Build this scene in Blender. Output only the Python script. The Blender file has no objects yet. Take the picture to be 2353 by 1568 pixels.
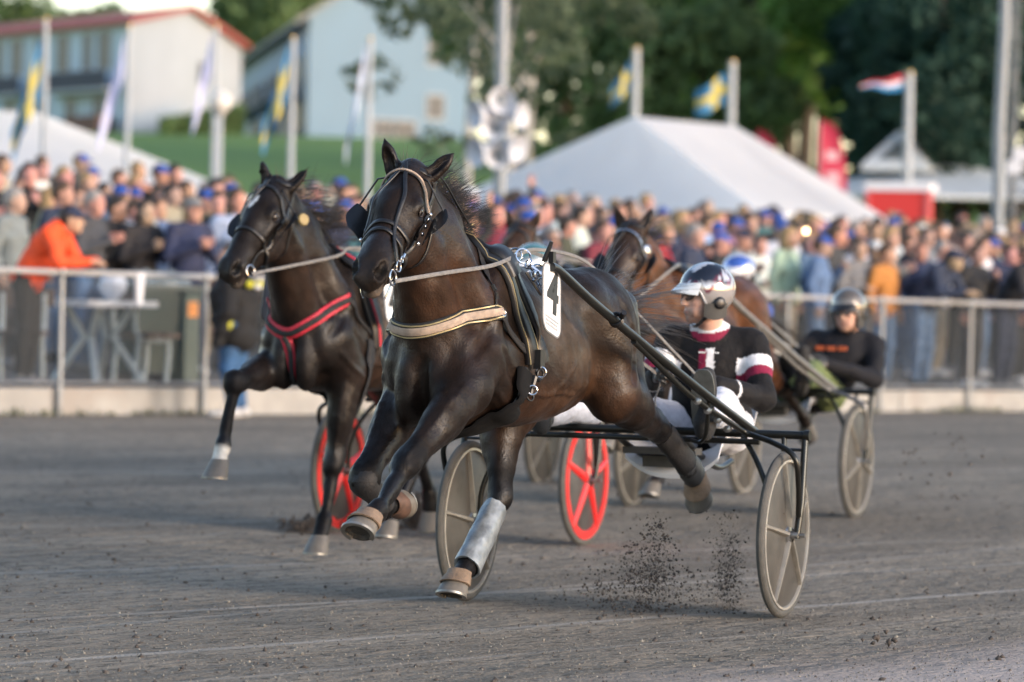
import bpy, bmesh, math, random
import numpy as np
from mathutils import Vector, Matrix, Euler

# ------------------------------------------------------------------ camera, sky, sun, exposure
SC = bpy.context.scene
COL = SC.collection
rnd = random.Random(11)
FPX = 2353*135/36.0
PIT, RHO, CH = math.radians(.87), math.radians(1.2), 1.42
_f = np.array([0, math.cos(PIT), -math.sin(PIT)])
_r0 = np.array([1., 0, 0]); _u0 = np.array([0, math.sin(PIT), math.cos(PIT)])
_R = math.cos(RHO)*_r0 + math.sin(RHO)*_u0
_U = -math.sin(RHO)*_r0 + math.cos(RHO)*_u0
CAMP = np.array([0, 0, CH])
cam = bpy.data.cameras.new('camera'); camo = bpy.data.objects.new('camera', cam); COL.objects.link(camo)
cam.lens = 135; cam.sensor_width = 36; cam.clip_start = .3; cam.clip_end = 2000
cam.dof.use_dof = True; cam.dof.focus_distance = 14.9; cam.dof.aperture_fstop = 2.5
m4 = Matrix(((_R[0], _U[0], -_f[0], 0), (_R[1], _U[1], -_f[1], 0), (_R[2], _U[2], -_f[2], CH), (0, 0, 0, 1)))
camo.matrix_world = m4
SC.camera = camo

SUN_EL, SUN_AZ = math.radians(14), math.radians(122)      # azimuth measured from +Y (view) towards +X (picture right)
w = bpy.data.worlds.new('World'); SC.world = w; w.use_nodes = True
nt = w.node_tree; nt.nodes.clear()
o_ = nt.nodes.new('ShaderNodeOutputWorld'); b_ = nt.nodes.new('ShaderNodeBackground'); s_ = nt.nodes.new('ShaderNodeTexSky')
s_.sky_type = 'NISHITA'; s_.sun_disc = False; s_.sun_elevation = SUN_EL; s_.sun_rotation = SUN_AZ
s_.air_density = 1.0; s_.dust_density = .7; s_.ozone_density = 2.0
b_.inputs[1].default_value = .15
tn = nt.nodes.new('ShaderNodeMix'); tn.data_type = 'RGBA'; tn.blend_type = 'MULTIPLY'; tn.inputs[0].default_value = 1.0; tn.inputs[7].default_value = (1.17, .985, .885, 1)   # white balance
nt.links.new(s_.outputs[0], tn.inputs[6]); nt.links.new(tn.outputs[2], b_.inputs[0]); nt.links.new(b_.outputs[0], o_.inputs[0])
sl = bpy.data.lights.new('sun', 'SUN'); slo = bpy.data.objects.new('sun', sl); COL.objects.link(slo)
sl.energy = 1.05; sl.angle = math.radians(16); sl.color = (1, .92, .84)
sd = Vector((math.sin(SUN_AZ)*math.cos(SUN_EL), math.cos(SUN_AZ)*math.cos(SUN_EL), math.sin(SUN_EL)))
slo.rotation_euler = sd.to_track_quat('Z', 'Y').to_euler(); slo.location = (20, -20, 30)
SC.view_settings.view_transform = 'Standard'; SC.view_settings.look = 'None'
SC.view_settings.exposure = 1.56; SC.view_settings.gamma = 1
SC.cycles.use_denoising = True
SC.cycles.max_bounces = 6; SC.cycles.transparent_max_bounces = 24


def ray(x, y): return _f + (x-1176.5)/FPX*_R - (y-784)/FPX*_U
def at(x, y, Y):
    d = ray(x, y); return CAMP + d*(Y/d[1])

# ------------------------------------------------------------------ tagging
def tag(o, label=None, cat=None, group=None, kind=None):
    if label: o['label'] = label
    if cat: o['category'] = cat
    if group: o['group'] = group
    if kind: o['kind'] = kind
    return o
def empty(name, loc=(0, 0, 0), rz=0, parent=None):
    o = bpy.data.objects.new(name, None); COL.objects.link(o); o.empty_display_size = .1
    o.location = loc; o.rotation_euler = (0, 0, rz)
    if parent: o.parent = parent
    return o
def thing(name, label, cat, loc=(0, 0, 0), rz=0, group=None):
    return tag(empty(name, loc, rz), label, cat, group)
KIDS = {}
def put(name, me, mat, parent=None, smooth=True, col=None):
    if mat is not None and len(me.materials) == 0:
        for m in (mat if isinstance(mat, (list, tuple)) else [mat]): me.materials.append(m)
    o = bpy.data.objects.new(name, me); COL.objects.link(o)
    if parent is not None: o.parent = parent; KIDS.setdefault(parent, []).append(o)
    if col is not None: o.color = (*col[:3], 1)
    return o
def copy_tree(o, parent=None):
    c = o.copy(); COL.objects.link(c)
    if parent is not None: c.parent = parent; KIDS.setdefault(parent, []).append(c)
    for ch in list(KIDS.get(o, [])): copy_tree(ch, c)
    return c

# ------------------------------------------------------------------ plain mesh building
class MB:
    def __init__(s): s.v = []; s.f = []; s.m = []; s.uv = None
    def add(s, vs, fs, mi=0):
        n = len(s.v); s.v += [tuple(float(q) for q in p) for p in vs]
        s.f += [tuple(n+i for i in f) for f in fs]; s.m += [mi]*len(fs); return s
    def box(s, c, d, rot=None, mi=0, bev=0.0):
        hx, hy, hz = d[0]/2, d[1]/2, d[2]/2
        P = [(x, y, z) for x in (-hx, hx) for y in (-hy, hy) for z in (-hz, hz)]
        if rot is not None: P = [tuple(rot @ Vector(p)) for p in P]
        P = [(p[0]+c[0], p[1]+c[1], p[2]+c[2]) for p in P]
        return s.add(P, [(0, 1, 3, 2), (4, 6, 7, 5), (0, 4, 5, 1), (2, 3, 7, 6), (0, 2, 6, 4), (1, 5, 7, 3)], mi)
    def tube(s, pts, r, n=10, mi=0, caps=True, closed=False, flat=1.0, upv=None):
        pts = [Vector(p) for p in pts]; N = len(pts)
        rs = r if isinstance(r, (list, tuple, np.ndarray)) else [r]*N
        ref = Vector(upv) if upv is not None else None
        base = len(s.v); prev = None
        for i, p in enumerate(pts):
            if closed: t = pts[(i+1) % N]-pts[i-1]
            else: t = pts[min(i+1, N-1)]-pts[max(i-1, 0)]
            if t.length < 1e-9: t = Vector((0, 0, 1))
            t.normalize()
            if ref is not None: a = ref - t*ref.dot(t)
            elif prev is None:
                a = t.cross(Vector((0, 0, 1)))
                if a.length < .05: a = t.cross(Vector((1, 0, 0)))
            else: a = prev - t*prev.dot(t)
            if a.length < 1e-6: a = t.orthogonal()
            a.normalize(); prev = a; b = t.cross(a)
            for k in range(n):
                q = 2*math.pi*k/n
                s.v.append(tuple(p + (a*math.cos(q)*flat + b*math.sin(q))*rs[i]))
        M = N if closed else N-1
        for i in range(M):
            j = (i+1) % N
            for k in range(n):
                l = (k+1) % n
                s.f.append((base+i*n+k, base+i*n+l, base+j*n+l, base+j*n+k)); s.m.append(mi)
        if caps and not closed:
            s.f.append(tuple(base+k for k in range(n))[::-1]); s.m.append(mi)
            s.f.append(tuple(base+(N-1)*n+k for k in range(n))); s.m.append(mi)
        return s
    def lathe(s, prof, n=24, c=(0, 0, 0), axis='z', mi=0, rot=None, a0=0, a1=2*math.pi):
        full = abs(a1-a0-2*math.pi) < 1e-6; base = len(s.v); M = n if full else n+1
        for r, z in prof:
            for k in range(M):
                q = a0+(a1-a0)*k/n; p = (r*math.cos(q), r*math.sin(q), z)
                if axis == 'y': p = (p[0], p[2], p[1])
                if axis == 'x': p = (p[2], p[0], p[1])
                if rot is not None: p = rot @ Vector(p)
                s.v.append((p[0]+c[0], p[1]+c[1], p[2]+c[2]))
        for i in range(len(prof)-1):
            for k in range(n):
                l = (k+1) % M
                s.f.append((base+i*M+k, base+i*M+l, base+(i+1)*M+l, base+(i+1)*M+k)); s.m.append(mi)
        return s
    def prism(s, poly, h0, h1, fn=lambda x, y, z: (x, y, z), mi=0):
        n = len(poly)
        vs = [fn(x, y, h0) for x, y in poly] + [fn(x, y, h1) for x, y in poly]
        fs = [tuple(range(n))[::-1], tuple(range(n, 2*n))] + [(i, (i+1) % n, n+(i+1) % n, n+i) for i in range(n)]
        return s.add(vs, fs, mi)
    def grid(s, fn, nu, nv, mi=0, closed_u=False):
        base = len(s.v)
        for j in range(nv+1):
            for i in range(nu if closed_u else nu+1): s.v.append(tuple(fn(i/nu, j/nv)))
        W = nu if closed_u else nu+1
        for j in range(nv):
            for i in range(nu):
                a = base+j*W+i; b = base+j*W+(i+1) % W
                s.f.append((a, b, b+W, a+W)); s.m.append(mi)
        return s
    def mesh(s, name='m', smooth=True, angle=None, recalc=True):
        me = bpy.data.meshes.new(name); me.from_pydata(s.v, [], s.f)
        if any(s.m): me.polygons.foreach_set('material_index', s.m)
        if recalc:
            bm = bmesh.new(); bm.from_mesh(me); bmesh.ops.recalc_face_normals(bm, faces=bm.faces); bm.to_mesh(me); bm.free()
        if smooth:
            me.polygons.foreach_set('use_smooth', [True]*len(me.polygons))
            me.set_sharp_from_angle(angle=math.radians(angle or 40))
        me.update(); return me
    def build(s, name, mat, parent=None, smooth=True, angle=None, col=None):
        return put(name, s.mesh(name, smooth, angle), mat, parent, col=col)

def lerp(a, b, t): return np.array(a)*(1-t)+np.array(b)*t
def catmull(P, n=8, closed=False):
    P = [np.array(p, float) for p in P]; out = []; N = len(P)
    rng = range(N) if closed else range(N-1)
    for i in rng:
        if closed: a, b, c, d = P[i-1], P[i], P[(i+1) % N], P[(i+2) % N]
        else: a, b, c, d = P[max(i-1, 0)], P[i], P[i+1], P[min(i+2, N-1)]
        for k in range(n):
            t = k/n
            out.append(.5*((2*b)+(-a+c)*t+(2*a-5*b+4*c-d)*t*t+(-a+3*b-3*c+d)*t**3))
    if not closed: out.append(P[-1])
    return out

# ------------------------------------------------------------------ implicit bodies: smooth unions of tapered limbs and ellipsoids
class SDF:
    def __init__(s, lo, hi, h):
        s.lo = np.array(lo, float); s.h = h; s.hi = np.array(hi, float)
        s.n = np.ceil((s.hi-s.lo)/h).astype(int)+1
        s.g = np.full(s.n, .5, np.float32)
        s.ax = [s.lo[i]+h*np.arange(s.n[i]) for i in range(3)]
    def _sl(s, lo, hi, pad):
        a = np.clip(np.floor((np.array(lo)-pad-s.lo)/s.h).astype(int), 0, s.n-1)
        b = np.clip(np.ceil((np.array(hi)+pad-s.lo)/s.h).astype(int)+1, 1, s.n)
        if np.any(b <= a): return None, None
        sl = tuple(slice(a[i], b[i]) for i in range(3))
        X, Y, Z = np.meshgrid(*[s.ax[i][sl[i]] for i in range(3)], indexing='ij', sparse=True)
        return sl, (X, Y, Z)
    def _mix(s, sl, d, k, sub):
        g = s.g[sl]
        if sub:
            h = np.clip(.5-.5*(g+d)/k, 0, 1); s.g[sl] = g*(1-h)+(-d)*h+k*h*(1-h)
        else:
            h = np.clip(.5+.5*(d-g)/k, 0, 1); s.g[sl] = d*(1-h)+g*h-k*h*(1-h)
    def cone(s, a, b, ra, rb, k=.03, sub=False, sy=1.0):
        """tapered limb; sy > 1 flattens it sideways (along y)"""
        a = np.array(a, float); b = np.array(b, float); R = max(ra, rb)
        sl, G = s._sl(np.minimum(a, b)-R, np.maximum(a, b)+R, k+3*s.h)
        if sl is None: return s
        S = (1, sy, 1)
        ba = (b-a)*S; pa = [(G[i]-a[i])*S[i] for i in range(3)]
        L = float(ba@ba)+1e-12
        t = np.clip((pa[0]*ba[0]+pa[1]*ba[1]+pa[2]*ba[2])/L, 0, 1)
        d = np.sqrt((pa[0]-t*ba[0])**2+(pa[1]-t*ba[1])**2+(pa[2]-t*ba[2])**2)-(ra+(rb-ra)*t)
        s._mix(sl, d.astype(np.float32), k, sub); return s
    def chain(s, pts, rs, k=.03, sy=1.0):
        for i in range(len(pts)-1): s.cone(pts[i], pts[i+1], rs[i], rs[i+1], k, sy=sy)
        return s
    def ell(s, c, r, k=.03, ax=None, up=None, sub=False):
        """ellipsoid; ax = direction of its first radius, up = rough direction of its third"""
        c = np.array(c, float); r = np.array(r, float); R = float(r.max())
        if ax is None: E = np.eye(3); ext = r
        else:
            e0 = np.array(ax, float); e0 /= np.linalg.norm(e0)
            u = np.array(up if up is not None else (0, 0, 1), float); e2 = u-e0*(u@e0); e2 /= np.linalg.norm(e2)
            e1 = np.cross(e2, e0); E = np.array([e0, e1, e2]); ext = np.full(3, R)
        sl, G = s._sl(c-ext, c+ext, k+3*s.h)
        if sl is None: return s
        q = [G[i]-c[i] for i in range(3)]
        l = [(q[0]*E[j][0]+q[1]*E[j][1]+q[2]*E[j][2]) for j in range(3)]
        k0 = np.sqrt((l[0]/r[0])**2+(l[1]/r[1])**2+(l[2]/r[2])**2)
        k1 = np.sqrt((l[0]/r[0]**2)**2+(l[1]/r[1]**2)**2+(l[2]/r[2]**2)**2)+1e-9
        d = np.where(k0 < .05, -r.min(), k0*(k0-1)/k1)
        s._mix(sl, d.astype(np.float32), k, sub); return s
    def both(s, fn):
        fn(1); fn(-1); return s
    def cut(s, axis, val, keep_above=True):
        ax = s.ax[axis]; sh = [1, 1, 1]; sh[axis] = len(ax); a = ax.reshape(sh)
        d = (val-a) if keep_above else (a-val)
        s.g = np.maximum(s.g, d.astype(np.float32)); return s
    def noise(s, amp, scale, seed=0, zr=None):
        r = np.random.RandomState(seed); w = 0
        X, Y, Z = np.meshgrid(*s.ax, indexing='ij', sparse=True)
        for i in range(7):
            d = r.normal(size=3); d = d/np.linalg.norm(d)/scale*(.6+.9*r.rand())
            w = w+np.sin((X*d[0]+Y*d[1]+Z*d[2])*6.28+r.rand()*6.28)
        m = np.abs(s.g) < .06
        s.g = np.where(m, s.g+(amp*w/2.2).astype(np.float32), s.g); return s
    def sample(s, P):
        P = np.atleast_2d(np.asarray(P, float)); q = (P-s.lo)/s.h
        i = np.clip(np.floor(q).astype(int), 0, s.n-2); f = np.clip(q-i, 0, 1); o = 0
        for a in (0, 1):
            for b in (0, 1):
                for c in (0, 1):
                    wgt = (f[:, 0] if a else 1-f[:, 0])*(f[:, 1] if b else 1-f[:, 1])*(f[:, 2] if c else 1-f[:, 2])
                    o = o+wgt*s.g[i[:, 0]+a, i[:, 1]+b, i[:, 2]+c]
        return o
    def grad(s, P):
        P = np.atleast_2d(np.asarray(P, float)); e = s.h*1.2
        g = np.stack([s.sample(P+np.eye(3)[i]*e)-s.sample(P-np.eye(3)[i]*e) for i in range(3)], 1)
        return g/(np.linalg.norm(g, axis=1, keepdims=True)+1e-9)
    def snap(s, P, off=0., it=14):
        P = np.atleast_2d(np.asarray(P, float)).copy()
        for _ in range(it):
            P -= s.grad(P)*np.clip(s.sample(P)-off, -.04, .04)[:, None]*.8
        return P
    def polygonise(s, name='body', colfn=None, smooth_it=1):
        g = s.g; ins = g < 0
        c = [ins[a:ins.shape[0]-1+a, b:ins.shape[1]-1+b, d:ins.shape[2]-1+d] for a in (0, 1) for b in (0, 1) for d in (0, 1)]
        cnt = sum(x.astype(np.int8) for x in c); act = (cnt > 0) & (cnt < 8)
        idx = np.argwhere(act); N = len(idx)
        vid = np.full(act.shape, -1, np.int32); vid[act] = np.arange(N)
        off = np.array([(a, b, d) for a in (0, 1) for b in (0, 1) for d in (0, 1)])
        val = np.stack([g[idx[:, 0]+o[0], idx[:, 1]+o[1], idx[:, 2]+o[2]] for o in off], 1)
        S = np.zeros((N, 3)); W = np.zeros(N)
        for i in range(8):
            for j in range(i+1, 8):
                if np.abs(off[i]-off[j]).sum() != 1: continue
                va, vb = val[:, i], val[:, j]; m = (va < 0) != (vb < 0)
                t = np.where(m, va/(va-vb+1e-12), 0)
                S += np.where(m[:, None], off[i]+(off[j]-off[i])*t[:, None], 0); W += m
        V = s.lo+(idx+S/np.maximum(W, 1)[:, None])*s.h
        F = []
        for axx in range(3):
            sa = [slice(None)]*3; sb = [slice(None)]*3; sa[axx] = slice(0, -1); sb[axx] = slice(1, None)
            A = ins[tuple(sa)]; B = ins[tuple(sb)]; e = np.argwhere(A != B)
            u, v = (axx+1) % 3, (axx+2) % 3
            e = e[(e[:, u] > 0) & (e[:, v] > 0) & (e[:, u] < ins.shape[u]-1) & (e[:, v] < ins.shape[v]-1)]
            if len(e) == 0: continue
            fl = A[e[:, 0], e[:, 1], e[:, 2]]
            q = []
            for du, dv in ((-1, -1), (0, -1), (0, 0), (-1, 0)):
                p = e.copy(); p[:, u] += du; p[:, v] += dv; q.append(vid[p[:, 0], p[:, 1], p[:, 2]])
            q = np.stack(q, 1); q[~fl] = q[~fl][:, ::-1]; F.append(q)
        F = np.concatenate(F); F = F[(F >= 0).all(1)]
        return V, F

def np_mesh(name, V, F, colfn=None, mats=None, smooth=True):
    me = bpy.data.meshes.new(name); n, k = F.shape
    me.vertices.add(len(V)); me.vertices.foreach_set('co', np.asarray(V, np.float32).ravel())
    me.loops.add(n*k); me.loops.foreach_set('vertex_index', F.astype(np.int32).ravel())
    me.polygons.add(n); me.polygons.foreach_set('loop_start', np.arange(0, n*k, k, dtype=np.int32))
    me.polygons.foreach_set('loop_total', np.full(n, k, np.int32))
    if smooth: me.polygons.foreach_set('use_smooth', np.ones(n, bool))
    if colfn is not None:
        c = colfn(np.asarray(V)); a = me.color_attributes.new('coat', 'FLOAT_COLOR', 'POINT')
        a.data.foreach_set('color', np.concatenate([c, np.ones((len(c), 1))], 1).astype(np.float32).ravel())
    me.update(calc_edges=True); me.validate(); return me
def sdf_mesh(s, name, colfn=None):
    V, F = s.polygonise(); return np_mesh(name, V, F, colfn)

def smooth_path(P, it, closed=False):
    P = np.array(P, float)
    for _ in range(it):
        Q = P.copy()
        if closed: Q = .5*P+.25*(np.roll(P, 1, 0)+np.roll(P, -1, 0))
        else: Q[1:-1] = .5*P[1:-1]+.25*(P[:-2]+P[2:])
        P = Q
    return P

def ribbon(mb, P, Nn, w, t, closed=False, mi=0):
    """strap: flat bar of width w and thickness t along P, its face turned to Nn; slightly rounded section"""
    P = np.asarray(P); n = len(P); T = np.roll(P, -1, 0)-np.roll(P, 1, 0)
    if not closed: T[0] = P[1]-P[0]; T[-1] = P[-1]-P[-2]
    T /= np.linalg.norm(T, axis=1, keepdims=True)+1e-9
    Nn = Nn-T*(Nn*T).sum(1, keepdims=True); Nn /= np.linalg.norm(Nn, axis=1, keepdims=True)+1e-9
    B = np.cross(T, Nn); ww = w if np.ndim(w) else np.full(n, w)
    sec = [(-.5, 0), (-.5, .6), (-.4, 1), (.4, 1), (.5, .6), (.5, 0)]
    base = len(mb.v); k = len(sec)
    for i in range(n):
        for x, y in sec: mb.v.append(tuple(P[i]+B[i]*x*ww[i]+Nn[i]*y*t))
    for i in range(n if closed else n-1):
        j = (i+1) % n
        for q in range(k):
            r = (q+1) % k; mb.f.append((base+i*k+q, base+i*k+r, base+j*k+r, base+j*k+q)); mb.m.append(mi)
    if not closed:
        mb.f.append(tuple(base+q for q in range(k))); mb.f.append(tuple(base+(n-1)*k+q for q in range(k))[::-1]); mb.m += [mi, mi]
    return mb

def strap(mb, s, pts, w, t=.005, off=.002, n=8, closed=False, relax=2, mi=0, it=10):
    """a strap laid on the body s along the control points"""
    P = np.array(catmull(pts, n, closed)); P = s.snap(P, off, it)
    for _ in range(relax):
        P = smooth_path(P, 2, closed); d = s.sample(P); g = s.grad(P)
        P = P+g*np.clip(off-d, 0, .03)[:, None]
    return ribbon(mb, P, s.grad(P), w, t, closed, mi)

def strands(mb, roots, dirs, length, r=.0022, seg=7, wave=.03, droop=.1, spread=.2, seed=1, mi=0, wind=(0, 0, 0), lock=9):
    q = random.Random(seed)
    for k_, (p0, d0) in enumerate(zip(roots, dirs)):
        if k_ % lock == 0:                                  # hair hangs together in locks
            ld = np.array([q.gauss(0, spread) for _ in range(3)]); LL_ = length*(.55+.6*q.random()); lp = np.array(p0, float); ph = q.random()*6.28; sw = np.array([q.gauss(0, 1) for _ in range(3)])
        stray = 1.0 if q.random() < .12 else .22
        d = np.array(d0, float)+ld+np.array([q.gauss(0, spread*stray) for _ in range(3)]); d /= np.linalg.norm(d)
        L = LL_*(.8+.3*q.random()); p = np.array(p0, float)*.35+lp*.65; P = [p.copy()]
        for i in range(seg):
            d = d+np.array([0, 0, -droop/seg])+np.array(wind)/seg+sw*wave*math.sin(ph+i*1.7); d /= np.linalg.norm(d)
            p = p+d*L/seg; P.append(p.copy())
        mb.tube(P, [r*(1-.75*i/seg) for i in range(seg+1)], 3, mi, caps=False)
    return mb

# ------------------------------------------------------------------ materials
_M = {}
def _nodes(name):
    m = bpy.data.materials.new(name); m.use_nodes = True; nt = m.node_tree
    return m, nt, nt.nodes['Principled BSDF']
def mat(name, col, rough=.6, metal=0., var=.12, vs=30., bump=0., bs=80., spec=.5, coat=0., sheen=0., alpha=1., trans=0., obj=False, vc=False, stretch=None, emis=None, var2=None):
    """principled colour with uneven tone and fine relief; obj: colour from the object, vc: from the painted coat"""
    if name in _M: return _M[name]
    m, nt, B = _nodes(name); L = nt.links.new; N = nt.nodes.new
    tc = N('ShaderNodeTexCoord'); src = tc.outputs['Object']
    if stretch:
        mp = N('ShaderNodeMapping'); mp.inputs['Scale'].default_value = stretch; L(src, mp.inputs[0]); src = mp.outputs[0]
    nz = N('ShaderNodeTexNoise'); nz.inputs['Scale'].default_value = vs; nz.inputs['Detail'].default_value = 4; L(src, nz.inputs[0])
    if obj: oi = N('ShaderNodeObjectInfo'); c = oi.outputs['Color']
    elif vc: va = N('ShaderNodeAttribute'); va.attribute_name = 'coat'; c = va.outputs['Color']
    else: rgb = N('ShaderNodeRGB'); rgb.outputs[0].default_value = (*col, 1); c = rgb.outputs[0]
    mr = N('ShaderNodeMapRange'); mr.inputs[1].default_value = .3; mr.inputs[2].default_value = .7
    mr.inputs[3].default_value = 1-var; mr.inputs[4].default_value = 1+var; L(nz.outputs[0], mr.inputs[0])
    mx = N('ShaderNodeMix'); mx.data_type = 'RGBA'; mx.blend_type = 'MULTIPLY'; mx.inputs[0].default_value = 1
    L(c, mx.inputs[6]); cc = N('ShaderNodeCombineColor')
    for i in range(3): L(mr.outputs[0], cc.inputs[i])
    L(cc.outputs[0], mx.inputs[7]); outc = mx.outputs[2]
    if var2:
        n2 = N('ShaderNodeTexNoise'); n2.inputs['Scale'].default_value = var2[1]; n2.inputs['Detail'].default_value = 3; L(src, n2.inputs[0])
        r2 = N('ShaderNodeMapRange'); r2.inputs[1].default_value = var2[2]; r2.inputs[2].default_value = var2[2]+.14; L(n2.outputs[0], r2.inputs[0])
        m2 = N('ShaderNodeMix'); m2.data_type = 'RGBA'; L(r2.outputs[0], m2.inputs[0]); L(outc, m2.inputs[6]); m2.inputs[7].default_value = (*var2[0], 1); outc = m2.outputs[2]
    L(outc, B.inputs['Base Color'])
    B.inputs['Roughness'].default_value = rough; B.inputs['Metallic'].default_value = metal
    B.inputs['Specular IOR Level'].default_value = spec; B.inputs['Coat Weight'].default_value = coat
    B.inputs['Sheen Weight'].default_value = sheen; B.inputs['Alpha'].default_value = alpha
    B.inputs['Transmission Weight'].default_value = trans
    rr = N('ShaderNodeMapRange'); rr.inputs[3].default_value = rough*.82; rr.inputs[4].default_value = min(1, rough*1.18); L(nz.outputs[0], rr.inputs[0]); L(rr.outputs[0], B.inputs['Roughness'])
    if emis: B.inputs['Emission Color'].default_value = (*emis[0], 1); B.inputs['Emission Strength'].default_value = emis[1]
    if bump:
        nb = N('ShaderNodeTexNoise'); nb.inputs['Scale'].default_value = bs; nb.inputs['Detail'].default_value = 5; L(src, nb.inputs[0])
        bp = N('ShaderNodeBump'); bp.inputs['Strength'].default_value = bump; bp.inputs['Distance'].default_value = .02; L(nb.outputs[0], bp.inputs['Height']); L(bp.outputs[0], B.inputs['Normal'])
    _M[name] = m; return m

# ------------------------------------------------------------------ the ground: track, apron, grass slope
FA, FB = at(0, 955, 34.6), at(2353, 945, 47.4)
FE = (FB-FA)[:2]; FL = float(np.linalg.norm(FE)); FE = FE/FL; FN = np.array([-FE[1], FE[0]])
def fence_xy(a, d=0.): p = FA[:2]+FE*a+FN*d; return p
def fence_ad(x, y): q0, q1 = x-FA[0], y-FA[1]; return q0*FE[0]+q1*FE[1], q0*FN[0]+q1*FN[1]
def base_z(a): return FA[2]+(FB[2]-FA[2])*np.clip(a/FL, -.8, 1.8)
def sms(t): t = np.clip(t, 0, 1); return t*t*(3-2*t)
def ground_z(x, y):
    a, d = fence_ad(x, y); b = base_z(a)
    zt = b*sms((d+14)/14)
    zb = b+.23+.068*np.clip(d, 0, 17)+8.9*sms((y-72)/175)*sms((40-x)/60+.4)
    return np.where(d < .08, zt, zb)
def sheet(name, a0, a1, na, d0, d1, nd, m, dz=0., pw=1.0):
    mb = MB()
    def fn(u, v):
        p = fence_xy(a0+(a1-a0)*u, d0+(d1-d0)*v**pw); return (p[0], p[1], float(ground_z(p[0], p[1]))+dz)
    mb.grid(fn, na, nd); o = mb.build(name, m); o['kind'] = 'structure'; return o
def dirt_material():
    m, nt, B = _nodes('track_dirt'); L = nt.links.new; N = nt.nodes.new
    tc = N('ShaderNodeTexCoord'); mp = N('ShaderNodeMapping'); mp.inputs['Rotation'].default_value = (0, 0, -math.atan2(FE[1], FE[0])); L(tc.outputs['Object'], mp.inputs[0])
    def noise(sc, scale, det=5, src=None):
        m2 = N('ShaderNodeMapping'); m2.inputs['Scale'].default_value = sc; L(src or mp.outputs[0], m2.inputs[0])
        n = N('ShaderNodeTexNoise'); n.inputs['Scale'].default_value = scale; n.inputs['Detail'].default_value = det; L(m2.outputs[0], n.inputs[0]); return n.outputs[0]
    def rng(v, a, b, c=0., d=1.): r = N('ShaderNodeMapRange'); r.inputs[1].default_value = a; r.inputs[2].default_value = b; r.inputs[3].default_value = c; r.inputs[4].default_value = d; L(v, r.inputs[0]); return r.outputs[0]
    def mixc(f, a, b):
        x = N('ShaderNodeMix'); x.data_type = 'RGBA'; L(f, x.inputs[0])
        for i, c in ((6, a), (7, b)):
            if isinstance(c, tuple): x.inputs[i].default_value = (*c, 1)
            else: L(c, x.inputs[i])
        return x.outputs[2]
    def op(o, a, b=None):
        x = N('ShaderNodeMath'); x.operation = o; L(a, x.inputs[0])
        if isinstance(b, (int, float)): x.inputs[1].default_value = b
        elif b is not None: L(b, x.inputs[1])
        return x.outputs[0]
    c = mixc(rng(noise((.16, 1, 1), 1.1), .35, .65), (.180, .148, .113), (.305, .256, .198))
    c = mixc(rng(noise((.3, 1, 1), 9, 6), .45, .72), c, (.140, .118, .092))
    c = mixc(rng(noise((.42, 1, 1), 26, 5), .53, .66), c, (.078, .066, .053))
    c = mixc(rng(noise((.6, 1, 1), 75, 3), .56, .72), c, (.37, .335, .29))
    # pale wheel and harrow lines along the track
    wob = noise((.12, .12, 1), 2.0, 2)
    sx = N('ShaderNodeSeparateXYZ'); L(mp.outputs[0], sx.inputs[0]); yy = op('ADD', sx.outputs[1], op('MULTIPLY', wob, .55))
    def line(c0, mslope, x0, wd, amt, k):
        nonlocal c
        dd = op('ABSOLUTE', op('SUBTRACT', op('ADD', sx.outputs[1], op('MULTIPLY', op('SUBTRACT', wob, .5), .16)), op('ADD', op('MULTIPLY', op('SUBTRACT', sx.outputs[0], x0), mslope), c0)))
        dd = op('ADD', dd, op('MULTIPLY', op('SUBTRACT', noise((.5, 1, 1), 22, 4), .5), .05))
        f = op('MULTIPLY', rng(dd, wd, wd*.35), rng(noise((.25, 1, 1), 2.5+.7*k, 4), .30, .58, amt*.25, amt)); c = mixc(f, c, (.37, .33, .285))
    for k, (c0, ms, x0, wd, am) in enumerate(((13.5, -.19, 12, .05, .7), (11.6, -.10, 11.5, .05, .85), (11.33, .06, 11, .038, .8), (10.24, -.055, 12, .05, .95), (18.8, -.3, 18, .10, .55), (15.6, -.15, 14, .06, .4), (9.45, -.04, 12, .03, .5), (12.35, -.1, 13, .03, .45), (21.5, -.2, 20, .10, .4))): line(c0, ms, x0, wd, am, k)
    ey = rng(op('ADD', sx.outputs[1], op('MULTIPLY', noise((.25, 1, 1), 2.5, 6), .9)), 9.35, 8.45)
    c = mixc(op('MULTIPLY', ey, .75), c, (.50, .42, .385))
    L(c, B.inputs['Base Color']); B.inputs['Roughness'].default_value = .93; B.inputs['Specular IOR Level'].default_value = .25
    h = op('ADD', op('MULTIPLY', noise((.5, 1, 1), 22, 6), 1.0), op('MULTIPLY', noise((.7, 1, 1), 70, 4), .6))
    vo = N('ShaderNodeTexVoronoi'); vo.inputs['Scale'].default_value = 13; vm = N('ShaderNodeMapping'); vm.inputs['Scale'].default_value = (.6, 1, 1); L(mp.outputs[0], vm.inputs[0]); vd = N('ShaderNodeMix'); vd.data_type = 'RGBA'; vd.inputs[0].default_value = .12; L(vm.outputs[0], vd.inputs[6]); nn_ = N('ShaderNodeTexNoise'); nn_.inputs['Scale'].default_value = 6; L(mp.outputs[0], nn_.inputs[0]); L(nn_.outputs[1], vd.inputs[7]); L(vd.outputs[2], vo.inputs[0])
    h = op('ADD', h, op('MULTIPLY', op('MULTIPLY', vo.outputs[0], rng(noise((.3, 1, 1), 1.6, 3), .45, .6)), -1.1))
    h = op('ADD', h, op('MULTIPLY', noise((.25, 1, 1), 5, 3), 1.6))
    bp = N('ShaderNodeBump'); bp.inputs['Strength'].default_value = .9; bp.inputs['Distance'].default_value = .045; L(h, bp.inputs['Height']); L(bp.outputs[0], B.inputs['Normal'])
    return m
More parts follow.
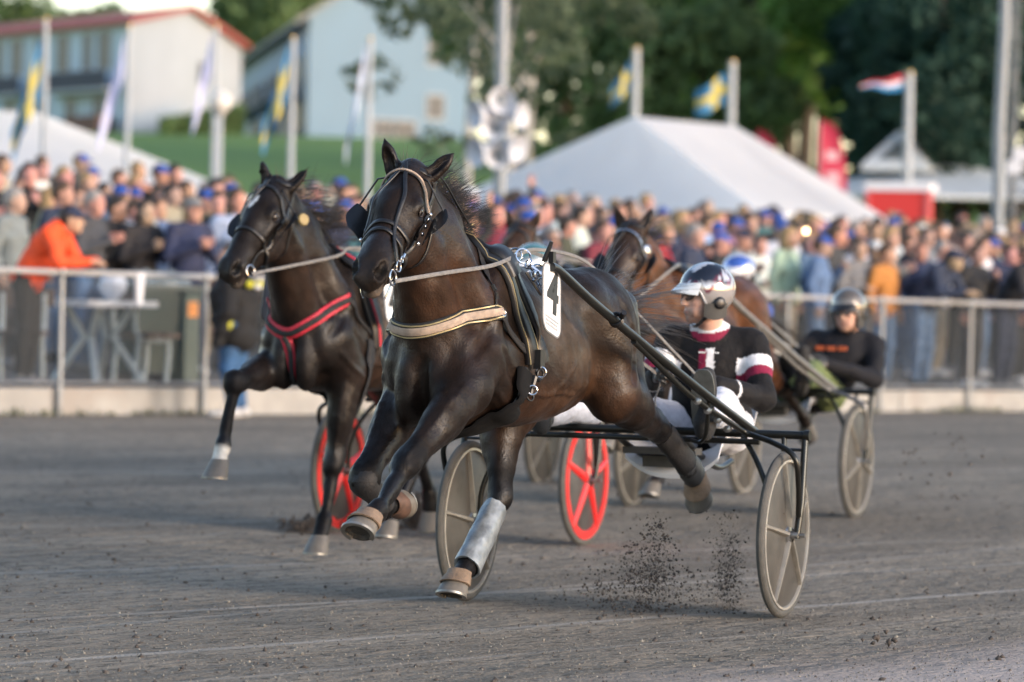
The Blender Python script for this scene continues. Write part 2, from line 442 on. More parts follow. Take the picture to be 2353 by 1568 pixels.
_t = -math.atan2(FE[1], FE[0])
def along(x, y): return math.cos(_t)*x-math.sin(_t)*y, math.sin(_t)*x+math.cos(_t)*y
EDGE_Y = along(1.45, 14.4)[1]
DIRT = dirt_material()
ASPH = mat('grey_asphalt', (.10, .098, .10), .9, var=.2, vs=3, bump=.3, bs=60)
GRASS = mat('mown_grass', (.145, .25, .028), .9, var=.2, vs=.6, bump=.4, bs=9, var2=((.118, .212, .025), .25, .5))
CONC = mat('pale_concrete', (.34, .325, .30), .9, var=.16, vs=3, bump=.2, bs=40, var2=((.30, .27, .24), 1.3, .56))
sheet('track', -60, 70, 90, -45, .06, 60, DIRT)
sheet('apron', -40, 70, 60, .05, 30, 24, ASPH, 0)
def hill():
    mb = MB()
    def fn(u, v):
        y = 52+(460-52)*v**1.4; x = (-130+280*u)*(.35+.65*v)+0; z = float(ground_z(x, y))-.02*(1-v); return (x, y, z+.012 if y > 66 else z-.15)
    mb.grid(fn, 60, 60); o = mb.build('grass_slope', GRASS); o['kind'] = 'structure'
hill()
# kerb of concrete blocks under the fence
kerb = MB()
nblk = 13; w_ = 2.9; a_ = -9.0; segs = []
ke = tag(empty('kerb'), kind='structure')
KB = None
for i in range(nblk):
    a0 = a_+i*w_; p0 = fence_xy(a0+.012, .02); p1 = fence_xy(a0+w_-.012, .02); mb = MB(); N8 = FN
    z0, z1 = float(base_z(a0)), float(base_z(a0+w_)); vs = []
    for p, z in ((p0, z0), (p1, z1)):
        for dd, hz in ((0, -.15), (0, .235), (.015, .25), (.135, .25), (.15, .235), (.15, -.15)): q = p+FN*dd; vs.append((q[0], q[1], z+hz))
    mb.add(vs, [(k, (k+1) % 6, 6+(k+1) % 6, 6+k) for k in range(6)]+[(5, 4, 3, 2, 1, 0), (6, 7, 8, 9, 10, 11)]); mb.build('kerb_block', CONC, ke, smooth=False)

# ------------------------------------------------------------------ trackside fence
GALV = mat('galvanised_steel', (.29, .30, .31), .45, .55, var=.12, vs=6)
def netting():
    m, nt, B = _nodes('dark_netting'); N = nt.nodes.new; L = nt.links.new
    tc = N('ShaderNodeTexCoord'); mp = N('ShaderNodeMapping'); mp.inputs['Rotation'].default_value = (0, 0, _t); L(tc.outputs['Object'], mp.inputs[0]); sx = N('ShaderNodeSeparateXYZ'); L(mp.outputs[0], sx.inputs[0]); o = []
    for i in (0, 2):
        a = N('ShaderNodeMath'); a.operation = 'MULTIPLY'; a.inputs[1].default_value = 70.; L(sx.outputs[i], a.inputs[0]); b = N('ShaderNodeMath'); b.operation = 'FRACT'; L(a.outputs[0], b.inputs[0])
        c = N('ShaderNodeMath'); c.operation = 'LESS_THAN'; c.inputs[1].default_value = .15; L(b.outputs[0], c.inputs[0]); o.append(c.outputs[0])
    mx = N('ShaderNodeMath'); mx.operation = 'MAXIMUM'; L(o[0], mx.inputs[0]); L(o[1], mx.inputs[1]); L(mx.outputs[0], B.inputs['Alpha'])
    B.inputs['Base Color'].default_value = (.045, .055, .062, 1); B.inputs['Roughness'].default_value = .6; return m
NET = netting()
fence = thing('fence', 'long grey steel pipe fence with dark netting along the concrete kerb', 'fence', (0, 0, 0))
mb = MB(); mb.tube([(*fence_xy(a, -.02), float(base_z(a))+1.31) for a in np.linspace(-9, 28, 30)], .028, 12); mb.build('rail', mat('pale_rail', (.37, .365, .36), .5, .2, var=.1, vs=3), fence)
mb = MB(); mb.tube([(*fence_xy(a, -.02), float(base_z(a))+.30) for a in np.linspace(-9, 28, 30)], .012, 8); mb.build('lower_wire', GALV, fence)
k = 0; a = -8.0; hp_ = []
A0 = None
def a_at(px):                                           # distance along the fence of a picture column, at the ground
    lo_, hi_ = -10., 40.
    for _ in range(50):
        m_ = (lo_+hi_)/2; p = fence_xy(m_); v = np.array([p[0], p[1], float(base_z(m_))])-CAMP; x = 1176.5+FPX*(v@_R)/(v@_f)
        if x < px: lo_ = m_
        else: hi_ = m_
    return lo_
a1 = a_at(130); sp = a_at(462)-a1
for i in range(-5, 16):
    a = a1+i*sp; p = fence_xy(a, -.035); z = float(base_z(a)); mb = MB()
    mb.tube([(p[0], p[1], z-.05), (p[0], p[1], z+1.285)], .026, 12); po = mb.build('post', GALV, fence)
    mb = MB(); mb.lathe([(.0001, .052), (.035, .050), (.042, .02), (.042, -.02), (.035, -.03)], 12, (p[0], p[1], z+1.30)); mb.build('rail_clamp', GALV, po)
for i in range(-5, 15):
    a = a1+i*sp; mb = MB(); q0, q1 = fence_xy(a+.05, .0), fence_xy(a+sp-.05, .0); z0, z1 = float(base_z(a)), float(base_z(a+sp))
    mb.add([(*q0, z0+.27), (*q1, z1+.27), (*q1, z1+1.24), (*q0, z0+1.24)], [(0, 1, 2, 3)]); mb.build('netting', NET, fence, smooth=False)

# ------------------------------------------------------------------ horses
def unit(a): a = np.array(a, float); return a/np.linalg.norm(a)
class Horse: pass
def horse_sdf(P, h, lo=(-.75, -.5, .1), hi=(3.4, .5, 2.12)):
    A = lambda *a: np.array(a, float)
    S = SDF(lo, hi, h); S.J = P
    dx = P.get('dx', 0.)                                   # moves the trunk along
    T = lambda x, y, z: A(x+dx, y, z)
    # trunk
    S.ell(T(1.66, 0, 1.145), (.60, .250, .305), .05)
    S.ell(T(1.28, 0, 1.105), (.52, .242, .255), .09)
    S.ell(T(2.00, 0, 1.13), (.36, .172, .280), .08)
    S.cone(T(1.85, 0, 1.33), T(.98, 0, 1.315), .155, .17, .08)
    S.cone(T(2.00, 0, 1.46), T(1.62, 0, 1.44), .075, .07, .10)
    for s in (1, -1):
        S.ell(T(.78, s*.105, 1.275), (.33, .165, .215), .06, ax=(1, 0, .12))            # croup
        S.ell(T(.585, s*.13, 1.13), (.155, .125, .27), .03, ax=(1, 0, .15)); S.cone(T(.54, s*.15, 1.32), T(.62, s*.20, .98), .075, .085, .018)              # buttock
        S.ell(T(1.00, s*.155, 1.33), (.10, .07, .08), .08)                               # point of hip
        S.ell(T(1.95, s*.112, 1.30), (.30, .078, .17), .028, ax=(.75, s*.1, -.65))         # shoulder blade
        S.ell(T(2.21, s*.116, 1.11), (.125, .088, .145), .03)                               # point of shoulder
        S.ell(T(1.97, s*.162, 1.07), (.22, .074, .14), .028, ax=(.8, 0, .6))             # triceps
        S.ell(T(2.29, s*.060, 1.03), (.10, .066, .17), .022, ax=(1, 0, .1))             # breast
        for i in range(4):                                                              # ribs barely showing
            x = 1.50-.09*i
            S.cone(T(x+.02, s*.218, 1.18), T(x-.05, s*.224, 1.02), .02, .016, .06)
    S.cone(T(.62, 0, 1.33), T(.47, 0, 1.27), .06, .045, .06)                              # dock
    S.ell(T(.98, 0, .99), (.2, .12, .09), .08)
    # neck
    pl = P['poll']; nb = P.get('neckbase', T(2.10, 0, 1.27)); mid = .5*(pl+nb)
    S.cone(nb, nb+(pl-nb)*.55+A(.01, 0, 0), .200, .124, .09, sy=1.36)
    S.cone(nb+(pl-nb)*.5, pl+A(-.02, 0, -.06), .132, .088, .07, sy=1.2)
    wi = T(1.95, 0, 1.46); cr = nb+(pl-nb)*.52+A(-.125, 0, .085)
    S.chain([wi, cr, pl+A(-.035, 0, .005)], [.08, .075, .062], .08, sy=1.2)                # crest
    th = nb+(pl-nb)*.62+A(.115, 0, -.06)
    S.chain([T(2.24, 0, 1.16), th, pl+A(.06, 0, -.17)], [.12, .075, .07], .06)
    for s in (1, -1):
        S.chain([T(2.26, s*.08, 1.17), th+A(-.035, s*.062, 0), pl+A(.03, s*.075, -.16)], [.06, .036, .03], .03)     # neck muscle
        S.cone(T(2.12, s*.13, 1.30), nb+(pl-nb)*.6+A(-.05, s*.06, .03), .09, .05, .06)
    # head
    d = unit(P['nose']-pl); l = unit(P.get('headleft', (0, 1, 0))); l = unit(l-d*(l@d)); n = np.cross(d, l)
    if n[0] < 0: n = -n
    H = lambda t, f, s: pl+d*t+n*f+l*s
    S.Hd = H; S.hax = (d, l, n)
    e = lambda t, f, s, r, k=.03, sub=False: S.ell(H(t, f, s), r, k, ax=d, up=n, sub=sub)
    e(.07, -.045, 0, (.125, .082, .09)); e(.17, -.045, 0, (.15, .086, .088)); e(.12, .01, 0, (.13, .07, .05))
    S.cone(H(.18, .0, 0), H(.50, -.008, 0), .060, .040, .04, sy=1.0)
    S.cone(H(.22, -.055, 0), H(.50, -.050, 0), .070, .050, .05)
    for s in (1, -1):
        e(.215, -.115, s*.050, (.125, .042, .105), .03)                      # cheek
        e(.172, .004, s*.080, (.044, .024, .026), .02)                      # brow over the eye
        S.cone(H(.2, -.04, s*.082), H(.37, -.045, s*.048), .020, .013, .03)   # face ridge
        S.cone(H(.30, -.03, s*.035), H(.52, -.02, s*.034), .022, .030, .03)
        e(.535, -.014, s*.038, (.055, .030, .034), .03)                      # nostril wing
    S.cone(H(.27, -.165, 0), H(.50, -.098, 0), .044, .030, .05)
    e(.545, -.042, 0, (.058, .050, .050), .03)                                 # muzzle
    e(.54, -.100, 0, (.046, .038, .030), .015)                               # lower lip and chin
    for s in (1, -1):
        e(.556, -.010, s*.054, (.025, .026, .021), .008, True); e(.532, .003, s*.056, (.028, .015, .010), .010, True)                # nostril
        e(.188, -.016, s*.104, (.026, .016, .019), .010, True)                 # eye socket
        e(.56, -.078, s*.040, (.065, .03, .0045), .006, True)                 # mouth line
        e(.30, -.085, s*.082, (.10, .022, .022), .04, True)                   # hollow above the jaw edge
    for s in (1, -1):
        ed = unit(P['ear'][0 if s > 0 else 1]); b = H(-.005, -.03, s*.055)
        fr = unit(n*1.0+l*s*.3+np.array([0, 0, .0])); fr = unit(fr-ed*(fr@ed)); si = np.cross(ed, fr)
        S.ell(b+ed*.026, (.05, .029, .030), .02, ax=ed, up=fr)
        S.ell(b+ed*.074, (.074, .032, .024), .02, ax=ed, up=fr)
        S.cone(b+ed*.10, b+ed*.172, .021, .003, .02)
        S.ell(b+ed*.085+fr*.025, (.060, .018, .025), .008, ax=ed, up=fr, sub=True)
    # legs
    for nm, s in (('LF', 1), ('RF', -1)):
        q = P[nm]; el, kn, fe, co = q['elbow'], q['knee'], q['fet'], q['cor']
        sh = T(2.15, s*.132, 1.12)
        S.chain([sh, el], [.112, .094], .06)
        ax = unit(kn-el); S.cone(el, kn, .096, .042, .05, sy=1.1); S.ell(kn-ax*.025, (.075, .050, .052), .03, ax=ax, up=(0, 1, 0))
        pe = unit(np.cross(ax, (0, 1, 0)));
        if pe[0] < 0: pe = -pe
        S.ell(el+(kn-el)*.30+pe*.022+A(0, s*.02, 0), (.17, .062, .072), .03, ax=ax, up=pe)
        S.ell(el+(kn-el)*.33-pe*.035, (.16, .05, .055), .02, ax=ax, up=pe)
        S.cone(el+(kn-el)*.30-pe*.055+A(0, s*.02, 0), el+(kn-el)*.92-pe*.036+A(0, s*.012, 0), .030, .016, .014)
        S.cone(el+(kn-el)*.22+pe*.055, el+(kn-el)*.95+pe*.034, .030, .014, .014)
        S.cone(el+(kn-el)*.2+A(0, s*.05, 0), el+(kn-el)*.75+A(0, s*.02, 0), .035, .022, .02)
        leg_end(S, kn, fe, co, pe, .050, s)
    for nm, s in (('LH', 1), ('RH', -1)):
        q = P[nm]; st, hk, fe, co = q['stifle'], q['hock'], q['fet'], q['cor']
        hip = T(.80, s*.15, 1.20)
        S.chain([hip, st], [.185, .125], .07, sy=1.15)
        S.cone(T(.60, s*.14, 1.08), st+(hk-st)*.35, .12, .085, .06, sy=1.1)
        ax = unit(hk-st); S.cone(st, hk, .108, .048, .05, sy=1.1)
        bk = unit(q.get('back', (-1, 0, -.2))); bk = unit(bk-ax*(bk@ax))
        S.ell(st+(hk-st)*.28+A(0, s*.03, 0), (.18, .07, .085), .03, ax=ax, up=bk)
        S.cone(st+(hk-st)*.35+bk*.055, hk+bk*.058-ax*.05, .05, .019, .03)                  # Achilles cord
        S.cone(hk+bk*.058-ax*.055, hk+bk*.028+unit(fe-hk)*.06, .024, .022, .02)             # point of hock
        S.ell(hk, (.070, .052, .052), .025, ax=ax, up=bk); S.cone(st+(hk-st)*.2-bk*.05, hk-bk*.028, .045, .022, .02)
        leg_end(S, hk, fe, co, -bk, .046, s, True)
    if h < .012:                                            # furrows between the muscles and raised veins
        def furrow(pts, r=.016, k=.03, off=.010):
            Q = S.snap(catmull(pts, 4), off)
            for i in range(len(Q)-1): S.cone(Q[i], Q[i+1], r, r, k, sub=True)
        def vein(pts, r=.0085, k=.014, off=-.004):
            Q = S.snap(catmull(pts, 4), off)
            for i in range(len(Q)-1): S.cone(Q[i], Q[i+1], r, r, k)
        for s in (1, -1):
            D = lambda x, y, z: (x+dx, s*y, z)
            furrow([D(1.99, .12, 1.47), D(2.10, .17, 1.34), D(2.20, .20, 1.22), D(2.27, .16, 1.14)], .014)
            furrow([D(1.74, .20, 1.38), D(1.74, .24, 1.22), D(1.80, .25, 1.06), D(1.92, .24, .95)], .013)
            furrow([D(2.12, .24, 1.16), D(2.04, .25, 1.10), D(1.96, .25, 1.02)], .010)
            furrow([D(.86, .24, 1.34), D(.80, .28, 1.18), D(.82, .28, 1.02)], .012)
            furrow([D(.66, .20, 1.38), D(.66, .26, 1.20), D(.70, .25, 1.02)], .011)
            furrow([D(2.36, .012, 1.12), D(2.38, .008, 1.02), D(2.34, .006, .92)], .010) if s > 0 else None
            vein([D(1.80, .25, .98), D(1.62, .26, .95), D(1.44, .24, .97), D(1.25, .22, .96)]); vein([D(1.55, .26, .96), D(1.45, .27, 1.04), D(1.36, .26, 1.10)], .007)
            vein([D(2.22, .2, 1.06), D(2.12, .24, .98), D(2.02, .25, .93)], .008)
            vein([tuple(H(.24, -.06, s*.085)), tuple(H(.31, -.045, s*.07)), tuple(H(.38, -.05, s*.06)), tuple(H(.45, -.03, s*.05))], .006, .01)
            q_ = P['LF' if s > 0 else 'RF']; vein([tuple(lerp(q_['elbow'], q_['knee'], t)+A(.06, s*(.03-.01*t), .02)) for t in (.1, .4, .7, .95)], .008)
    S.noise(P.get('rough', .0028)*.8, .19, 3); S.noise(P.get('rough', .0028)*.22, .06, 8)
    return S
def leg_end(S, kn, fe, co, fwd, rk, s, hind=False):
    ax = unit(fe-kn); fwd = unit(fwd-ax*(np.dot(fwd, ax)))
    if not hind:
        S.ell(kn+fwd*.008, (.064, .051, .050), .022, ax=ax, up=fwd); S.ell(kn+ax*.035+fwd*.012, (.02, .046, .03), .02, ax=ax, up=fwd)
        S.cone(kn-fwd*.034+ax*-.02, kn-fwd*.03+ax*.03, .02, .018, .02)
    S.cone(kn+ax*.03, fe-ax*.02, .032, .027, .022)
    S.cone(kn-fwd*.028+ax*.05, fe-fwd*.026, .020, .021, .015)                                # flexor tendon
    S.ell(fe-fwd*.006, (.042, .036, .042), .02, ax=ax, up=fwd)
    S.cone(fe-fwd*.028, fe-fwd*.03+ax*.02, .022, .018, .02)                                  # ergot tuft
    S.cone(fe, co, .034, .042, .02)

def hoof_mesh(co, tip, side, name, length=.115):
    """hoof: from the coronet down to the sole, with toe and heels, the sole hollow and an iron shoe"""
    ax = unit(tip-co); lat = unit(np.array(side)-ax*np.dot(side, ax)); fr = np.cross(lat, ax); fr = unit(fr)
    return ax, lat, fr
def add_hoof(parent, co, toe, down, mats, boot=None, sc=1.0, fine=True):
    """toe: horizontal-ish direction of the toe, down: direction from coronet to sole"""
    dn = unit(down); to = unit(np.array(toe)-dn*np.dot(toe, dn)); la = np.cross(dn, to)
    mb = MB(); n = 20
    def ring(hh, r, shift):
        out = []
        for k in range(n):
            a = 2*math.pi*k/n; c, s = math.cos(a), math.sin(a)
            rr = r*(1.0 if c > -.5 else .93)
            out.append(co+dn*hh*sc+to*(c*rr*1.06+shift)*sc+la*s*rr*sc)
        return out
    rings = [ring(-.012, .042, -.004), ring(.012, .049, .006), ring(.05, .057, .026), ring(.080, .062, .042)]
    for rg in rings: mb.v += [tuple(p) for p in rg]
    for i in range(3):
        for k in range(n): l = (k+1) % n; mb.f.append((i*n+k, i*n+l, i*n+n+l, i*n+n+k)); mb.m.append(0)
    b = len(mb.v); mb.v += [tuple(p) for p in ring(.080, .050, .040)]+[tuple(p) for p in ring(.068, .040, .038)]
    for k in range(n):
        l = (k+1) % n; mb.f += [(3*n+k, 3*n+l, b+l, b+k), (b+k, b+l, b+n+l, b+n+k)]; mb.m += [1, 1]
    mb.f.append(tuple(b+n+k for k in range(n))); mb.m.append(1)
    mb.f.append(tuple(range(n))[::-1]); mb.m.append(0)
    ho = mb.build('hoof', [mats['hoof'], mats['sole']], parent, angle=50)
    if fine:
        sh = MB(); N = 18; base = 0
        for k in range(N+1):
            a = -2.35+4.7*k/N; c, s = math.cos(a), math.sin(a)
            for rr, hh in ((.063, .079), (.063, .088), (.047, .088), (.047, .079)):
                sh.v.append(tuple(co+dn*hh*sc+to*(c*rr*1.06+.042)*sc+la*s*rr*sc))
        for k in range(N):
            for q in range(4): r_ = (q+1) % 4; sh.f.append((k*4+q, k*4+r_, k*4+4+r_, k*4+4+q)); sh.m.append(0)
        sh.f += [(0, 1, 2, 3), (N*4, N*4+3, N*4+2, N*4+1)]; sh.m += [0, 0]
        sh.build('horseshoe', mats['iron'], ho, angle=30)
    if boot:
        bb = MB()
        R = [ring(-.034, .043, -.012), ring(-.030, .049, -.010), ring(-.014, .050, -.006), ring(.004, .057, .006), ring(.030, .063, .020), ring(.033, .058, .020)]
        for rg in R: bb.v += [tuple(p) for p in rg]
        for i in range(5):
            for k in range(n): l = (k+1) % n; bb.f.append((i*n+k, i*n+l, i*n+n+l, i*n+n+k)); bb.m.append(0)
        bb.build('bell_boot', boot, parent, angle=60)
    return ho

def tube_boot(mb, a, b, ra, rb, S, fwd, n=20, rings=9, wob=.0015, seed=0):
    """wrapped guard round a leg"""
    a = np.array(a); b = np.array(b); ax = unit(b-a); fw = unit(np.array(fwd)-ax*np.dot(fwd, ax)); la = np.cross(ax, fw); q = random.Random(seed)
    base = len(mb.v); prof = [(-.01, .86)]+[(i/(rings-1), 1) for i in range(rings)]+[(1.01, .84)]
    for t, sc in prof:
        r = (ra+(rb-ra)*t)*sc; tt = min(max(t, 0), 1)
        for k in range(n):
            an = 2*math.pi*k/n; rr = r*(1+.05*math.cos(an*2))+q.gauss(0, wob)
            mb.v.append(tuple(a+(b-a)*tt+fw*(math.cos(an)*rr*1.15-.012)+la*math.sin(an)*rr))
    for i in range(len(prof)-1):
        for k in range(n): l = (k+1) % n; mb.f.append((base+i*n+k, base+i*n+l, base+(i+1)*n+l, base+(i+1)*n+k)); mb.m.append(0)
    return mb

def coat_fn(P, c):
    """coat colour by place: body, darker points, paler muzzle, warmer flank and neck, white marks"""
    body, dark, warm, muz = [np.array(c[k]) for k in ('body', 'dark', 'warm', 'muzzle')]
    def fn(V):
        out = np.tile(body, (len(V), 1)).astype(float)
        def mix(w, colr): nonlocal out; w = np.clip(w, 0, 1)[:, None]; out = out*(1-w)+np.array(colr)*w
        wob = .5+.5*np.sin(V[:, 0]*9+2*np.sin(V[:, 2]*7))*np.sin(V[:, 2]*11+V[:, 1]*8)
        mix(np.exp(-((V[:, 0]-1.45)/.42)**2-((V[:, 2]-.92)/.16)**2)*.9, warm)
        mix(np.exp(-((V[:, 0]-.95)/.16)**2-((V[:, 2]-1.0)/.2)**2)*.8, warm)
        mix(np.exp(-((V[:, 0]-2.3)/.25)**2-((V[:, 2]-1.4)/.2)**2)*c.get('neck', .8), warm)
        mix(np.exp(-((V[:, 0]-1.45)/.35)**2-((V[:, 2]-1.25)/.16)**2)*.75*wob, c.get('dust', warm)); mix(np.exp(-((V[:, 0]-1.25)/.25)**2-((V[:, 2]-1.15)/.16)**2)*.6*(1-wob), c.get('dust', warm))
        for nm in ('LF', 'RF', 'LH', 'RH'):
            q = P[nm]; k = q.get('knee', q.get('hock')); up = q.get('elbow', q.get('stifle'))
            for a, b, r in ((up*.4+k*.6, k, .1), (k, q['fet'], .1), (q['fet'], q['cor'], .09)):
                t = np.clip(((V-a)@(b-a))/((b-a)@(b-a)), 0, 1); dd = np.linalg.norm(V-a-t[:, None]*(b-a), axis=1)
                w = np.clip((r+.03-dd)/.04, 0, 1)*(t if a is not k and r == .1 and b is k else 1)
                mix(w, dark)
            if nm in c.get('sock', ()):
                a, b = q['fet'], q['cor']; t = np.clip(((V-a)@(b-a))/((b-a)@(b-a)), 0, 1); dd = np.linalg.norm(V-a-t[:, None]*(b-a), axis=1)
                mix(np.clip((.075-dd)/.02, 0, 1)*np.clip(t*3, 0, 1), (.55, .53, .48))
        d = unit(P['nose']-P['poll']); t = (V-P['poll'])@d; hd = np.linalg.norm(V-P['poll']-np.clip(t, 0, .6)[:, None]*d, axis=1) < .24
        isH = hd & (V[:, 0] > P['poll'][0]-.05)
        mix(np.where(isH, np.clip((t-.40)/.14, 0, 1)*.8, 0), muz)
        l = unit(P.get('headleft', (0, 1, 0))); l = unit(l-d*(l@d)); n = np.cross(d, l); n = n if n[0] > 0 else -n
        R = V-P['poll']; tt, ff, ss = R@d, R@n, R@l
        if 'face' in c: mix(np.where(isH & (ff > -.10), .9, 0), c['face'])
        for s in (1, -1):
            mix(np.where(isH, np.exp(-(((tt-.550)/.030)**4+((ff+.008)/.022)**4+((ss-s*.048)/.024)**4))*1.5, 0), (.003, .0025, .0025))
            mix(np.where(isH, np.exp(-(((tt-.188)/.04)**2+((ff+.03)/.03)**2+((ss-s*.09)/.03)**2))*.8, 0), dark)
        mix(np.where(isH, np.exp(-((tt-.56)/.08)**2-((ff+.078)/.006)**2)*.9, 0), (.008, .006, .006)); mix(np.where(isH, np.exp(-((tt-.57)/.05)**2-((ff+.10)/.018)**2)*.6, 0), (.12, .095, .075))
        for (t0, s0, rt, rs) in c.get('star', ()):
            mix(np.where(isH & (ff > -.05), np.clip((1-((tt-t0+.5*(ss-s0))/rt)**2-((ss-s0)/rs)**2)*4, 0, 1), 0), (.62, .6, .58))
        return out
    return fn

A_ = lambda *a: np.array(a, float)
HOOF = dict(hoof=mat('hoof', (.125, .112, .095), .55, var=.25, vs=25, stretch=(1, 1, .2)), sole=mat('hoof_sole', (.05, .045, .04), .9, var=.4, bump=.5),
            iron=mat('iron', (.25, .24, .22), .45, .8, var=.3))
COAT = mat('horse_coat', (0, 0, 0), .37, var=.45, vs=17, bump=.17, bs=130, spec=.27, sheen=.0, vc=True, stretch=(.35, 1, .7))
_n = COAT.node_tree; _B = _n.nodes['Principled BSDF']; _t1 = _n.nodes.new('ShaderNodeTexNoise'); _t1.inputs['Scale'].default_value = 5.5; _t1.inputs['Detail'].default_value = 6; _tc = _n.nodes.new('ShaderNodeTexCoord'); _n.links.new(_tc.outputs['Object'], _t1.inputs[0])
_mr = _n.nodes.new('ShaderNodeMapRange'); _mr.inputs[1].default_value = .36; _mr.inputs[2].default_value = .64; _mr.inputs[3].default_value = .33; _mr.inputs[4].default_value = .64; _n.links.new(_t1.outputs[0], _mr.inputs[0]); _n.links.new(_mr.outputs[0], _B.inputs['Roughness'])
_sp = _n.nodes.new('ShaderNodeMapRange'); _sp.inputs[1].default_value = .36; _sp.inputs[2].default_value = .64; _sp.inputs[3].default_value = .31; _sp.inputs[4].default_value = .12; _n.links.new(_t1.outputs[0], _sp.inputs[0]); _n.links.new(_sp.outputs[0], _B.inputs['Specular IOR Level'])
BROWN = dict(body=(.0090, .0056, .0043), dark=(.0045, .004, .0045), warm=(.040, .018, .0085), muzzle=(.014, .011, .0095), dust=(.105, .078, .056))
P1 = dict(poll=A_(2.47, -.025, 1.812), nose=A_(2.895, -.005, 1.45), headleft=(-.14, 1, 0), ear=(A_(-.30, .62, .72), A_(.12, -.28, 1)), rough=.003,
    LF=dict(elbow=A_(2.28, .150, 1.01), knee=A_(2.75, .10, .735), fet=A_(2.985, .095, .585), cor=A_(3.07, .09, .55)),
    RF=dict(elbow=A_(2.14, -.140, .96), knee=A_(2.50, -.17, .67), fet=A_(2.335, -.150, .55), cor=A_(2.26, -.150, .565)),
    RH=dict(stifle=A_(1.04, -.17, .94), hock=A_(1.22, -.11, .55), fet=A_(1.535, -.13, .275), cor=A_(1.62, -.13, .235), back=(-.8, 0, -.6)),
    LH=dict(stifle=A_(.80, .22, .97), hock=A_(.29, .25, .80), fet=A_(-.02, .30, .61), cor=A_(-.10, .30, .565), back=(-.35, 0, 1)))

# ------------------------------------------------------------------ harness
BLACK = mat('black_leather', (.008, .008, .009), .38, var=.2, vs=60, bump=.08, bs=300, spec=.5)
WEB = mat('black_webbing', (.009, .009, .0105), .7, var=.2, vs=80, bump=.3, bs=400)
GIRTHM = mat('girth_neoprene', (.0045, .0045, .005), .85, var=.2, spec=.2)
CHROME = mat('chrome', (.72, .73, .75), .14, 1.0, var=.06)
BRASS = mat('brass', (.36, .28, .14), .28, 1.0, var=.1)
GOLD = mat('gold_piping', (.40, .33, .18), .45, .3, var=.15)
CREAM = mat('cream_felt', (.36, .28, .22), .85, var=.22, vs=40, bump=.2, bs=300)
REIN = mat('grey_rein', (.15, .145, .14), .6, var=.25, vs=50, bump=.2, bs=300)
WHITE = mat('white_plastic', (.62, .64, .66), .45, var=.05)
INK = mat('black_print', (.012, .012, .012), .5, var=.05)
SMALLINK = mat('grey_print', (.33, .34, .36), .5, var=.05)
RED = mat('red_webbing', (.42, .016, .035), .6, var=.2, vs=60, bump=.2, bs=300)
EYE = mat('dark_eye', (.006, .004, .003), .06, var=.1, spec=.8, coat=.6)

def ring(mb, c, r, t, normal, n=20, m=8, mi=0):
    nn = Vector(normal).normalized(); a = nn.orthogonal().normalized(); b = nn.cross(a)
    return mb.tube([Vector(c)+a*r*math.cos(2*math.pi*i/n)+b*r*math.sin(2*math.pi*i/n) for i in range(n)], t, m, mi, closed=True)
def text_mesh(body, size, depth, mat_, name, parent, M, shear=0, bold=True):
    cu = bpy.data.curves.new(name, 'FONT'); cu.body = body; cu.size = size; cu.extrude = depth; cu.align_x = 'CENTER'; cu.align_y = 'CENTER'
    cu.offset = size*.022 if bold else 0; cu.shear = shear; cu.resolution_u = 4
    t = bpy.data.objects.new('tmp', cu); COL.objects.link(t); bpy.context.view_layer.update()
    me = bpy.data.meshes.new_from_object(t.evaluated_get(bpy.context.evaluated_depsgraph_get())); bpy.data.objects.remove(t)
    me.transform(M); me.materials.clear(); return put(name, me, mat_, parent)
def plate_frame(c, right, up):
    r = Vector(right).normalized(); u = Vector(up); u = (u-r*u.dot(r)).normalized(); n = r.cross(u)
    return Matrix(((r.x, u.x, n.x, c[0]), (r.y, u.y, n.y, c[1]), (r.z, u.z, n.z, c[2]), (0, 0, 0, 1)))
def round_poly(w, h, r, n=5, cut=None):
    P = []
    for cx, cy, a0 in ((w/2-r, h/2-r, 0), (-w/2+r, h/2-r, 90), (-w/2+r, -h/2+r, 180), (w/2-r, -h/2+r, 270)):
        for i in range(n+1): a = math.radians(a0+90*i/n); P.append((cx+r*math.cos(a), cy+r*math.sin(a)))
    return P
def girth_ring(S, x0, slope, z0, n=40, a0=-math.pi, a1=math.pi, off=.004):
    """points of the body surface in the leaning plane x = x0 + slope*(z-z0)"""
    out = []
    for i in range(n+1):
        a = a0+(a1-a0)*i/n; lo_, hi_ = .04, .55
        ts = np.linspace(.04, .5, 70); pz = 1.16+ts*np.sin(a); py = ts*np.cos(a); px = x0+slope*(pz-z0)
        d = S.sample(np.stack([px, py, pz], 1)); k = np.argmax(d > off) if np.any(d > off) else 69
        t0, t1 = ts[max(k-1, 0)], ts[k]; d0, d1 = d[max(k-1, 0)], d[k]
        t = t0+(t1-t0)*np.clip((off-d0)/(d1-d0+1e-9), 0, 1)
        out.append((x0+slope*(t*math.sin(a)+1.16-z0), t*math.cos(a), 1.16+t*math.sin(a)))
    return np.array(out)
def eyes(S, parent):
    d, l, n = S.hax
    for s in (1, -1):
        mb = MB(); c = S.Hd(.186, -.012, s*.0835); mb.lathe([(.0235*math.sin(a), .0235*math.cos(a)) for a in np.linspace(0, math.pi, 10)], 14, c)
        e = mb.build('eye', EYE, parent)
        lid = MB()
        for sg, th in ((1, .004), (-1, .003)):
            lid.tube([S.Hd(.186+.023*math.cos(a), -.012+sg*.0145*math.sin(a), s*(.1010+.003*math.sin(a))) for a in np.linspace(0, math.pi, 9)], [.002]+[th]*7+[.002], 6)
        lid.build('eyelid', LIDM, e)
LIDM = mat('eyelid', (.030, .021, .016), .45, var=.1)

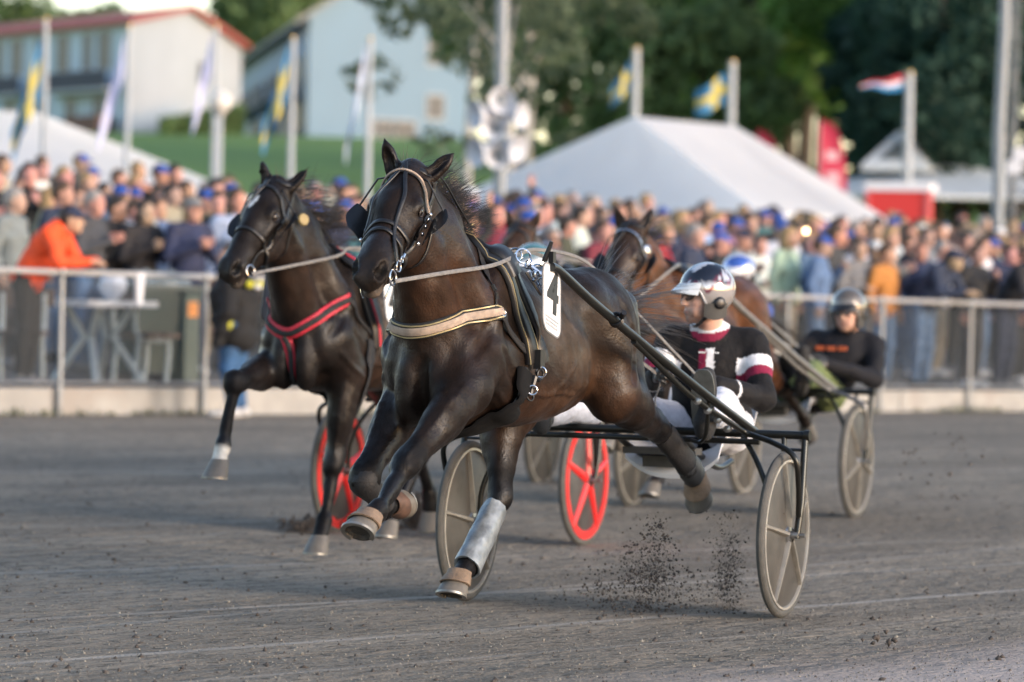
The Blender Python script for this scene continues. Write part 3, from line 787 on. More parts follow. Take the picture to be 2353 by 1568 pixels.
def bridle(S, parent, fancy=True, blink=True, brow=None, st=1.0):
    H = S.Hd; d, l, n = S.hax
    br = empty('bridle', parent=parent); KIDS.setdefault(parent, []).append(br)
    def st_(name, pts, w, m, t=.0045, closed=False, off=.003, relax=2):
        mb = MB(); strap(mb, S, [H(*p) for p in pts], w, t, off, 8, closed, relax); return mb.build(name, m, br, angle=60)
    loop = lambda t0, sl=0.0, w=.07: [(t0+sl*f, f-.05, s) for f, s in [(.07, 0), (.055, .045), (.02, w), (-.03, w+.01), (-.09, w*.8), (-.115, 0), (-.09, -w*.8), (-.03, -w-.01), (.02, -w), (.055, -.045)]]
    st_('noseband', loop(.325, -.15), .017, BLACK, closed=True, off=.004)
    if fancy: st_('noseband', loop(.385, -.35), .018, BLACK, closed=True, off=.004)
    cr = [(.19, -.07, .115), (.10, -.075, .105), (.025, -.075, .075), (-.015, -.045, .03), (-.02, -.04, 0), (-.015, -.045, -.03), (.025, -.075, -.075), (.10, -.075, -.105), (.19, -.07, -.115)]
    st_('crownpiece', cr, .024, BLACK)
    bw = [(.135, -.06, .108), (.085, -.01, .085), (.055, .03, .045), (.045, .045, 0), (.055, .03, -.045), (.085, -.01, -.085), (.135, -.06, -.108)]
    st_('browband', bw, .020, BLACK, off=.005)
    if brow: 
        mb = MB(); strap(mb, S, [H(*p) for p in bw], .009, .005, .0085, 8); mb.build('browband_trim', brow, br, angle=60)
    if fancy:
        st_('face_strap', [(.0, .03, 0), (.06, .045, .012), (.15, .04, .028), (.26, .03, .032), (.37, .01, .040), (.45, -.03, .052)], .015, BLACK, off=.006)
        st_('face_strap', [(.0, .03, 0), (.06, .045, -.012), (.15, .035, -.045), (.25, .0, -.066), (.33, -.03, -.07)], .015, BLACK, off=.006)
    else:
        st_('face_strap', [(.0, .03, 0), (.06, .045, .0), (.17, .04, -.03), (.3, .0, -.058), (.42, -.03, -.052)], .014, BLACK, off=.006)
    for s in (1, -1):
        st_('cheek_strap', [(.13, -.07, s*.108), (.20, -.075, s*.105), (.30, -.09, s*.088), (.40, -.085, s*.07), (.475, -.08, s*.06)], .017, BLACK, off=.004)
        st_('throat_lash', [(.03, -.08, s*.08), (.10, -.12, s*.095), (.19, -.19, s*.08), (.24, -.22, s*.03), (.245, -.225, 0)], .013, BLACK, off=.003)
        mb = MB()
        c = H(.49, -.082, s*.066); ring(mb, c, .029, .0042, l*s+n*.15); mb.build('bit_ring', CHROME, br)
        if fancy:
            mb = MB(); ring(mb, H(.435, -.072, s*.074), .021, .0036, l*s+n*.1); ring(mb, H(.40, -.068, s*.078), .012, .003, l*s)
            mb.tube([H(.39, -.068, s*.079), H(.37, -.067, s*.08)], .006, 8); mb.build('bit_link', CHROME, br)
            mb = MB(); mb.tube([H(.50, -.10, s*.060), H(.535, -.125, s*.05), H(.55, -.14, s*.04)], .004, 8)
            mb.build('bit_shank', CHROME, br)
            for q in (.13, .16, .20, .245, .30):
                mb = MB(); mb.lathe([(0.0001, 0), (.008, .001), (.009, .006), (.005, .010), (0.0001, .011)], 10, tuple(H(q, -.072, s*.108)), rot=Vector(l*s).to_track_quat('Z', 'Y').to_matrix()); mb.build('stud', CHROME, br)
        if blink:
            mb = MB(); nU, nV = 8, 8; W = .062
            def fn(u, v, th=0):
                a = u; t_ = .13+.145*v; half = 1-.55*abs(v-.45)**1.6*2
                out_ = (.015+.105*a*half); return H(t_-.02*a+.012, -.092+.028*a+.02*math.sin(a*2)+th*.5, s*(.108+out_*.72+.0)+th*s)
            A = lambda u, v: fn(u, v); B = lambda u, v: fn(u, v, .005)
            mb.grid(A, nU, nV); mb.grid(B, nU, nV)
            for i in range(nU): mb.add([A(i/nU, 0), A((i+1)/nU, 0), B((i+1)/nU, 0), B(i/nU, 0)], [(0, 1, 2, 3)]); mb.add([A(i/nU, 1), A((i+1)/nU, 1), B((i+1)/nU, 1), B(i/nU, 1)], [(0, 1, 2, 3)])
            for i in range(nV): mb.add([A(1, i/nV), A(1, (i+1)/nV), B(1, (i+1)/nV), B(1, i/nV)], [(0, 1, 2, 3)])
            mb.build('blinker', BLACK, br)
            mb = MB(); mb.tube([H(.0, .0, s*.05), H(.06, .03, s*.10), H(.150, -.072, s*.185)], .004, 6); mb.build('blinker_stay', BLACK, br)
    return br

def number_plate(parent, c, right, up, digit, w=.195, h=.275, ink=INK, small=True):
    M = plate_frame(c, right, up); mb = MB(); f = lambda x, y, z: tuple(M @ Vector((x, y, z)))
    mb.prism(round_poly(w, h, .05), -.0025, .0025, f)
    pl = mb.build('number_plate', WHITE, parent, angle=30)
    e = MB(); P = round_poly(w, h, .05); e.tube([f(x, y, 0) for x, y in P], .0045, 6, closed=True); e.build('plate_rim', mat('grey_rubber', (.2, .2, .2), .6), pl)
    text_mesh(digit, .245, .0012, ink, 'numeral', pl, M @ Matrix.Translation((0, .025, .0045)), shear=.12)
    if small:
        q = random.Random(4); mb = MB()
        for k, y in enumerate((-.078, -.093, -.108)):
            x = -.076+.004*k
            while x < .075-.012*k:
                ww = q.uniform(.008, .018); mb.box(M @ Vector((x+ww/2, y, .0034)), (ww, .0085, .001), M.to_3x3()); x += ww+.005
        mb.build('small_print', SMALLINK, pl)
    return pl

def harness1(S, parent):
    # breast collar: felt band with gold piping, webbing ends to the girth
    mid = [(1.93, -.28, 1.20), (2.1, -.25, 1.235), (2.22, -.18, 1.245), (2.29, -.10, 1.245), (2.32, 0, 1.255), (2.29, .10, 1.275), (2.22, .18, 1.295), (2.12, .25, 1.315)]
    col = MB(); strap(col, S, mid, .064, .010, .002, 10, relax=6); c = col.build('breast_collar', WEB, parent, angle=60)
    f = MB(); strap(f, S, mid[1:], .031, .006, .0125, 10, relax=6); f.build('felt_band', CREAM, c, angle=60)
    for dz in (.025, -.025):
        g = MB(); strap(g, S, [(x, y, z+dz) for x, y, z in mid], .0055, .004, .0118, 10, relax=6); g.build('gold_piping', GOLD, c, angle=60)
    for s in (1, -1):
        e = MB(); strap(e, S, [(2.13, s*.25, 1.275+.03*s), (2.04, s*.27, 1.25+.02*s), (1.93, s*.28, 1.19), (1.83, s*.28, 1.13)], [.05]*8+[.032]*17, .007, .006, 8, relax=4); e.build('collar_strap', WEB, c, angle=60)
        for q_ in ((2.12, s*.25, 1.275+.03*s), (1.87, s*.28, 1.145)): b = MB(); p = S.snap([q_], .012)[0]; ring(b, p, .013, .003, S.grad([p])[0]); b.build('buckle', CHROME, c)
    # neck strap holding the collar up
    nk = MB(); strap(nk, S, [(2.15, .25, 1.30), (2.12, .23, 1.37), (2.05, .17, 1.46), (1.99, .09, 1.54), (1.95, 0, 1.57), (1.99, -.09, 1.54), (2.05, -.17, 1.46), (2.12, -.23, 1.37), (2.15, -.25, 1.26)], .028, .004, .004, 8, relax=3)
    n_ = nk.build('neck_strap', WEB, parent, angle=60)
    for z, y in ((1.405, .20), (1.375, .22)):
        p = S.snap([(2.105, y, z)], .008)[0]; b = MB(); g = S.grad([p])[0]; M = Vector(g).to_track_quat('Z', 'Y').to_matrix(); b.box(p, (.036, .026, .010), M); b.build('strap_buckle', BLACK, n_)
    # saddle: padded front band with gold edges, rear band, girth
    def band(name, x0, slope, w, t, m, a0, a1, off=.003, par=parent, relax=5, piping=None):
        R = girth_ring(S, x0, slope, 1.2, 46, a0, a1, off)
        R = smooth_path(R, relax); d = S.sample(R); R = R+S.grad(R)*np.clip(off-d, 0, .02)[:, None]
        mb = MB(); ribbon(mb, R, S.grad(R), w, t); o = mb.build(name, m, par, angle=60)
        if piping:
            T = np.gradient(R, axis=0); T /= np.linalg.norm(T, axis=1, keepdims=True); B = np.cross(T, S.grad(R))
            for sg in (1, -1):
                pm = MB(); ribbon(pm, R+B*sg*(np.max(w)/2-.006)+S.grad(R)*t*.9, S.grad(R), .0042, .003); pm.build('gold_piping', piping, o, angle=60)
        return o
    q = math.pi
    sad = band('saddle_pad', 1.86, .28, .075, .022, BLACK, -.20, q+.20, piping=GOLD)
    band('saddle_band', 1.75, .26, .060, .020, BLACK, -.20, q+.20, par=sad)
    band('saddle_tree', 1.80, .27, .11, .036, BLACK, 1.05, q-1.05, par=sad)
    gi = band('girth', 1.86, -.30, .15, .026, GIRTHM, q+.34, 2*q-.34, off=.006, relax=8)
    band('girth_strap', 1.86, -.30, .04, .022, BLACK, q+.30, 2*q-.30, par=gi, relax=8)
    for s in (1, -1):
        mb = MB(); a = S.snap([(1.82, s*.29, 1.12)], .03)[0]; b = S.snap([(1.87, s*.27, .98)], .03)[0]
        mb.box(a, (.05, .03, .075)); ring(mb, a+A_(0, s*.006, -.06), .019, .004, (.3, 1, 0)); mb.tube([a+A_(0, 0, -.08), .5*(a+b), b], [.012, .014, .010], 8)
        ring(mb, b, .022, .004, (.3, 1, .2)); mb.build('girth_buckle', BLACK, gi)
        c = MB(); ring(c, a+A_(.004, s*.01, -.05), .020, .0035, (1, .3, 0)); c.build('girth_ring', CHROME, gi); c = MB(); ring(c, b+A_(.004, s*.012, .02), .018, .0035, (1, .5, 0)); c.build('girth_ring', CHROME, gi)
        # quick hitch holding the shaft: chrome bits
        c = MB(); p = A_(1.80, s*.19, 1.475)
        for i, (dx, dy, dz, r) in enumerate(((0, 0, .05, .03), (.02, .03, .02, .018), (-.03, .05, .0, .020), (.03, .06, -.03, .016), (-.01, .08, -.05, .018), (.0, .10, -.09, .022))):
            ring(c, p+A_(dx, s*dy, dz), r, .0045, (.6+.2*i, s*.5*(-1)**i, .3), 14, 6)
        c.tube([p+A_(0, s*.02, .02), p+A_(-.03, s*.09, -.04), p+A_(-.06, s*.13, -.02)], [.010, .012, .010], 8)
        c.tube([p+A_(.03, s*.03, -.01), p+A_(.01, s*.085, -.1)], [.012, .009], 8); c.lathe([(.0001, -.018), (.014, -.012), (.018, 0), (.014, .012), (.0001, .018)], 12, tuple(p+A_(.02, s*.06, -.02)))
        c.build('shaft_hitch', CHROME, sad)
        k = MB(); k.box(p+A_(-.03, s*.11, .02), (.03, .02, .10)); k.tube([p+A_(-.02, s*.08, .03), p+A_(-.02, s*.11, .11)], [.012, .008], 8); k.build('shaft_clip', BLACK, sad)
        te = MB(); ring(te, A_(1.79, s*.15, 1.525), .030, .0045, (1, 0, .2)); te.build('terret', CHROME, sad)
    number_plate(sad, A_(1.85, .33, 1.355), (-1, .01, -.26), (-.26, -.12, 1), '4')
    # overcheck from the poll to the saddle hook
    oc = MB()
    for s in (1, -1):
        P = smooth_path(catmull([S.Hd(-.02, -.02, s*.012), A_(2.36, s*.045, 1.83), A_(2.12, s*.04, 1.705), A_(1.90, s*.012, 1.62)], 8), 2); oc_n = np.tile(A_(.3, s*.5, .8), (len(P), 1)); ribbon(oc, P, oc_n, .015, .004)
    o = oc.build('overcheck', BLACK, parent, angle=60)
    b = MB(); b.lathe([(.0001, -.012), (.010, -.008), (.012, 0), (.010, .008), (.0001, .012)], 10, (1.93, .02, 1.64)); ring(b, (1.89, 0, 1.615), .014, .004, (0, 1, .2)); b.build('overcheck_hook', BRASS, o)
    # boots on the legs
    return sad

# ------------------------------------------------------------------ people
def hand(wr, dr, palm, side, curl=.6, h=.0048, thumb=.5, spread=1.):
    """hand from the wrist: palm, four unequal bent fingers and a thumb leaving the side of the palm; palm = direction the palm faces, side = direction of the thumb"""
    d = unit(dr); p = unit(np.array(palm)-d*np.dot(palm, d)); s = np.cross(d, p); s = s if np.dot(s, side) > 0 else -s
    S = SDF(wr-.21, wr+.21, h)
    S.ell(wr+d*.045, (.058, .042, .019), .012, ax=d, up=p); S.cone(wr-d*.03, wr+d*.02, .026, .024, .02, sy=1)
    for k, (o, L) in enumerate(((.030, .075), (.010, .085), (-.011, .078), (-.030, .060))):
        b = wr+d*(.088-.004*abs(k-1))+s*o; c = b; a = curl*.55; r = .0098-.0007*k
        f = unit(d+s*(o*3*spread)); 
        for seg, fr in enumerate((.45, .31, .24)):
            ang = a*(1+.75*seg) if curl > 0 else 0
            v = f*math.cos(min(ang, 2.7))+p*math.sin(min(ang, 2.7)); e = c+v*L*fr
            S.cone(c, e, r, r*.93, .006); c = e; r *= .93; a += curl*.12
        S.cone(wr+d*.03+s*o*.7, b, .012, .011, .01)
    b = wr+d*.025+s*.030; m = b+(d*.5+s*.75+p*.25)*.04; e = m+(d*.8+s*(.5-thumb)+p*thumb)*.034; g = e+(d*.85+s*(.2-thumb)+p*thumb*1.1)*.026
    S.chain([wr+d*.02+s*.012, b, m, e, g], [.018, .017, .0125, .0115, .009], .01)
    return S.polygonise()
def head_frame(J):
    f = unit(J['face']); u = unit(np.array(J.get('up', (0, 0, 1)))-f*np.dot(J.get('up', (0, 0, 1)), f)); return f, u, np.cross(u, f)
def add_head(S, J, k=1.0):
    c = J['head']; f, u, l = head_frame(J); q = lambda a, b, s: c+(f*a+u*b+l*s)*k
    e = lambda a, b, s, r, kk=.012, sub=False: S.ell(q(a, b, s), np.array(r)*k, kk*k, ax=f, up=u, sub=sub)
    e(-.012, .035, 0, (.098, .077, .088)); e(.028, -.025, 0, (.068, .064, .088), .03); e(.038, -.078, 0, (.050, .046, .038), .03)
    e(.078, -.098, 0, (.020, .022, .018), .02)
    for s in (1, -1):
        e(.058, -.022, s*.040, (.026, .024, .024), .02); e(.074, .028, s*.026, (.018, .028, .009), .012)
        e(.088, .006, s*.031, (.016, .019, .013), .010, True); e(.080, .005, s*.031, (.014, .014, .011), .004)
        e(-.006, -.008, s*.077, (.022, .009, .034), .006); e(.060, -.07, s*.04, (.03, .015, .02), .02)
    S.cone(q(.086, .015, 0), q(.112, -.026, 0), .010*k, .014*k, .012*k)
    for s in (1, -1): e(.102, -.030, s*.012, (.012, .009, .008), .008)
    e(.090, -.060, 0, (.014, .026, .007), .006); e(.088, -.073, 0, (.013, .023, .008), .006)
    e(.104, -.0665, 0, (.014, .026, .0022), .003, True)
    S.cone(q(-.02, -.06, 0), J['neck'], .056*k, .062, .03)
    return q
class Person: pass
def person(J, h=.011, hh=.0055, noise=.004, seed=0, jac=1.0, sleeves='long', legs='long', collar=True, hands=True):
    """returns vertex/face arrays of the body and its clothes for one pose"""
    pts = np.array([v for k, v in J.items() if k not in ('face', 'up') and np.shape(v) == (3,)])
    lo, hi = pts.min(0)-.27, pts.max(0)+.27; g = lambda k: np.array(J[k], float); out = {}
    R = J.get('bulk', 1.0)
    def torso(S, e):
        S.chain([g('pelvis'), lerp(g('pelvis'), g('chest'), .5), g('chest')], [.125*R+e, .128*R+e, .14*R+e], .06)
        S.cone(g('chest'), lerp(g('chest'), g('neck'), .75), .135+e, .075+e, .05)
        S.cone(lerp(g('shL'), g('shR'), .12), lerp(g('shL'), g('shR'), .88), .068+e, .068+e, .05)
        hx = unit(g('hipL')-g('hipR')); S.cone(g('pelvis')+hx*.07*R, g('pelvis')-hx*.07*R, .115*R+e, .115*R+e, .05)
        sx = unit(g('shL')-g('shR')); S.cone(g('chest')+sx*.075*R, g('chest')-sx*.075*R, .105*R+e, .105*R+e, .06)
        S.cone(lerp(g('pelvis'), g('chest'), .45)+sx*.05*R, lerp(g('pelvis'), g('chest'), .45)-sx*.05*R, .105*R+e, .105*R+e, .06)
    def arm(S, s, e, to=1.0, k=.03):
        a, b, c = g('sh'+s), g('el'+s), g('wr'+s); S.cone(a, b, .057+e, .044+e, k)
        S.cone(b, lerp(b, c, to), .044+e, (.030+.014*(1-to))+e*.9, .02)
    def leg(S, s, e, to=1.0, k=.05):
        a, b, c = g('hip'+s), g('kn'+s), g('an'+s); S.cone(a, b, .090*R+e, .058+e, k)
        S.cone(b, lerp(b, c, to), .058+e, .036+.02*(1-to)+e, .03)
        ax = unit(c-b); S.ell(lerp(b, c, .3)-.02*unit(np.cross(ax, np.cross(J.get('fwd', (1, 0, 0)), ax))), (.11, .05+e, .052+e), .03, ax=ax) if to > .5 else None
    # skin
    B = SDF(lo, hi, h if hh is None else hh*1.6 if h > .009 else h)
    torso(B, -.012)
    for s in 'LR': arm(B, s, 0); leg(B, s, 0)
    q = add_head(B, J); out['q'] = q
    V, F = B.polygonise()
    if hands:
        for s in 'LR':
            ha = J.get('hand'+s)
            if ha is None: continue
            v, f = hand(g('wr'+s), ha['dir'], ha['palm'], ha['thumb'], ha.get('curl', .6), .0052 if h > .009 else .0045)
            F = np.concatenate([F, f+len(V)]); V = np.concatenate([V, v])
    out['body'] = (V, F); out['B'] = B
    # jacket or shirt
    S = SDF(lo, hi, h); e = .014*jac; torso(S, e)
    for s in 'LR': arm(S, s, e, 1.0 if sleeves == 'long' else 0.02)
    if collar: S.cone(lerp(g('chest'), g('neck'), .8), lerp(g('chest'), g('neck'), .96), .066+e, .060, .02)
    S.noise(noise, .15, seed); S.noise(noise*.35, .07, seed+1)
    # openings: cut off at the hem, at the wrists and round the neck
    hem = lerp(g('pelvis'), g('chest'), J.get('hem', -.22)); ax = unit(g('chest')-g('pelvis'))
    out['jacket'] = S.polygonise(); out['S'] = S
    T = SDF(lo, hi, h); hx = unit(g('hipL')-g('hipR')); e2 = .012
    T.cone(g('pelvis')+hx*.06*R, g('pelvis')-hx*.06*R, .118*R+e2, .118*R+e2, .05); T.cone(g('pelvis'), lerp(g('pelvis'), g('chest'), .35), .12*R, .11*R, .04)
    for s in 'LR': leg(T, s, e2, .97 if legs == 'long' else .12)
    T.noise(noise*.9, .10, seed+5); T.noise(noise*.6, .05, seed+6); out['trousers'] = T.polygonise()
    for s in 'LR':
        Sh = SDF(np.minimum(g('an'+s), g('toe'+s))-.16, np.maximum(g('an'+s), g('toe'+s))+.16, h*.9)
        a, t = g('an'+s), g('toe'+s); d = unit(t-a); dn = unit(g('an'+s)-g('kn'+s)); hl = a+dn*.055-d*.04
        Sh.cone(hl, t, .040, .036, .03); Sh.cone(a-dn*.02, a+dn*.05, .043, .045, .03); Sh.ell(lerp(hl, t, .75), (.07, .045, .032), .02, ax=d, up=-dn)
        out['shoe'+s] = Sh.polygonise()
    vl, fl = out['shoeL']; vr, fr_ = out['shoeR']; out['shoes'] = (np.concatenate([vl, vr]), np.concatenate([fl, fr_+len(vl)]))
    return out
def hair_mesh(J, h=.011, long=False, k=1.0, seed=0):
    c = J['head']; f, u, l = head_frame(J); q = lambda a, b, s: c+(f*a+u*b+l*s)*k
    S = SDF(c-.36, c+.22, h); e = lambda a, b, s, r, kk=.02, sub=False: S.ell(q(a, b, s), r, kk, ax=f, up=u, sub=sub)
    e(-.022, .048, 0, (.100, .084, .090)); e(-.05, -.0, 0, (.07, .078, .08), .03)
    if long: e(-.06, -.08, 0, (.055, .085, .12), .03); [e(-.02, -.09, s*.07, (.04, .026, .12), .02) for s in (1, -1)]; e(-.07, -.18, 0, (.04, .08, .09), .03)
    e(.075, -.04, 0, (.075, .068, .105), .015, True); S.noise(.004, .035, seed)
    return S.polygonise()
def cap_mesh(J, h=.009, k=1.0):
    c = J['head']; f, u, l = head_frame(J); q = lambda a, b, s: c+(f*a+u*b+l*s)*k
    mb = MB(); n = 18
    def fn(x, y):
        a = 2*math.pi*x; b = y*math.pi*.5
        return q(-.012+.106*math.cos(a)*math.cos(b), .052+.080*math.sin(b), .088*math.sin(a)*math.cos(b))
    mb.grid(fn, n, 7, closed_u=True)
    def br(x, y, d=0.):
        a = (x-.5)*2.2; r = 1+y*.75*math.cos(a*1.1)
        return q(-.012+.106*math.cos(a)*r, .052-.012*y-.018*y*abs(a)+d, .088*math.sin(a)*(1+.1*y))
    mb.grid(lambda x, y: br(x, y), 8, 3); mb.grid(lambda x, y: br(x, y, .006), 8, 3)
    return mb

# ------------------------------------------------------------------ racing sulkies
TUBE = mat('sulky_tube', (.035, .036, .034), .30, .75, var=.15, vs=12)
TYRE = mat('dusty_tyre', (.075, .073, .067), .8, var=.25, vs=20, bump=.2, bs=120)
RIMG = mat('worn_rim', (.44, .42, .38), .32, .4, var=.15, vs=15)
DISC = mat('dusty_disc', (.060, .056, .050), .45, var=.25, vs=9, bump=.05, var2=((.042, .039, .034), 16, .60))
SPOKE = mat('worn_spoke', (.22, .207, .182), .4, .2, var=.2, vs=15)
DISCD = mat('dark_disc', (.055, .053, .052), .4, var=.25, vs=9)
STEEL = mat('dull_steel', (.36, .36, .36), .3, .9, var=.15)
REDP = mat('red_wheel', (.62, .022, .022), .35, var=.1, vs=10, coat=.3)
GREYT = mat('grey_shaft', (.23, .225, .215), .4, .5, var=.12)
SEATW = mat('white_seat', (.60, .62, .66), .4, var=.08, vs=8)
PAD = mat('mud_guard', (.05, .05, .048), .7, var=.2)
def sulky(label, A, th, wheel='grey', shaft=TUBE, phase=.2, group='racing sulkies', detail=True, name='sulky', seat=SEATW):
    t = math.radians(th); root = thing(name, label, 'sulky', (A[0], A[1], 0), math.atan2(-math.cos(t), -math.sin(t)), group)
    mb = MB(); mb.tube([(-.10, -.80, .785), (-.10, .80, .785)], .0185, 14)
    for s in (1, -1): mb.lathe([(.0001, -.012), (.024, -.012), (.024, .012), (.0001, .012)], 14, (-.10, s*.80, .785), 'y')
    ax = mb.build('axle', TUBE, root, angle=40)
    mb = MB(); mb.tube([(-.05, -.60, .752), (-.05, .60, .752)], .013, 12); mb.build('cross_tube', TUBE, root)
    for s in (1, -1):
        mb = MB(); P = catmull([(-.13, s*.555, .79), (.30, s*.50, .935), (.9, s*.415, 1.155), (1.40, s*.345, 1.345), (1.74, s*.325, 1.465), (1.84, s*.322, 1.485)], 6); mb.tube(P, .0185, 14)
        sh = mb.build('shaft', shaft, root)
        mb = MB(); mb.tube(catmull([(1.05, s*.395, 1.19), (.95, s*.40, 1.155), (.5, s*.455, .965), (.12, s*.52, .835), (.0, s*.56, .790), (.07, s*.70, .755), (.11, s*.805, .700), (.07, s*.815, .58), (.010, s*.800, .44)], 6), .0125, 12)
        mb.build('stay', shaft if shaft is GREYT else TUBE, root)
        if detail:
            mb = MB(); ring(mb, (1.22, s*.375, 1.282), .026, .006, (1, 0, .4)); ring(mb, (1.20, s*.372, 1.275), .026, .006, (1, 0, .4)); mb.tube([(1.22, s*.40, 1.29), (1.25, s*.42, 1.31)], .012, 8); mb.build('shaft_clamp', BLACK, sh)
            for q in np.linspace(.2, .55, 4):
                mb = MB(); mb.lathe([(.0001, -.014), (.016, -.010), (.016, .010), (.0001, .014)], 10, (q-.1, s*(.515-.07*q), .885+.36*(q-.2)-.075), 'x'); mb.build('spring_fitting', STEEL, sh)
        # fork: outside leg, inside leg, little crosspiece
        mb = MB(); mb.tube([(-.10, s*.79, .775), (-.03, s*.800, .50), (0, s*.790, .345)], .0155, 12); mb.build('fork_leg', TUBE, root)
        mb = MB(); mb.tube(catmull([(-.10, s*.50, .785), (-.03, s*.60, .66), (0, s*.668, .50), (0, s*.675, .34)], 5), .0125, 12); mb.build('fork_leg', TUBE, root)
        mb = MB(); mb.tube([(-.10, s*.695, .785), (-.08, s*.70, .715)], .012, 10); mb.tube([(-.085, s*.70, .722), (-.085, s*.795, .722)], .007, 8); mb.build('fork_brace', TUBE, root)
        # wheel
        y0 = s*.732; R = .358; wmats = dict(grey=(TYRE, RIMG, DISC, SPOKE), red=(TYRE, REDP, DISCD, REDP))[wheel]
        mb = MB(); mb.lathe([(.03, -.022), (.06, -.020), (.31, -.010), (.318, -.006), (.318, .006), (.31, .010), (.06, .020), (.03, .022), (.03, -.022)], 48, (0, y0, R), 'y')
        wh = mb.build('wheel', wmats[2], root, angle=35)
        mb = MB(); mb.lathe([(.338+.0200*math.cos(a), .0185*math.sin(a)) for a in np.linspace(0, 2*math.pi, 13)], 56, (0, y0, R), 'y'); mb.build('tyre', wmats[0], wh)
        wdt = .045 if wheel == 'red' else .010
        mb = MB(); mb.lathe([(.324, -.019), (.324-wdt, -.020), (.322-wdt, -.014), (.322-wdt, .014), (.324-wdt, .020), (.324, .019), (.324, -.019)], 56, (0, y0, R), 'y'); mb.build('rim', wmats[1], wh, angle=35)
        mb = MB(); mb.lathe([(.0001, -.05), (.016, -.05), (.018, -.034), (.040, -.030), (.046, -.018), (.046, .018), (.040, .030), (.018, .034), (.016, .066), (.0001, .066)], 20, (0, y0, R), 'y'); mb.build('hub', STEEL, wh, angle=35)
        for k in range(5):
            a = phase+2*math.pi*k/5; d = Vector((math.cos(a), 0, math.sin(a))); pv = Vector((-math.sin(a), 0, math.cos(a))); mb = MB()
            w0, w1 = (.030, .020) if wheel == 'red' else (.015, .010)
            secs = []
            for r_, w_, hgt in ((.035, w0, .040), (.12, w0*.85, .036), (.24, w1, .028), (.318, w1*1.3, .021)):
                secs.append([tuple(Vector((0, y0, R))+d*r_+pv*x+Vector((0, y, 0))) for x, y in ((w_, hgt*.55), (w_*.45, hgt), (-w_*.45, hgt), (-w_, hgt*.55), (-w_, -hgt*.55), (-w_*.45, -hgt), (w_*.45, -hgt), (w_, -hgt*.55))])
            for c_ in secs: mb.v += c_
            for i in range(3):
                for q in range(8): r2 = (q+1) % 8; mb.f.append((i*8+q, i*8+r2, i*8+8+r2, i*8+8+q)); mb.m.append(0)
            mb.build('spoke', wmats[3], wh, angle=50)
        mb = MB(); mb.tube([(0, s*.66, R), (0, s*.83, R)], .010, 10); mb.build('wheel_bolt', STEEL, wh)
        # stirrup with foot guard
        mb = MB(); mb.tube(catmull([(.34, s*.49, .93), (.27, s*.46, .80), (.22, s*.42, .755), (.20, s*.37, .76)], 5), .009, 8); mb.build('stirrup_bar', TUBE, root)
    # seat on two arms behind the axle
    for s in (1, -1):
        mb = MB(); mb.tube(catmull([(-.10, s*.16+.05, .785), (-.35, s*.15+.05, .70), (-.75, s*.13+.05, .60), (-1.0, s*.12+.05, .62)], 5), .014, 10); mb.build('seat_arm', TUBE, root)
    mb = MB(); mb.box((-.36, .05, .685), (.10, .34, .03)); mb.box((-.46, .05, .65), (.16, .20, .05), Euler((0, .2, 0)).to_matrix()); mb.build('seat_bracket', PAD, root)
    mb = MB()
    def pan(u, v, d=0):
        x = -1.08+.62*u; y = (v-.5)*.44; dip = .035*(1-(2*v-1)**2); fr = .09*max(0, (u-.8)/.2)**2; bk = .20*max(0, (.25-u)/.25)**1.5
        return (x, y+.06, .70-dip-fr+bk+.05*abs(2*v-1)**3+d)
    mb.grid(lambda u, v: pan(u, v), 14, 12); mb.grid(lambda u, v: pan(u, v, -.018), 14, 12)
    for e in (0, 1):
        for i in range(14): mb.add([pan(i/14, e), pan((i+1)/14, e), pan((i+1)/14, e, -.018), pan(i/14, e, -.018)], [(0, 1, 2, 3)])
        for i in range(12): mb.add([pan(e, i/12), pan(e, (i+1)/12), pan(e, (i+1)/12, -.018), pan(e, i/12, -.018)], [(0, 1, 2, 3)])
    mb.build('seat', seat, root, angle=50)
    return root

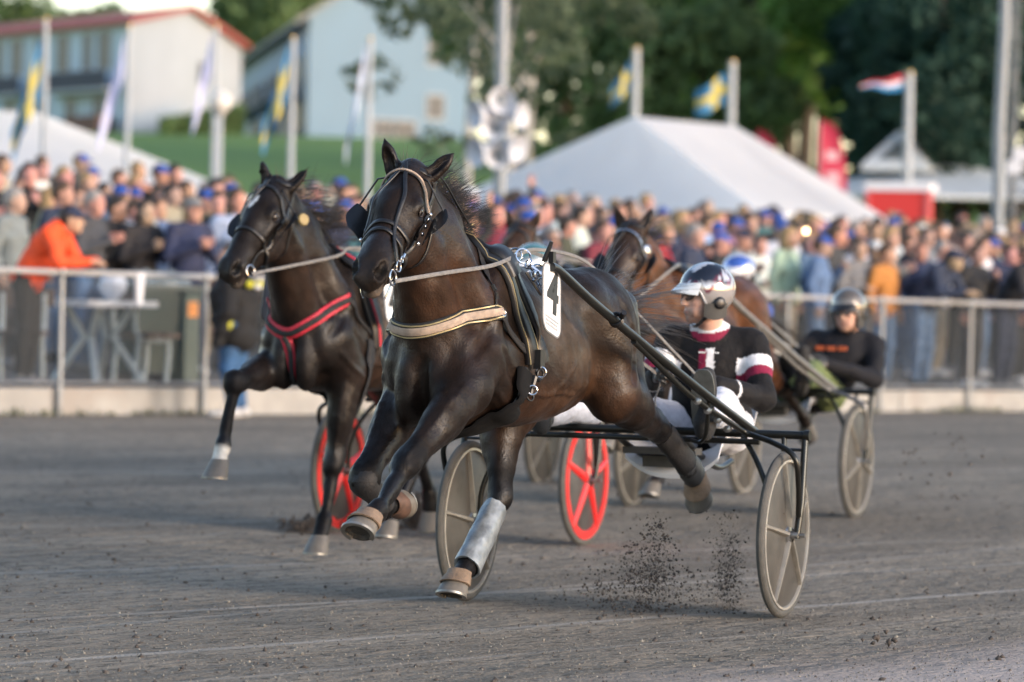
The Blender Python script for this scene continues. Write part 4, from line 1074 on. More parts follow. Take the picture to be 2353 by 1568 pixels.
# ------------------------------------------------------------------ drivers
SKIN = mat('skin', (.45, .27, .20), .5, var=.12, vs=25, bump=.05, vc=True)
CLOTH_VC = mat('racing_silks', (0, 0, 0), .75, var=.12, vs=40, bump=.25, bs=45, spec=.25, sheen=.03, vc=True)
HELM = mat('helmet_shell', (0, 0, 0), .12, .45, var=.03, vc=True, coat=.8, spec=.6)
GLASS = mat('tinted_glass', (.05, .045, .045), .05, var=.02, spec=.8, coat=.5, alpha=.45)
GLOVE = mat('dark_glove', (.02, .02, .022), .7, var=.2)
def skin_fn(J, base=(.66, .41, .32), beard=None, glove=None):
    c = np.array(J['head']); f, u, l = head_frame(J)
    def fn(V):
        o = np.tile(np.array(base), (len(V), 1)); R = V-c; a, b, s = R@f, R@u, R@l; hd = np.linalg.norm(R, axis=1) < .17
        def mix(w, col): nonlocal o; w = np.clip(np.where(hd, w, 0), 0, 1)[:, None]; o = o*(1-w)+np.array(col)*w
        mix(np.exp(-((a-.1)/.03)**2-((b+.067)/.012)**2-(s/.024)**2), (.32, .12, .10))
        mix(.35*np.exp(-((a-.08)/.03)**2-((b+.03)/.03)**2-((np.abs(s)-.045)/.025)**2), (.48, .2, .15))
        for sg in (1, -1):
            mix(1.2*np.exp(-((a-.088)/.02)**2-((b-.005)/.006)**2-((s-sg*.031)/.011)**2), (.04, .03, .025))
            mix(1.1*np.exp(-((a-.085)/.02)**2-((b-.030)/.007)**2-((s-sg*.03)/.022)**2), (.09, .055, .035))
        if beard is not None: mix(np.clip((-.045-b)/.02, 0, 1)*np.clip((a-.0)/.02, 0, 1)*np.where(np.exp(-((b+.067)/.008)**2-(s/.022)**2) > .5, 0, .85), beard)
        if glove is not None:
            for k in 'LR':
                w = np.linalg.norm(V-np.array(J['wr'+k]), axis=1); m = (np.clip((.20-w)/.02, 0, 1))[:, None]; o = o*(1-m)+np.array(glove)*m
        return o
    return fn
def helmet(J, parent, cols, visor, strapcol=BLACK):
    """open-face helmet: shell with a cut for the face, ear pads, peak, piping"""
    c = np.array(J['head']); f, u, l = head_frame(J); q = lambda a, b, s: c+f*a+u*b+l*s
    def lower(an):                                         # lower rim height by angle from the face
        a = abs(an); 
        if a < .75: return .050
        if a < 1.25: t = (a-.75)/.5; t = t*t*(3-2*t); return .050-.105*t
        return -.055-.025*min((a-1.25)/.6, 1)
    def fn(x, y, k=1.0):
        an = (x-.5)*2*math.pi; lo = lower(an); top = .150; b0 = math.asin(max(-.9, min(.9, (lo-.035)/.125)))
        b = b0+(math.pi/2-b0)*y; cb = math.cos(b); ir = 1.0
        return q(-.012+.132*k*math.cos(an)*cb, .035+.122*k*math.sin(b), .112*k*math.sin(an)*cb)
    mb = MB(); nu, nv = 56, 16; mb.grid(lambda x, y: fn(x, y), nu, nv); mb.grid(lambda x, y: fn(x, y, .93), nu, nv)
    for i in range(nu): mb.add([fn(i/nu, 0), fn((i+1)/nu, 0), fn((i+1)/nu, 0, .93), fn(i/nu, 0, .93)], [(0, 1, 2, 3)])
    me = mb.mesh('helmet', True, 60)
    V = np.array([tuple(v.co) for v in me.vertices]); R = V-c; a, b, s = R@f, R@u, R@l
    col = cols(a, b, s); at_ = me.color_attributes.new('coat', 'FLOAT_COLOR', 'POINT'); at_.data.foreach_set('color', np.concatenate([col, np.ones((len(col), 1))], 1).astype(np.float32).ravel())
    he = put('helmet', me, HELM, parent)
    mb = MB(); mb.tube([fn(x, 0, 1.0) for x in np.linspace(0, 1, 60)], .006, 8, caps=False); mb.build('helmet_rim', mat('helmet_trim', (.45, .46, .48), .3, .5), he)
    mb = MB()
    def pk(x, y, d=0): an = (x-.5)*1.9; r = 1+.40*y*math.cos(an*.8); return q(-.012+.132*math.cos(an)*r*.97, .060-.030*y-.022*y*abs(an)+d, .112*math.sin(an)*(1+.06*y))
    mb.grid(lambda x, y: pk(x, y), 14, 5); mb.grid(lambda x, y: pk(x, y, .005), 14, 5)
    for i in range(14): mb.add([pk(i/14, 1), pk((i+1)/14, 1), pk((i+1)/14, 1, .005), pk(i/14, 1, .005)], [(0, 1, 2, 3)])
    mb.build('peak', visor, he, angle=50)
    for sg in (1, -1):
        mb = MB()
        def pad(x, y, k=1.): an = sg*(1.05+.95*x); return q(-.012+.126*k*math.cos(an), -.03-.075*y*(1-.25*(2*x-1)**2), .107*k*math.sin(an)*(1-.13*y))
        mb.grid(lambda x, y: pad(x, y), 8, 6); mb.grid(lambda x, y: pad(x, y, .86), 8, 6)
        for i in range(8): mb.add([pad(i/8, 1), pad((i+1)/8, 1), pad((i+1)/8, 1, .86), pad(i/8, 1, .86)], [(0, 1, 2, 3)])
        for e in (0, 1):
            for i in range(6): mb.add([pad(e, i/6), pad(e, (i+1)/6), pad(e, (i+1)/6, .86), pad(e, i/6, .86)], [(0, 1, 2, 3)])
        mb.build('ear_pad', PAD, he, angle=50)
        mb = MB(); mb.lathe([(.0001, .004), (.018, .004), (.026, 0), (.028, -.004)], 18, tuple(q(-.02, -.028, sg*.112)), rot=Vector(l*sg).to_track_quat('Z', 'Y').to_matrix()); mb.build('ear_hole', BLACK, he)
        mb = MB(); P = catmull([q(.02, -.07, sg*.092), q(.045, -.105, sg*.06), q(.055, -.128, sg*.02), q(.055, -.130, 0)], 5); ribbon(mb, np.array(P), np.array([unit(p-q(-.02, -.05, 0)) for p in P]), .016, .004); mb.build('chin_strap', strapcol, he)
    return he
def glasses(J, parent, m=GLASS, clear=False):
    c = np.array(J['head']); f, u, l = head_frame(J); q = lambda a, b, s: c+f*a+u*b+l*s
    g = empty('glasses', parent=parent); KIDS.setdefault(parent, []).append(g)
    for s in (1, -1):
        mb = MB(); ce = lambda x, y: q(.108-.022*((x+.3)*.75)**2 if x > 0 else .108-.006*x*x, .006+.019*y, s*(.033+.028*x))
        P = [ce(math.cos(t)*(1 if abs(math.cos(t)) < .95 else 1), math.sin(t)) for t in np.linspace(0, 2*math.pi, 22)[:-1]]
        mb.v += [tuple(p) for p in P]+[tuple(p-f*.003) for p in P]; n = 21; mb.f += [tuple(range(n)), tuple(range(n, 2*n))[::-1]]+[(i, (i+1) % n, n+(i+1) % n, n+i) for i in range(n)]; mb.m += [0]*(n+2)
        mb.build('lens', m, g, angle=30)
        mb = MB(); mb.tube([P[0], q(.085, .010, s*.072), q(0, .012, s*.080)], .0026, 6); mb.tube(P, .0022, 6, closed=True); mb.build('frame', BLACK, g)
def dress(root, J, D, skin, jac, tro, shoe, h, names=('jacket', 'trousers', 'boots')):
    put('body', np_mesh('person_body', *D['body'], skin), SKIN, root)
    put(names[0], np_mesh('jacket', *D['jacket'], jac), CLOTH_VC, root)
    put(names[1], np_mesh('trousers', *D['trousers'], tro), CLOTH_VC, root)
    for s in 'LR': put(names[2][:-1], np_mesh('boot', *D['shoe'+s], shoe), CLOTH_VC, root)
flat = lambda c: (lambda V: np.tile(np.array(c, float), (len(V), 1)))
def seg_t(V, a, b):
    a, b = np.array(a), np.array(b); t = ((V-a)@(b-a))/((b-a)@(b-a)); return t, np.linalg.norm(V-a-np.clip(t, 0, 1)[:, None]*(b-a), axis=1)
def silks1(J):
    def fn(V):
        o = np.tile(np.array((.0055, .0055, .007)), (len(V), 1))
        def mix(m, col): o[m] = col
        MAR, WH = (.20, .012, .045), (.66, .68, .72)
        for k in 'LR':
            t, d = seg_t(V, J['sh'+k], J['el'+k]); arm_ = (d < .10)
            mix(arm_ & (t > .30) & (t < .50), WH); mix(arm_ & (t >= .50) & (t < .66), MAR)
            t, d = seg_t(V, J['el'+k], J['wr'+k]); w = V[:, 2]-J['wr'+k][2]
            mix((d < .08) & (t > .62) & (t < .665), WH)
        t, d = seg_t(V, J['chest'], J['neck'])
        nk = (t > .60) & (d < .092); 
        mix(nk & (t < .68), WH); mix(nk & (t >= .68) & (t < 1.0), MAR); mix(nk & (t >= 1.0), WH)
        f = np.array(J['bodyf']); lft = unit(np.array(J['shL'])-np.array(J['shR'])); R = V-J['chest']; y = R@lft; fr = (R@f) > .02
        mix(fr & (np.abs(y-.000) < .019) & (t < .68) & (t > -1.6), WH); mix(fr & (np.abs(y+.036) < .018) & (t < .66) & (t > -1.6), MAR)
        return o
    return fn

# ------------------------------------------------------------------ the four horses with their sulkies and drivers
def heading(th): t = math.radians(th); return math.atan2(-math.cos(t), -math.sin(t))
def shift(P, dx):
    out = {}
    for k, v in P.items():
        if isinstance(v, dict): out[k] = {a: (b+A_(dx, 0, 0) if a != 'back' else b) for a, b in v.items()}
        else: out[k] = v
    return out
HAIRM = mat('horse_hair', (.012, .009, .008), .45, var=.3, vs=20, sheen=.1)
HAIRW = mat('wispy_hair', (.10, .07, .045), .5, var=.3, vs=20)
SILV = mat('silver_boot', (.21, .235, .255), .42, .35, var=.45, vs=16, bump=.35, bs=24)
TAN = mat('tan_boot', (.20, .14, .095), .7, var=.25, vs=18, bump=.25, bs=90)
NEOP = mat('black_boot', (.008, .008, .0095), .65, var=.25, vs=30, bump=.25, bs=110)
REINS = []
def horse(label, P, coat, A, th, h, hoofs, seed=1, group='harness racing horses'):
    root = thing('horse', label, 'horse', (A[0], A[1], 0), heading(th), group)
    S = horse_sdf(P, h, lo=(-.75, -.5, .0)); V, F = S.polygonise(); put('body', np_mesh('horse_body', V, F, coat_fn(P, coat)), COAT, root)
    for nm, (toe, dn, boot) in hoofs.items(): add_hoof(root, P[nm]['cor'], toe, dn, HOOF, boot)
    eyes(S, root); return root, S
def tail_mane(S, P, root, dx, n, tail_dir, length, mane_dir, seed, droop=.35, forelock=True, mane_len=.2, mane_n=90, r=.0022):
    q = np.random.RandomState(seed); c = A_(.47+dx, 0, 1.27)
    mb = MB(); roots = c+q.normal(size=(n, 3))*A_(.02, .022, .03); strands(mb, roots, [tail_dir]*n, length, r, 9, .06, droop, .13, seed, wind=(-.1, 0, 0)); mb.build('tail', HAIRM, root)
    wi = A_(1.95+dx, 0, 1.50); pl = P['poll']; mb = MB(); R = []; D = []
    for i in range(mane_n):
        t = q.rand(); p = wi*(1-t)+(pl+A_(-.05, 0, .02))*t; p = p+A_(-.07*math.sin(t*3.14)*1.0, 0, .09*math.sin(t*3.14)); R.append(S.snap([p], -.004)[0]); D.append(mane_dir)
    strands(mb, R, D, mane_len, r*.62, 7, .06, .3, .22, seed+1); mb.build('mane', HAIRM, root)
    if forelock:
        mb = MB(); R = [S.Hd(-.01+.01*q.normal(), .0, .03*q.normal()) for i in range(26)]; strands(mb, R, [(-.15, .1, 1)]*26, .13, .0010, 7, .16, .2, .35, seed+2, lock=3); mb.build('forelock', HAIRW, root)
def reins(label, root_loc, th, pts_by_side, m=REIN, w=.016):
    r = thing('reins', label, 'reins', root_loc, heading(th), 'driving reins')
    for P in pts_by_side:
        P = np.array(catmull(P, 10)); mb = MB(); T = np.gradient(P, axis=0); N_ = np.cross(T, np.cross(A_(0, 1, 0), T)); s = 1 if P[:, 1].mean() > 0 else -1
        N_ = np.tile(A_(.1, s, .25), (len(P), 1)); ribbon(mb, P, N_, w, .004); mb.build('rein', m, r, angle=60)
    return r
# --- leading rig, number 4
RA1, TH1 = (.505, 16.81), 21
h1, S1 = horse('dark brown trotting horse wearing number 4 with cream breast collar, leading the race', P1, BROWN, RA1, TH1, .0085,
    dict(LF=((.83, 0, .55), (.6, 0, -.8), TAN), RH=((.95, 0, .2), (.35, 0, -.95), TAN), LH=((.5, 0, -.85), (-.75, 0, -.6), TAN), RF=((-.3, 0, -.95), (-.8, 0, .35), mat('brown_boot', (.09, .05, .035), .7, var=.25))))
bridle(S1, h1, True, True, CREAM); harness1(S1, h1)
q = P1['RH']; mb = MB(); ax_ = unit(q['fet']-q['hock']); tube_boot(mb, lerp(q['hock'], q['fet'], .16), lerp(q['hock'], q['fet'], .98), .050, .056, S1, A_(.6, 0, .8), seed=2, wob=.002); mb.build('shin_boot', SILV, h1)
q = P1['LH']; mb = MB(); tube_boot(mb, lerp(q['hock'], q['fet'], .10), lerp(q['hock'], q['fet'], .92), .050, .050, S1, A_(.4, 0, -.9), seed=3); mb.build('shin_boot', NEOP, h1)
mb = MB(); tube_boot(mb, lerp(q['hock'], q['fet'], .82), lerp(q['fet'], q['cor'], .55), .052, .050, S1, A_(.4, 0, -.9), seed=4); mb.build('fetlock_boot', mat('grey_boot', (.035, .037, .04), .5, var=.2), h1)
q = P1['RF']; mb = MB(); mb.tube(catmull([lerp(q['knee'], q['elbow'], .20), lerp(q['knee'], q['elbow'], .08), q['knee']+A_(.008, 0, -.012), lerp(q['knee'], q['fet'], .22)+A_(.004, 0, -.012), lerp(q['knee'], q['fet'], .6), lerp(q['knee'], q['fet'], .95)], 5), [.050]*6+list(np.linspace(.055, .058, 5))+list(np.linspace(.056, .046, 8))+list(np.linspace(.046, .044, 7)), 18); mb.build('knee_boot', NEOP, h1)
tail_mane(S1, P1, h1, 0, 340, (-1, .03, .16), 1.0, (-.7, .55, .5), 4, droop=.22, mane_len=.17, mane_n=560)
s1 = sulky('racing sulky with dusty grey wheels nearest the camera, behind horse number 4', RA1, TH1, 'grey', TUBE, .17)
d1 = thing('person', 'driver with white peaked dark helmet, black maroon and white silks and white trousers', 'person', (*RA1, 0), heading(TH1), 'sulky drivers')
J1 = dict(pelvis=A_(-.90, .10, .79), chest=A_(-.84, .12, 1.06), neck=A_(-.775, .125, 1.235), head=A_(-.70, .125, 1.375), face=A_(.70, -.72, -.05), up=(.05, -.05, 1), bodyf=A_(.93, -.30, .1),
    shL=A_(-.86, .31, 1.155), shR=A_(-.77, -.06, 1.16), elL=A_(-.72, .40, .92), elR=A_(-.55, -.12, .94), wrL=A_(-.45, .27, .985), wrR=A_(-.33, .03, 1.02),
    hipL=A_(-.87, .20, .77), hipR=A_(-.86, .0, .77), knL=A_(-.34, .33, .90), knR=A_(-.34, -.20, .90), anL=A_(.10, .405, .84), anR=A_(.10, -.33, .84), toeL=A_(.17, .425, 1.04), toeR=A_(.17, -.345, 1.04), fwd=(.4, 0, 1),
    handL=dict(dir=(.8, -.5, .15), palm=(-.3, -.6, -.3), thumb=(0, 0, 1), curl=1.5), handR=dict(dir=(.85, .4, .15), palm=(-.3, .6, -.3), thumb=(0, 0, 1), curl=1.5))
D1 = person(J1, .0075, None, .0026, 3, 1.0)
dress(d1, J1, D1, skin_fn(J1, beard=(.26, .15, .11), glove=(.02, .02, .02)), silks1(J1), flat((.60, .62, .68)), flat((.03, .032, .035)), .0075, ('silks', 'trousers', 'boots'))
def hc1(a, b, s):
    o = np.tile(np.array((.42, .40, .39)), (len(a), 1)); w = b+.022*np.sin(a*34)+.25*np.abs(s)*0
    o[(b > .060+.010*np.sin(a*30)) & (a > -.085)] = (.012, .014, .024); o[(w > .044) & (w < .056)] = (.16, .012, .035); o[(w > .064) & (w < .069)] = (.62, .62, .65); o[(w > .074) & (w < .081)] = (.12, .012, .03)
    f_ = (b > .10) & (np.abs(s) > .012) & (np.abs(s) < .042+.1*(a+.02)) & (a > -.03) & (a < .075); o[f_] = (.62, .62, .65)
    rr = np.hypot(a+.068, b-.10); o[(rr < .026) & (rr > .017)] = (.62, .62, .66); o[(rr < .010)] = (.5, .5, .55); return o
helmet(J1, d1, hc1, mat('white_peak', (.66, .70, .72), .3, var=.05)); glasses(J1, d1)
mb = MB(); lf = unit(J1['shL']-J1['shR']); f_ = unit(np.array(J1['bodyf'])); c_ = J1['chest']+f_*.172+lf*.080+A_(0, 0, .045)
for k, (x, w_) in enumerate(((-.036, .008), (-.025, .008), (-.014, .008), (-.003, .008), (.012, .013), (.026, .009), (.037, .008), (.047, .007))): mb.box(c_+lf*x+f_*.004, (.004, w_, .009 if k != 4 else .013), Matrix((f_, lf, np.cross(f_, lf))).transposed())
mb.build('chest_print', WHITE, d1, smooth=False)
reins('pair of grey reins from the bit of horse number 4 to its driver', (*RA1, 0), TH1, [[S1.Hd(.50, -.09, s*.075), A_(2.45, s*.125, 1.452), A_(2.15, s*.19, 1.483), A_(1.79, s*.155, 1.525), A_(1.35, s*.075, 1.555), A_(.8, s*.075, 1.52), A_(.35, s*.10, 1.36), A_(-.05, s*.12+.05, 1.16), (J1['wrL']+A_(.07, -.04, .0)) if s > 0 else (J1['wrR']+A_(.08, .03, .0)), ((J1['wrL'] if s > 0 else J1['wrR'])+A_(.02, 0, -.12)), ((J1['wrL'] if s > 0 else J1['wrR'])+A_(-.05, -.02*s, -.24))] for s in (1, -1)])
for s, a in ((1, J1['toeL']), (-1, J1['toeR'])):
    an = J1['an'+('L' if s > 0 else 'R')]; c0 = lerp(an+A_(.055, 0, -.075), a+A_(.05, 0, .035), .5); up_ = unit(a-an); lat_ = A_(0, 1, 0); fw_ = np.cross(up_, lat_)*-1; mb = MB(); hh = np.linalg.norm(a-an)*.5+.05
    P_ = [(.052*math.copysign(abs(math.cos(t))**.7, math.cos(t))*(1+.12*math.sin(t)), hh*math.copysign(abs(math.sin(t))**.8, math.sin(t))) for t in np.linspace(0, 2*math.pi, 29)[:-1]]
    mb.prism(P_, -.004, .004, lambda x, y, z: tuple(c0+lat_*x+up_*y+fw_*z)); mb.build('foot_guard', mat('smoky_guard', (.13, .14, .135), .3, var=.2, alpha=.72), s1, angle=40)

# --- second rig, number 2, red wheels
RA2, TH2 = (-.27, 21.12), 22
P2 = dict(dx=-.15, poll=A_(2.42, -.01, 1.855), nose=A_(2.83, -.075, 1.43), headleft=(.22, 1, 0), ear=(A_(-.30, .55, .72), A_(.10, -.18, 1)), rough=.003,
    RF=dict(elbow=A_(2.02, -.16, .97), knee=A_(2.55, -.14, .90), fet=A_(2.67, -.14, .60), cor=A_(2.70, -.14, .52)),
    LF=dict(elbow=A_(1.88, .15, .93), knee=A_(1.91, .11, .49), fet=A_(1.99, .10, .21), cor=A_(2.04, .10, .125)),
    RH=dict(stifle=A_(.72, -.17, .93), hock=A_(.33, -.13, .54), fet=A_(.14, -.12, .25), cor=A_(.13, -.12, .16), back=(-1, 0, .3)),
    LH=dict(stifle=A_(.90, .17, .92), hock=A_(.86, .13, .50), fet=A_(1.15, .12, .22), cor=A_(1.22, .12, .16), back=(-.9, 0, -.4)))
C2 = dict(BROWN, body=(.0075, .0055, .005), warm=(.028, .014, .008), sock=('RF',), star=((.15, -.012, .045, .02),), neck=.6)
h2, S2 = horse('dark horse with white star and red breast collar, second in the race', P2, C2, RA2, TH2, .011,
    dict(LF=((1, 0, .0), (.1, 0, -1), None), RF=((1, 0, .1), (.1, 0, -1), None), RH=((.8, 0, -.5), (-.35, 0, -.9), None), LH=((1, 0, .1), (.2, 0, -1), None)))
bridle(S2, h2, False, True, None)
mb = MB(); cp = [(2.02, -.24, 1.30), (2.12, -.16, 1.22), (2.20, -.03, 1.145), (2.19, .08, 1.20), (2.10, .20, 1.285), (2.0, .25, 1.325)]
mb = MB(); strap(mb, S2, cp, .062, .009, .003, 10, relax=5); bc = mb.build('breast_collar', RED, h2, angle=60)
mb = MB(); strap(mb, S2, cp, .026, .006, .0125, 10, relax=5); mb.build('collar_band', WEB, bc, angle=60)
mb = MB(); strap(mb, S2, [(2.20, -.03, 1.15), (2.19, -.01, 1.05), (2.15, .0, .95), (2.05, 0, .87)], .055, .008, .003, 8, relax=4); mb.build('chest_strap', RED, bc, angle=60)
mb = MB(); strap(mb, S2, [(2.20, -.03, 1.13), (2.19, -.01, 1.05), (2.15, .0, .95), (2.05, 0, .87)], .024, .006, .012, 8, relax=4); mb.build('collar_band', WEB, bc, angle=60)
for s in (1, -1): mb = MB(); strap(mb, S2, [(2.0, s*.25, 1.32), (1.85, s*.28, 1.22), (1.72, s*.29, 1.12)], .026, .006, .003, 8); mb.build('collar_strap', WEB, bc, angle=60)
def simple_saddle(S, h, dx, digit, trim=None, plate=True):
    R = girth_ring(S, 1.72+dx+.12, .2, 1.2, 46, -.3, math.pi+.3); R = smooth_path(R, 4); R = R+S.grad(R)*np.clip(.003-S.sample(R), 0, .02)[:, None]; mb = MB(); ribbon(mb, R, S.grad(R), .11, .024); sa = mb.build('saddle_pad', BLACK, h, angle=60)
    if trim: mb = MB(); ribbon(mb, R+S.grad(R)*.022, S.grad(R), .02, .006); mb.build('saddle_trim', trim, sa, angle=60)
    R = girth_ring(S, 1.75+dx+.12, -.2, 1.2, 40, math.pi+.2, 2*math.pi-.2); R = smooth_path(R, 4); mb = MB(); ribbon(mb, R, S.grad(R), .09, .014); mb.build('girth', WEB, h, angle=60)
    for s in (1, -1):
        mb = MB(); p = A_(1.80+dx, s*.20, 1.44)
        for i, (a, b, c, r) in enumerate(((0, 0, .05, .03), (.0, .06, .0, .022), (-.02, .10, -.06, .022))): ring(mb, p+A_(a, s*b, c), r, .005, (1, s*.5*(-1)**i, .3))
        mb.tube([p, p+A_(-.05, s*.12, -.02)], [.012, .010], 8); mb.build('shaft_hitch', CHROME, sa)
        if plate: number_plate(sa, A_(1.86+dx, s*.335, 1.34), (-s, 0, 0), (.03, -s*.12, 1), digit, small=False)
    return sa
simple_saddle(S2, h2, -.12, '2', RED)
mb = MB(); P_ = smooth_path(catmull([S2.Hd(0, -.02, 0), A_(2.2, .04, 1.78), A_(1.75, .01, 1.60)], 8), 2); ribbon(mb, P_, np.tile(A_(.3, .5, .8), (len(P_), 1)), .024, .006); oc = mb.build('overcheck', BLACK, h2, angle=60)
mb = MB(); mb.lathe([(.0001, -.012), (.027, -.010), (.032, 0), (.027, .010), (.0001, .012)], 18, tuple(S2.snap([A_(2.32, .16, 1.72)], .03)[0]), rot=Vector((.5, .8, .2)).to_track_quat('Z', 'Y').to_matrix()); mb.build('neck_disc', mat('dull_gold', (.26, .20, .085), .6, .1), h2, angle=50)
tail_mane(S2, P2, h2, -.15, 120, (-1, 0, -.2), .75, (-.85, .5, .25), 14, mane_len=.34, mane_n=260, r=.003)
s2 = sulky('racing sulky with red five spoke wheels behind the red collared horse', RA2, TH2, 'red', TUBE, .35)
def simple_driver(label, A, th, dv, lean, up, silk, trou, helm, peak, base=(.55, .33, .25), face=(.95, -.25, -.1), h=.013, goggles=False):
    J = {k: (v.copy() if isinstance(v, np.ndarray) else v) for k, v in J1.items()}; J['face'] = A_(*face); J['bodyf'] = A_(1, 0, .1)
    for k, f_ in dict(pelvis=.3, hipL=.3, hipR=.3, chest=.75, neck=.95, shL=.85, shR=.85, elL=.7, elR=.6, wrL=.4, wrR=.4, head=1.).items(): J[k] = J[k]+A_(-lean*f_, dv*f_, up*f_)
    D = person(J, h, .01, .004, 9); r = thing('person', label, 'person', (*A, 0), heading(th), 'sulky drivers')
    dress(r, J, D, skin_fn(J, base, glove=(.02, .02, .02)), flat(silk), flat(trou), flat((.03, .03, .03)), h, ('silks', 'trousers', 'boots'))
    helmet(J, r, helm, peak); glasses(J, r, CHROME if goggles else GLASS); return r, J
solid = lambda c: (lambda a, b, s: np.tile(np.array(c), (len(a), 1)))
def teal(a, b, s): o = np.tile(np.array((.30, .33, .33)), (len(a), 1)); o[b > .09] = (.10, .24, .24); return o
def bluewhite(a, b, s): o = np.tile(np.array((.62, .63, .68)), (len(a), 1)); w = np.sin(a*50+s*40)*.03+b; o[(w > .06) & (w < .12)] = (.06, .14, .50); return o
d2, J2 = simple_driver('driver with teal and silver helmet just showing over the leading horse', RA2, TH2, .0, 0, .115, (.05, .03, .03), (.55, .55, .55), teal, WHITE)
def pair(S, J, tz=1.58, dx=0.):
    return [[S.Hd(.50, -.09, s*.075), A_(2.25+dx, s*.19, 1.53), A_(1.80+dx, s*.09, tz), A_(.9, s*.075, 1.54), A_(.35, s*.10, 1.38), A_(-.05, s*.12+.05, 1.18), (J['wrL']+A_(.07, -.04, .0)) if s > 0 else (J['wrR']+A_(.08, .03, .0))] for s in (1, -1)]
reins('pair of grey reins from the bit of the red collared horse', (*RA2, 0), TH2, pair(S2, J2, dx=-.12))

# --- third rig, the bay
RA3, TH3 = (1.47, 24.1), 21
P3 = shift(P1, -.25); P3.update(dx=-.25, poll=A_(2.22, -.01, 1.73), nose=A_(2.56, -.04, 1.27), headleft=(.1, 1, 0), ear=(A_(-.2, .35, .9), A_(.0, -.3, .95)))
C3 = dict(body=(.075, .030, .013), dark=(.016, .011, .009), warm=(.10, .044, .019), muzzle=(.03, .022, .02), dust=(.13, .065, .03), neck=.7, star=(), face=(.020, .014, .011))
h3, S3 = horse('bright bay horse with beaded browband behind the nearest driver', P3, C3, RA3, TH3, .015, dict(LF=((.83, 0, .55), (.6, 0, -.8), None), RH=((.95, 0, .2), (.35, 0, -.95), None), LH=((.5, 0, -.85), (-.75, 0, -.6), None), RF=((-.3, 0, -.95), (-.85, 0, -.1), None)))
bridle(S3, h3, False, True, CHROME)
simple_saddle(S3, h3, -.25, '6', None, False)
mb = MB(); strap(mb, S3, [(1.85, -.27, 1.18), (2.0, -.22, 1.2), (2.09, 0, 1.15), (2.0, .22, 1.2), (1.85, .27, 1.18), (1.65, .28, 1.12)], .06, .009, .003, 8, relax=4); mb.build('breast_collar', BLACK, h3, angle=60)
for s in (1, -1): mb = MB(); mb.lathe([(.0001, -.014), (.024, -.010), (.028, 0), (.024, .010), (.0001, .014)], 16, tuple(S3.Hd(.09, -.05, s*.112)), rot=Vector((.4, s, .2)).to_track_quat('Z', 'Y').to_matrix()); mb.build('rosette', CHROME, h3, angle=50)
tail_mane(S3, P3, h3, -.25, 140, (-1, .12, -.25), .95, (-.8, .3, .3), 24, mane_len=.22, mane_n=90, r=.0045)
s3 = sulky('racing sulky with light grey shafts and grey wheels behind the bay horse', RA3, TH3, 'grey', GREYT, .9, detail=False)
def tan_(a, b, s): o = np.tile(np.array((.22, .19, .155)), (len(a), 1)); o[b > .10] = (.15, .125, .10); return o
d3, J3 = simple_driver('driver in brown grey helmet and goggles, dark jacket with orange print, green trousers', RA3, TH3, .27, .22, -.10, (.007, .0075, .011), (.12, .155, .06), tan_, BLACK, face=(.97, -.12, -.12), goggles=True)
mb = MB()
for k in range(3): mb.box(J3['chest']+A_(.155, -.09+.075*k, .055), (.012, .055, .028))
mb.build('orange_print', mat('orange_print', (.55, .12, .04), .6), d3, smooth=False)
reins('pair of pale reins from the bit of the bay horse', (*RA3, 0), TH3, pair(S3, J3, 1.52, -.25), GREYT)

# --- fourth rig, mostly hidden
RA4, TH4 = (.91, 26.35), 21
P4 = {}
for a, b in (('LF', 'RF'), ('RF', 'LF'), ('LH', 'RH'), ('RH', 'LH')):
    P4[a] = {k: v*A_(1, -1, 1) if k != 'back' else v for k, v in P1[b].items()}
P4.update(poll=A_(2.52, .03, 1.74), nose=A_(2.90, .0, 1.32), ear=(A_(-.2, .35, .9), A_(.0, -.3, .95)))
C4 = dict(BROWN, body=(.045, .025, .016), warm=(.075, .036, .019))
h4, S4 = horse('brown horse mostly hidden behind the leading horse', P4, C4, RA4, TH4, .016, dict(RF=((.83, 0, .55), (.6, 0, -.8), None), LH=((.95, 0, .2), (.35, 0, -.95), None), RH=((.5, 0, -.85), (-.75, 0, -.6), None), LF=((-.3, 0, -.95), (-.85, 0, -.1), None)))
bridle(S4, h4, False, False, None); simple_saddle(S4, h4, 0, '7', None, False)
tail_mane(S4, P4, h4, 0, 90, (-1, 0, -.3), .9, (-.8, .3, .3), 34, mane_len=.22, mane_n=60, r=.0045)
s4 = sulky('racing sulky with grey wheels farthest back, mostly hidden', RA4, TH4, 'grey', GREYT, .5, detail=False)
d4, J4 = simple_driver('driver with blue and white helmet behind the nearest driver', RA4, TH4, .30, .05, .13, (.05, .08, .25), (.55, .56, .6), bluewhite, WHITE)
reins('pair of grey reins from the bit of the half hidden brown horse', (*RA4, 0), TH4, pair(S4, J4))

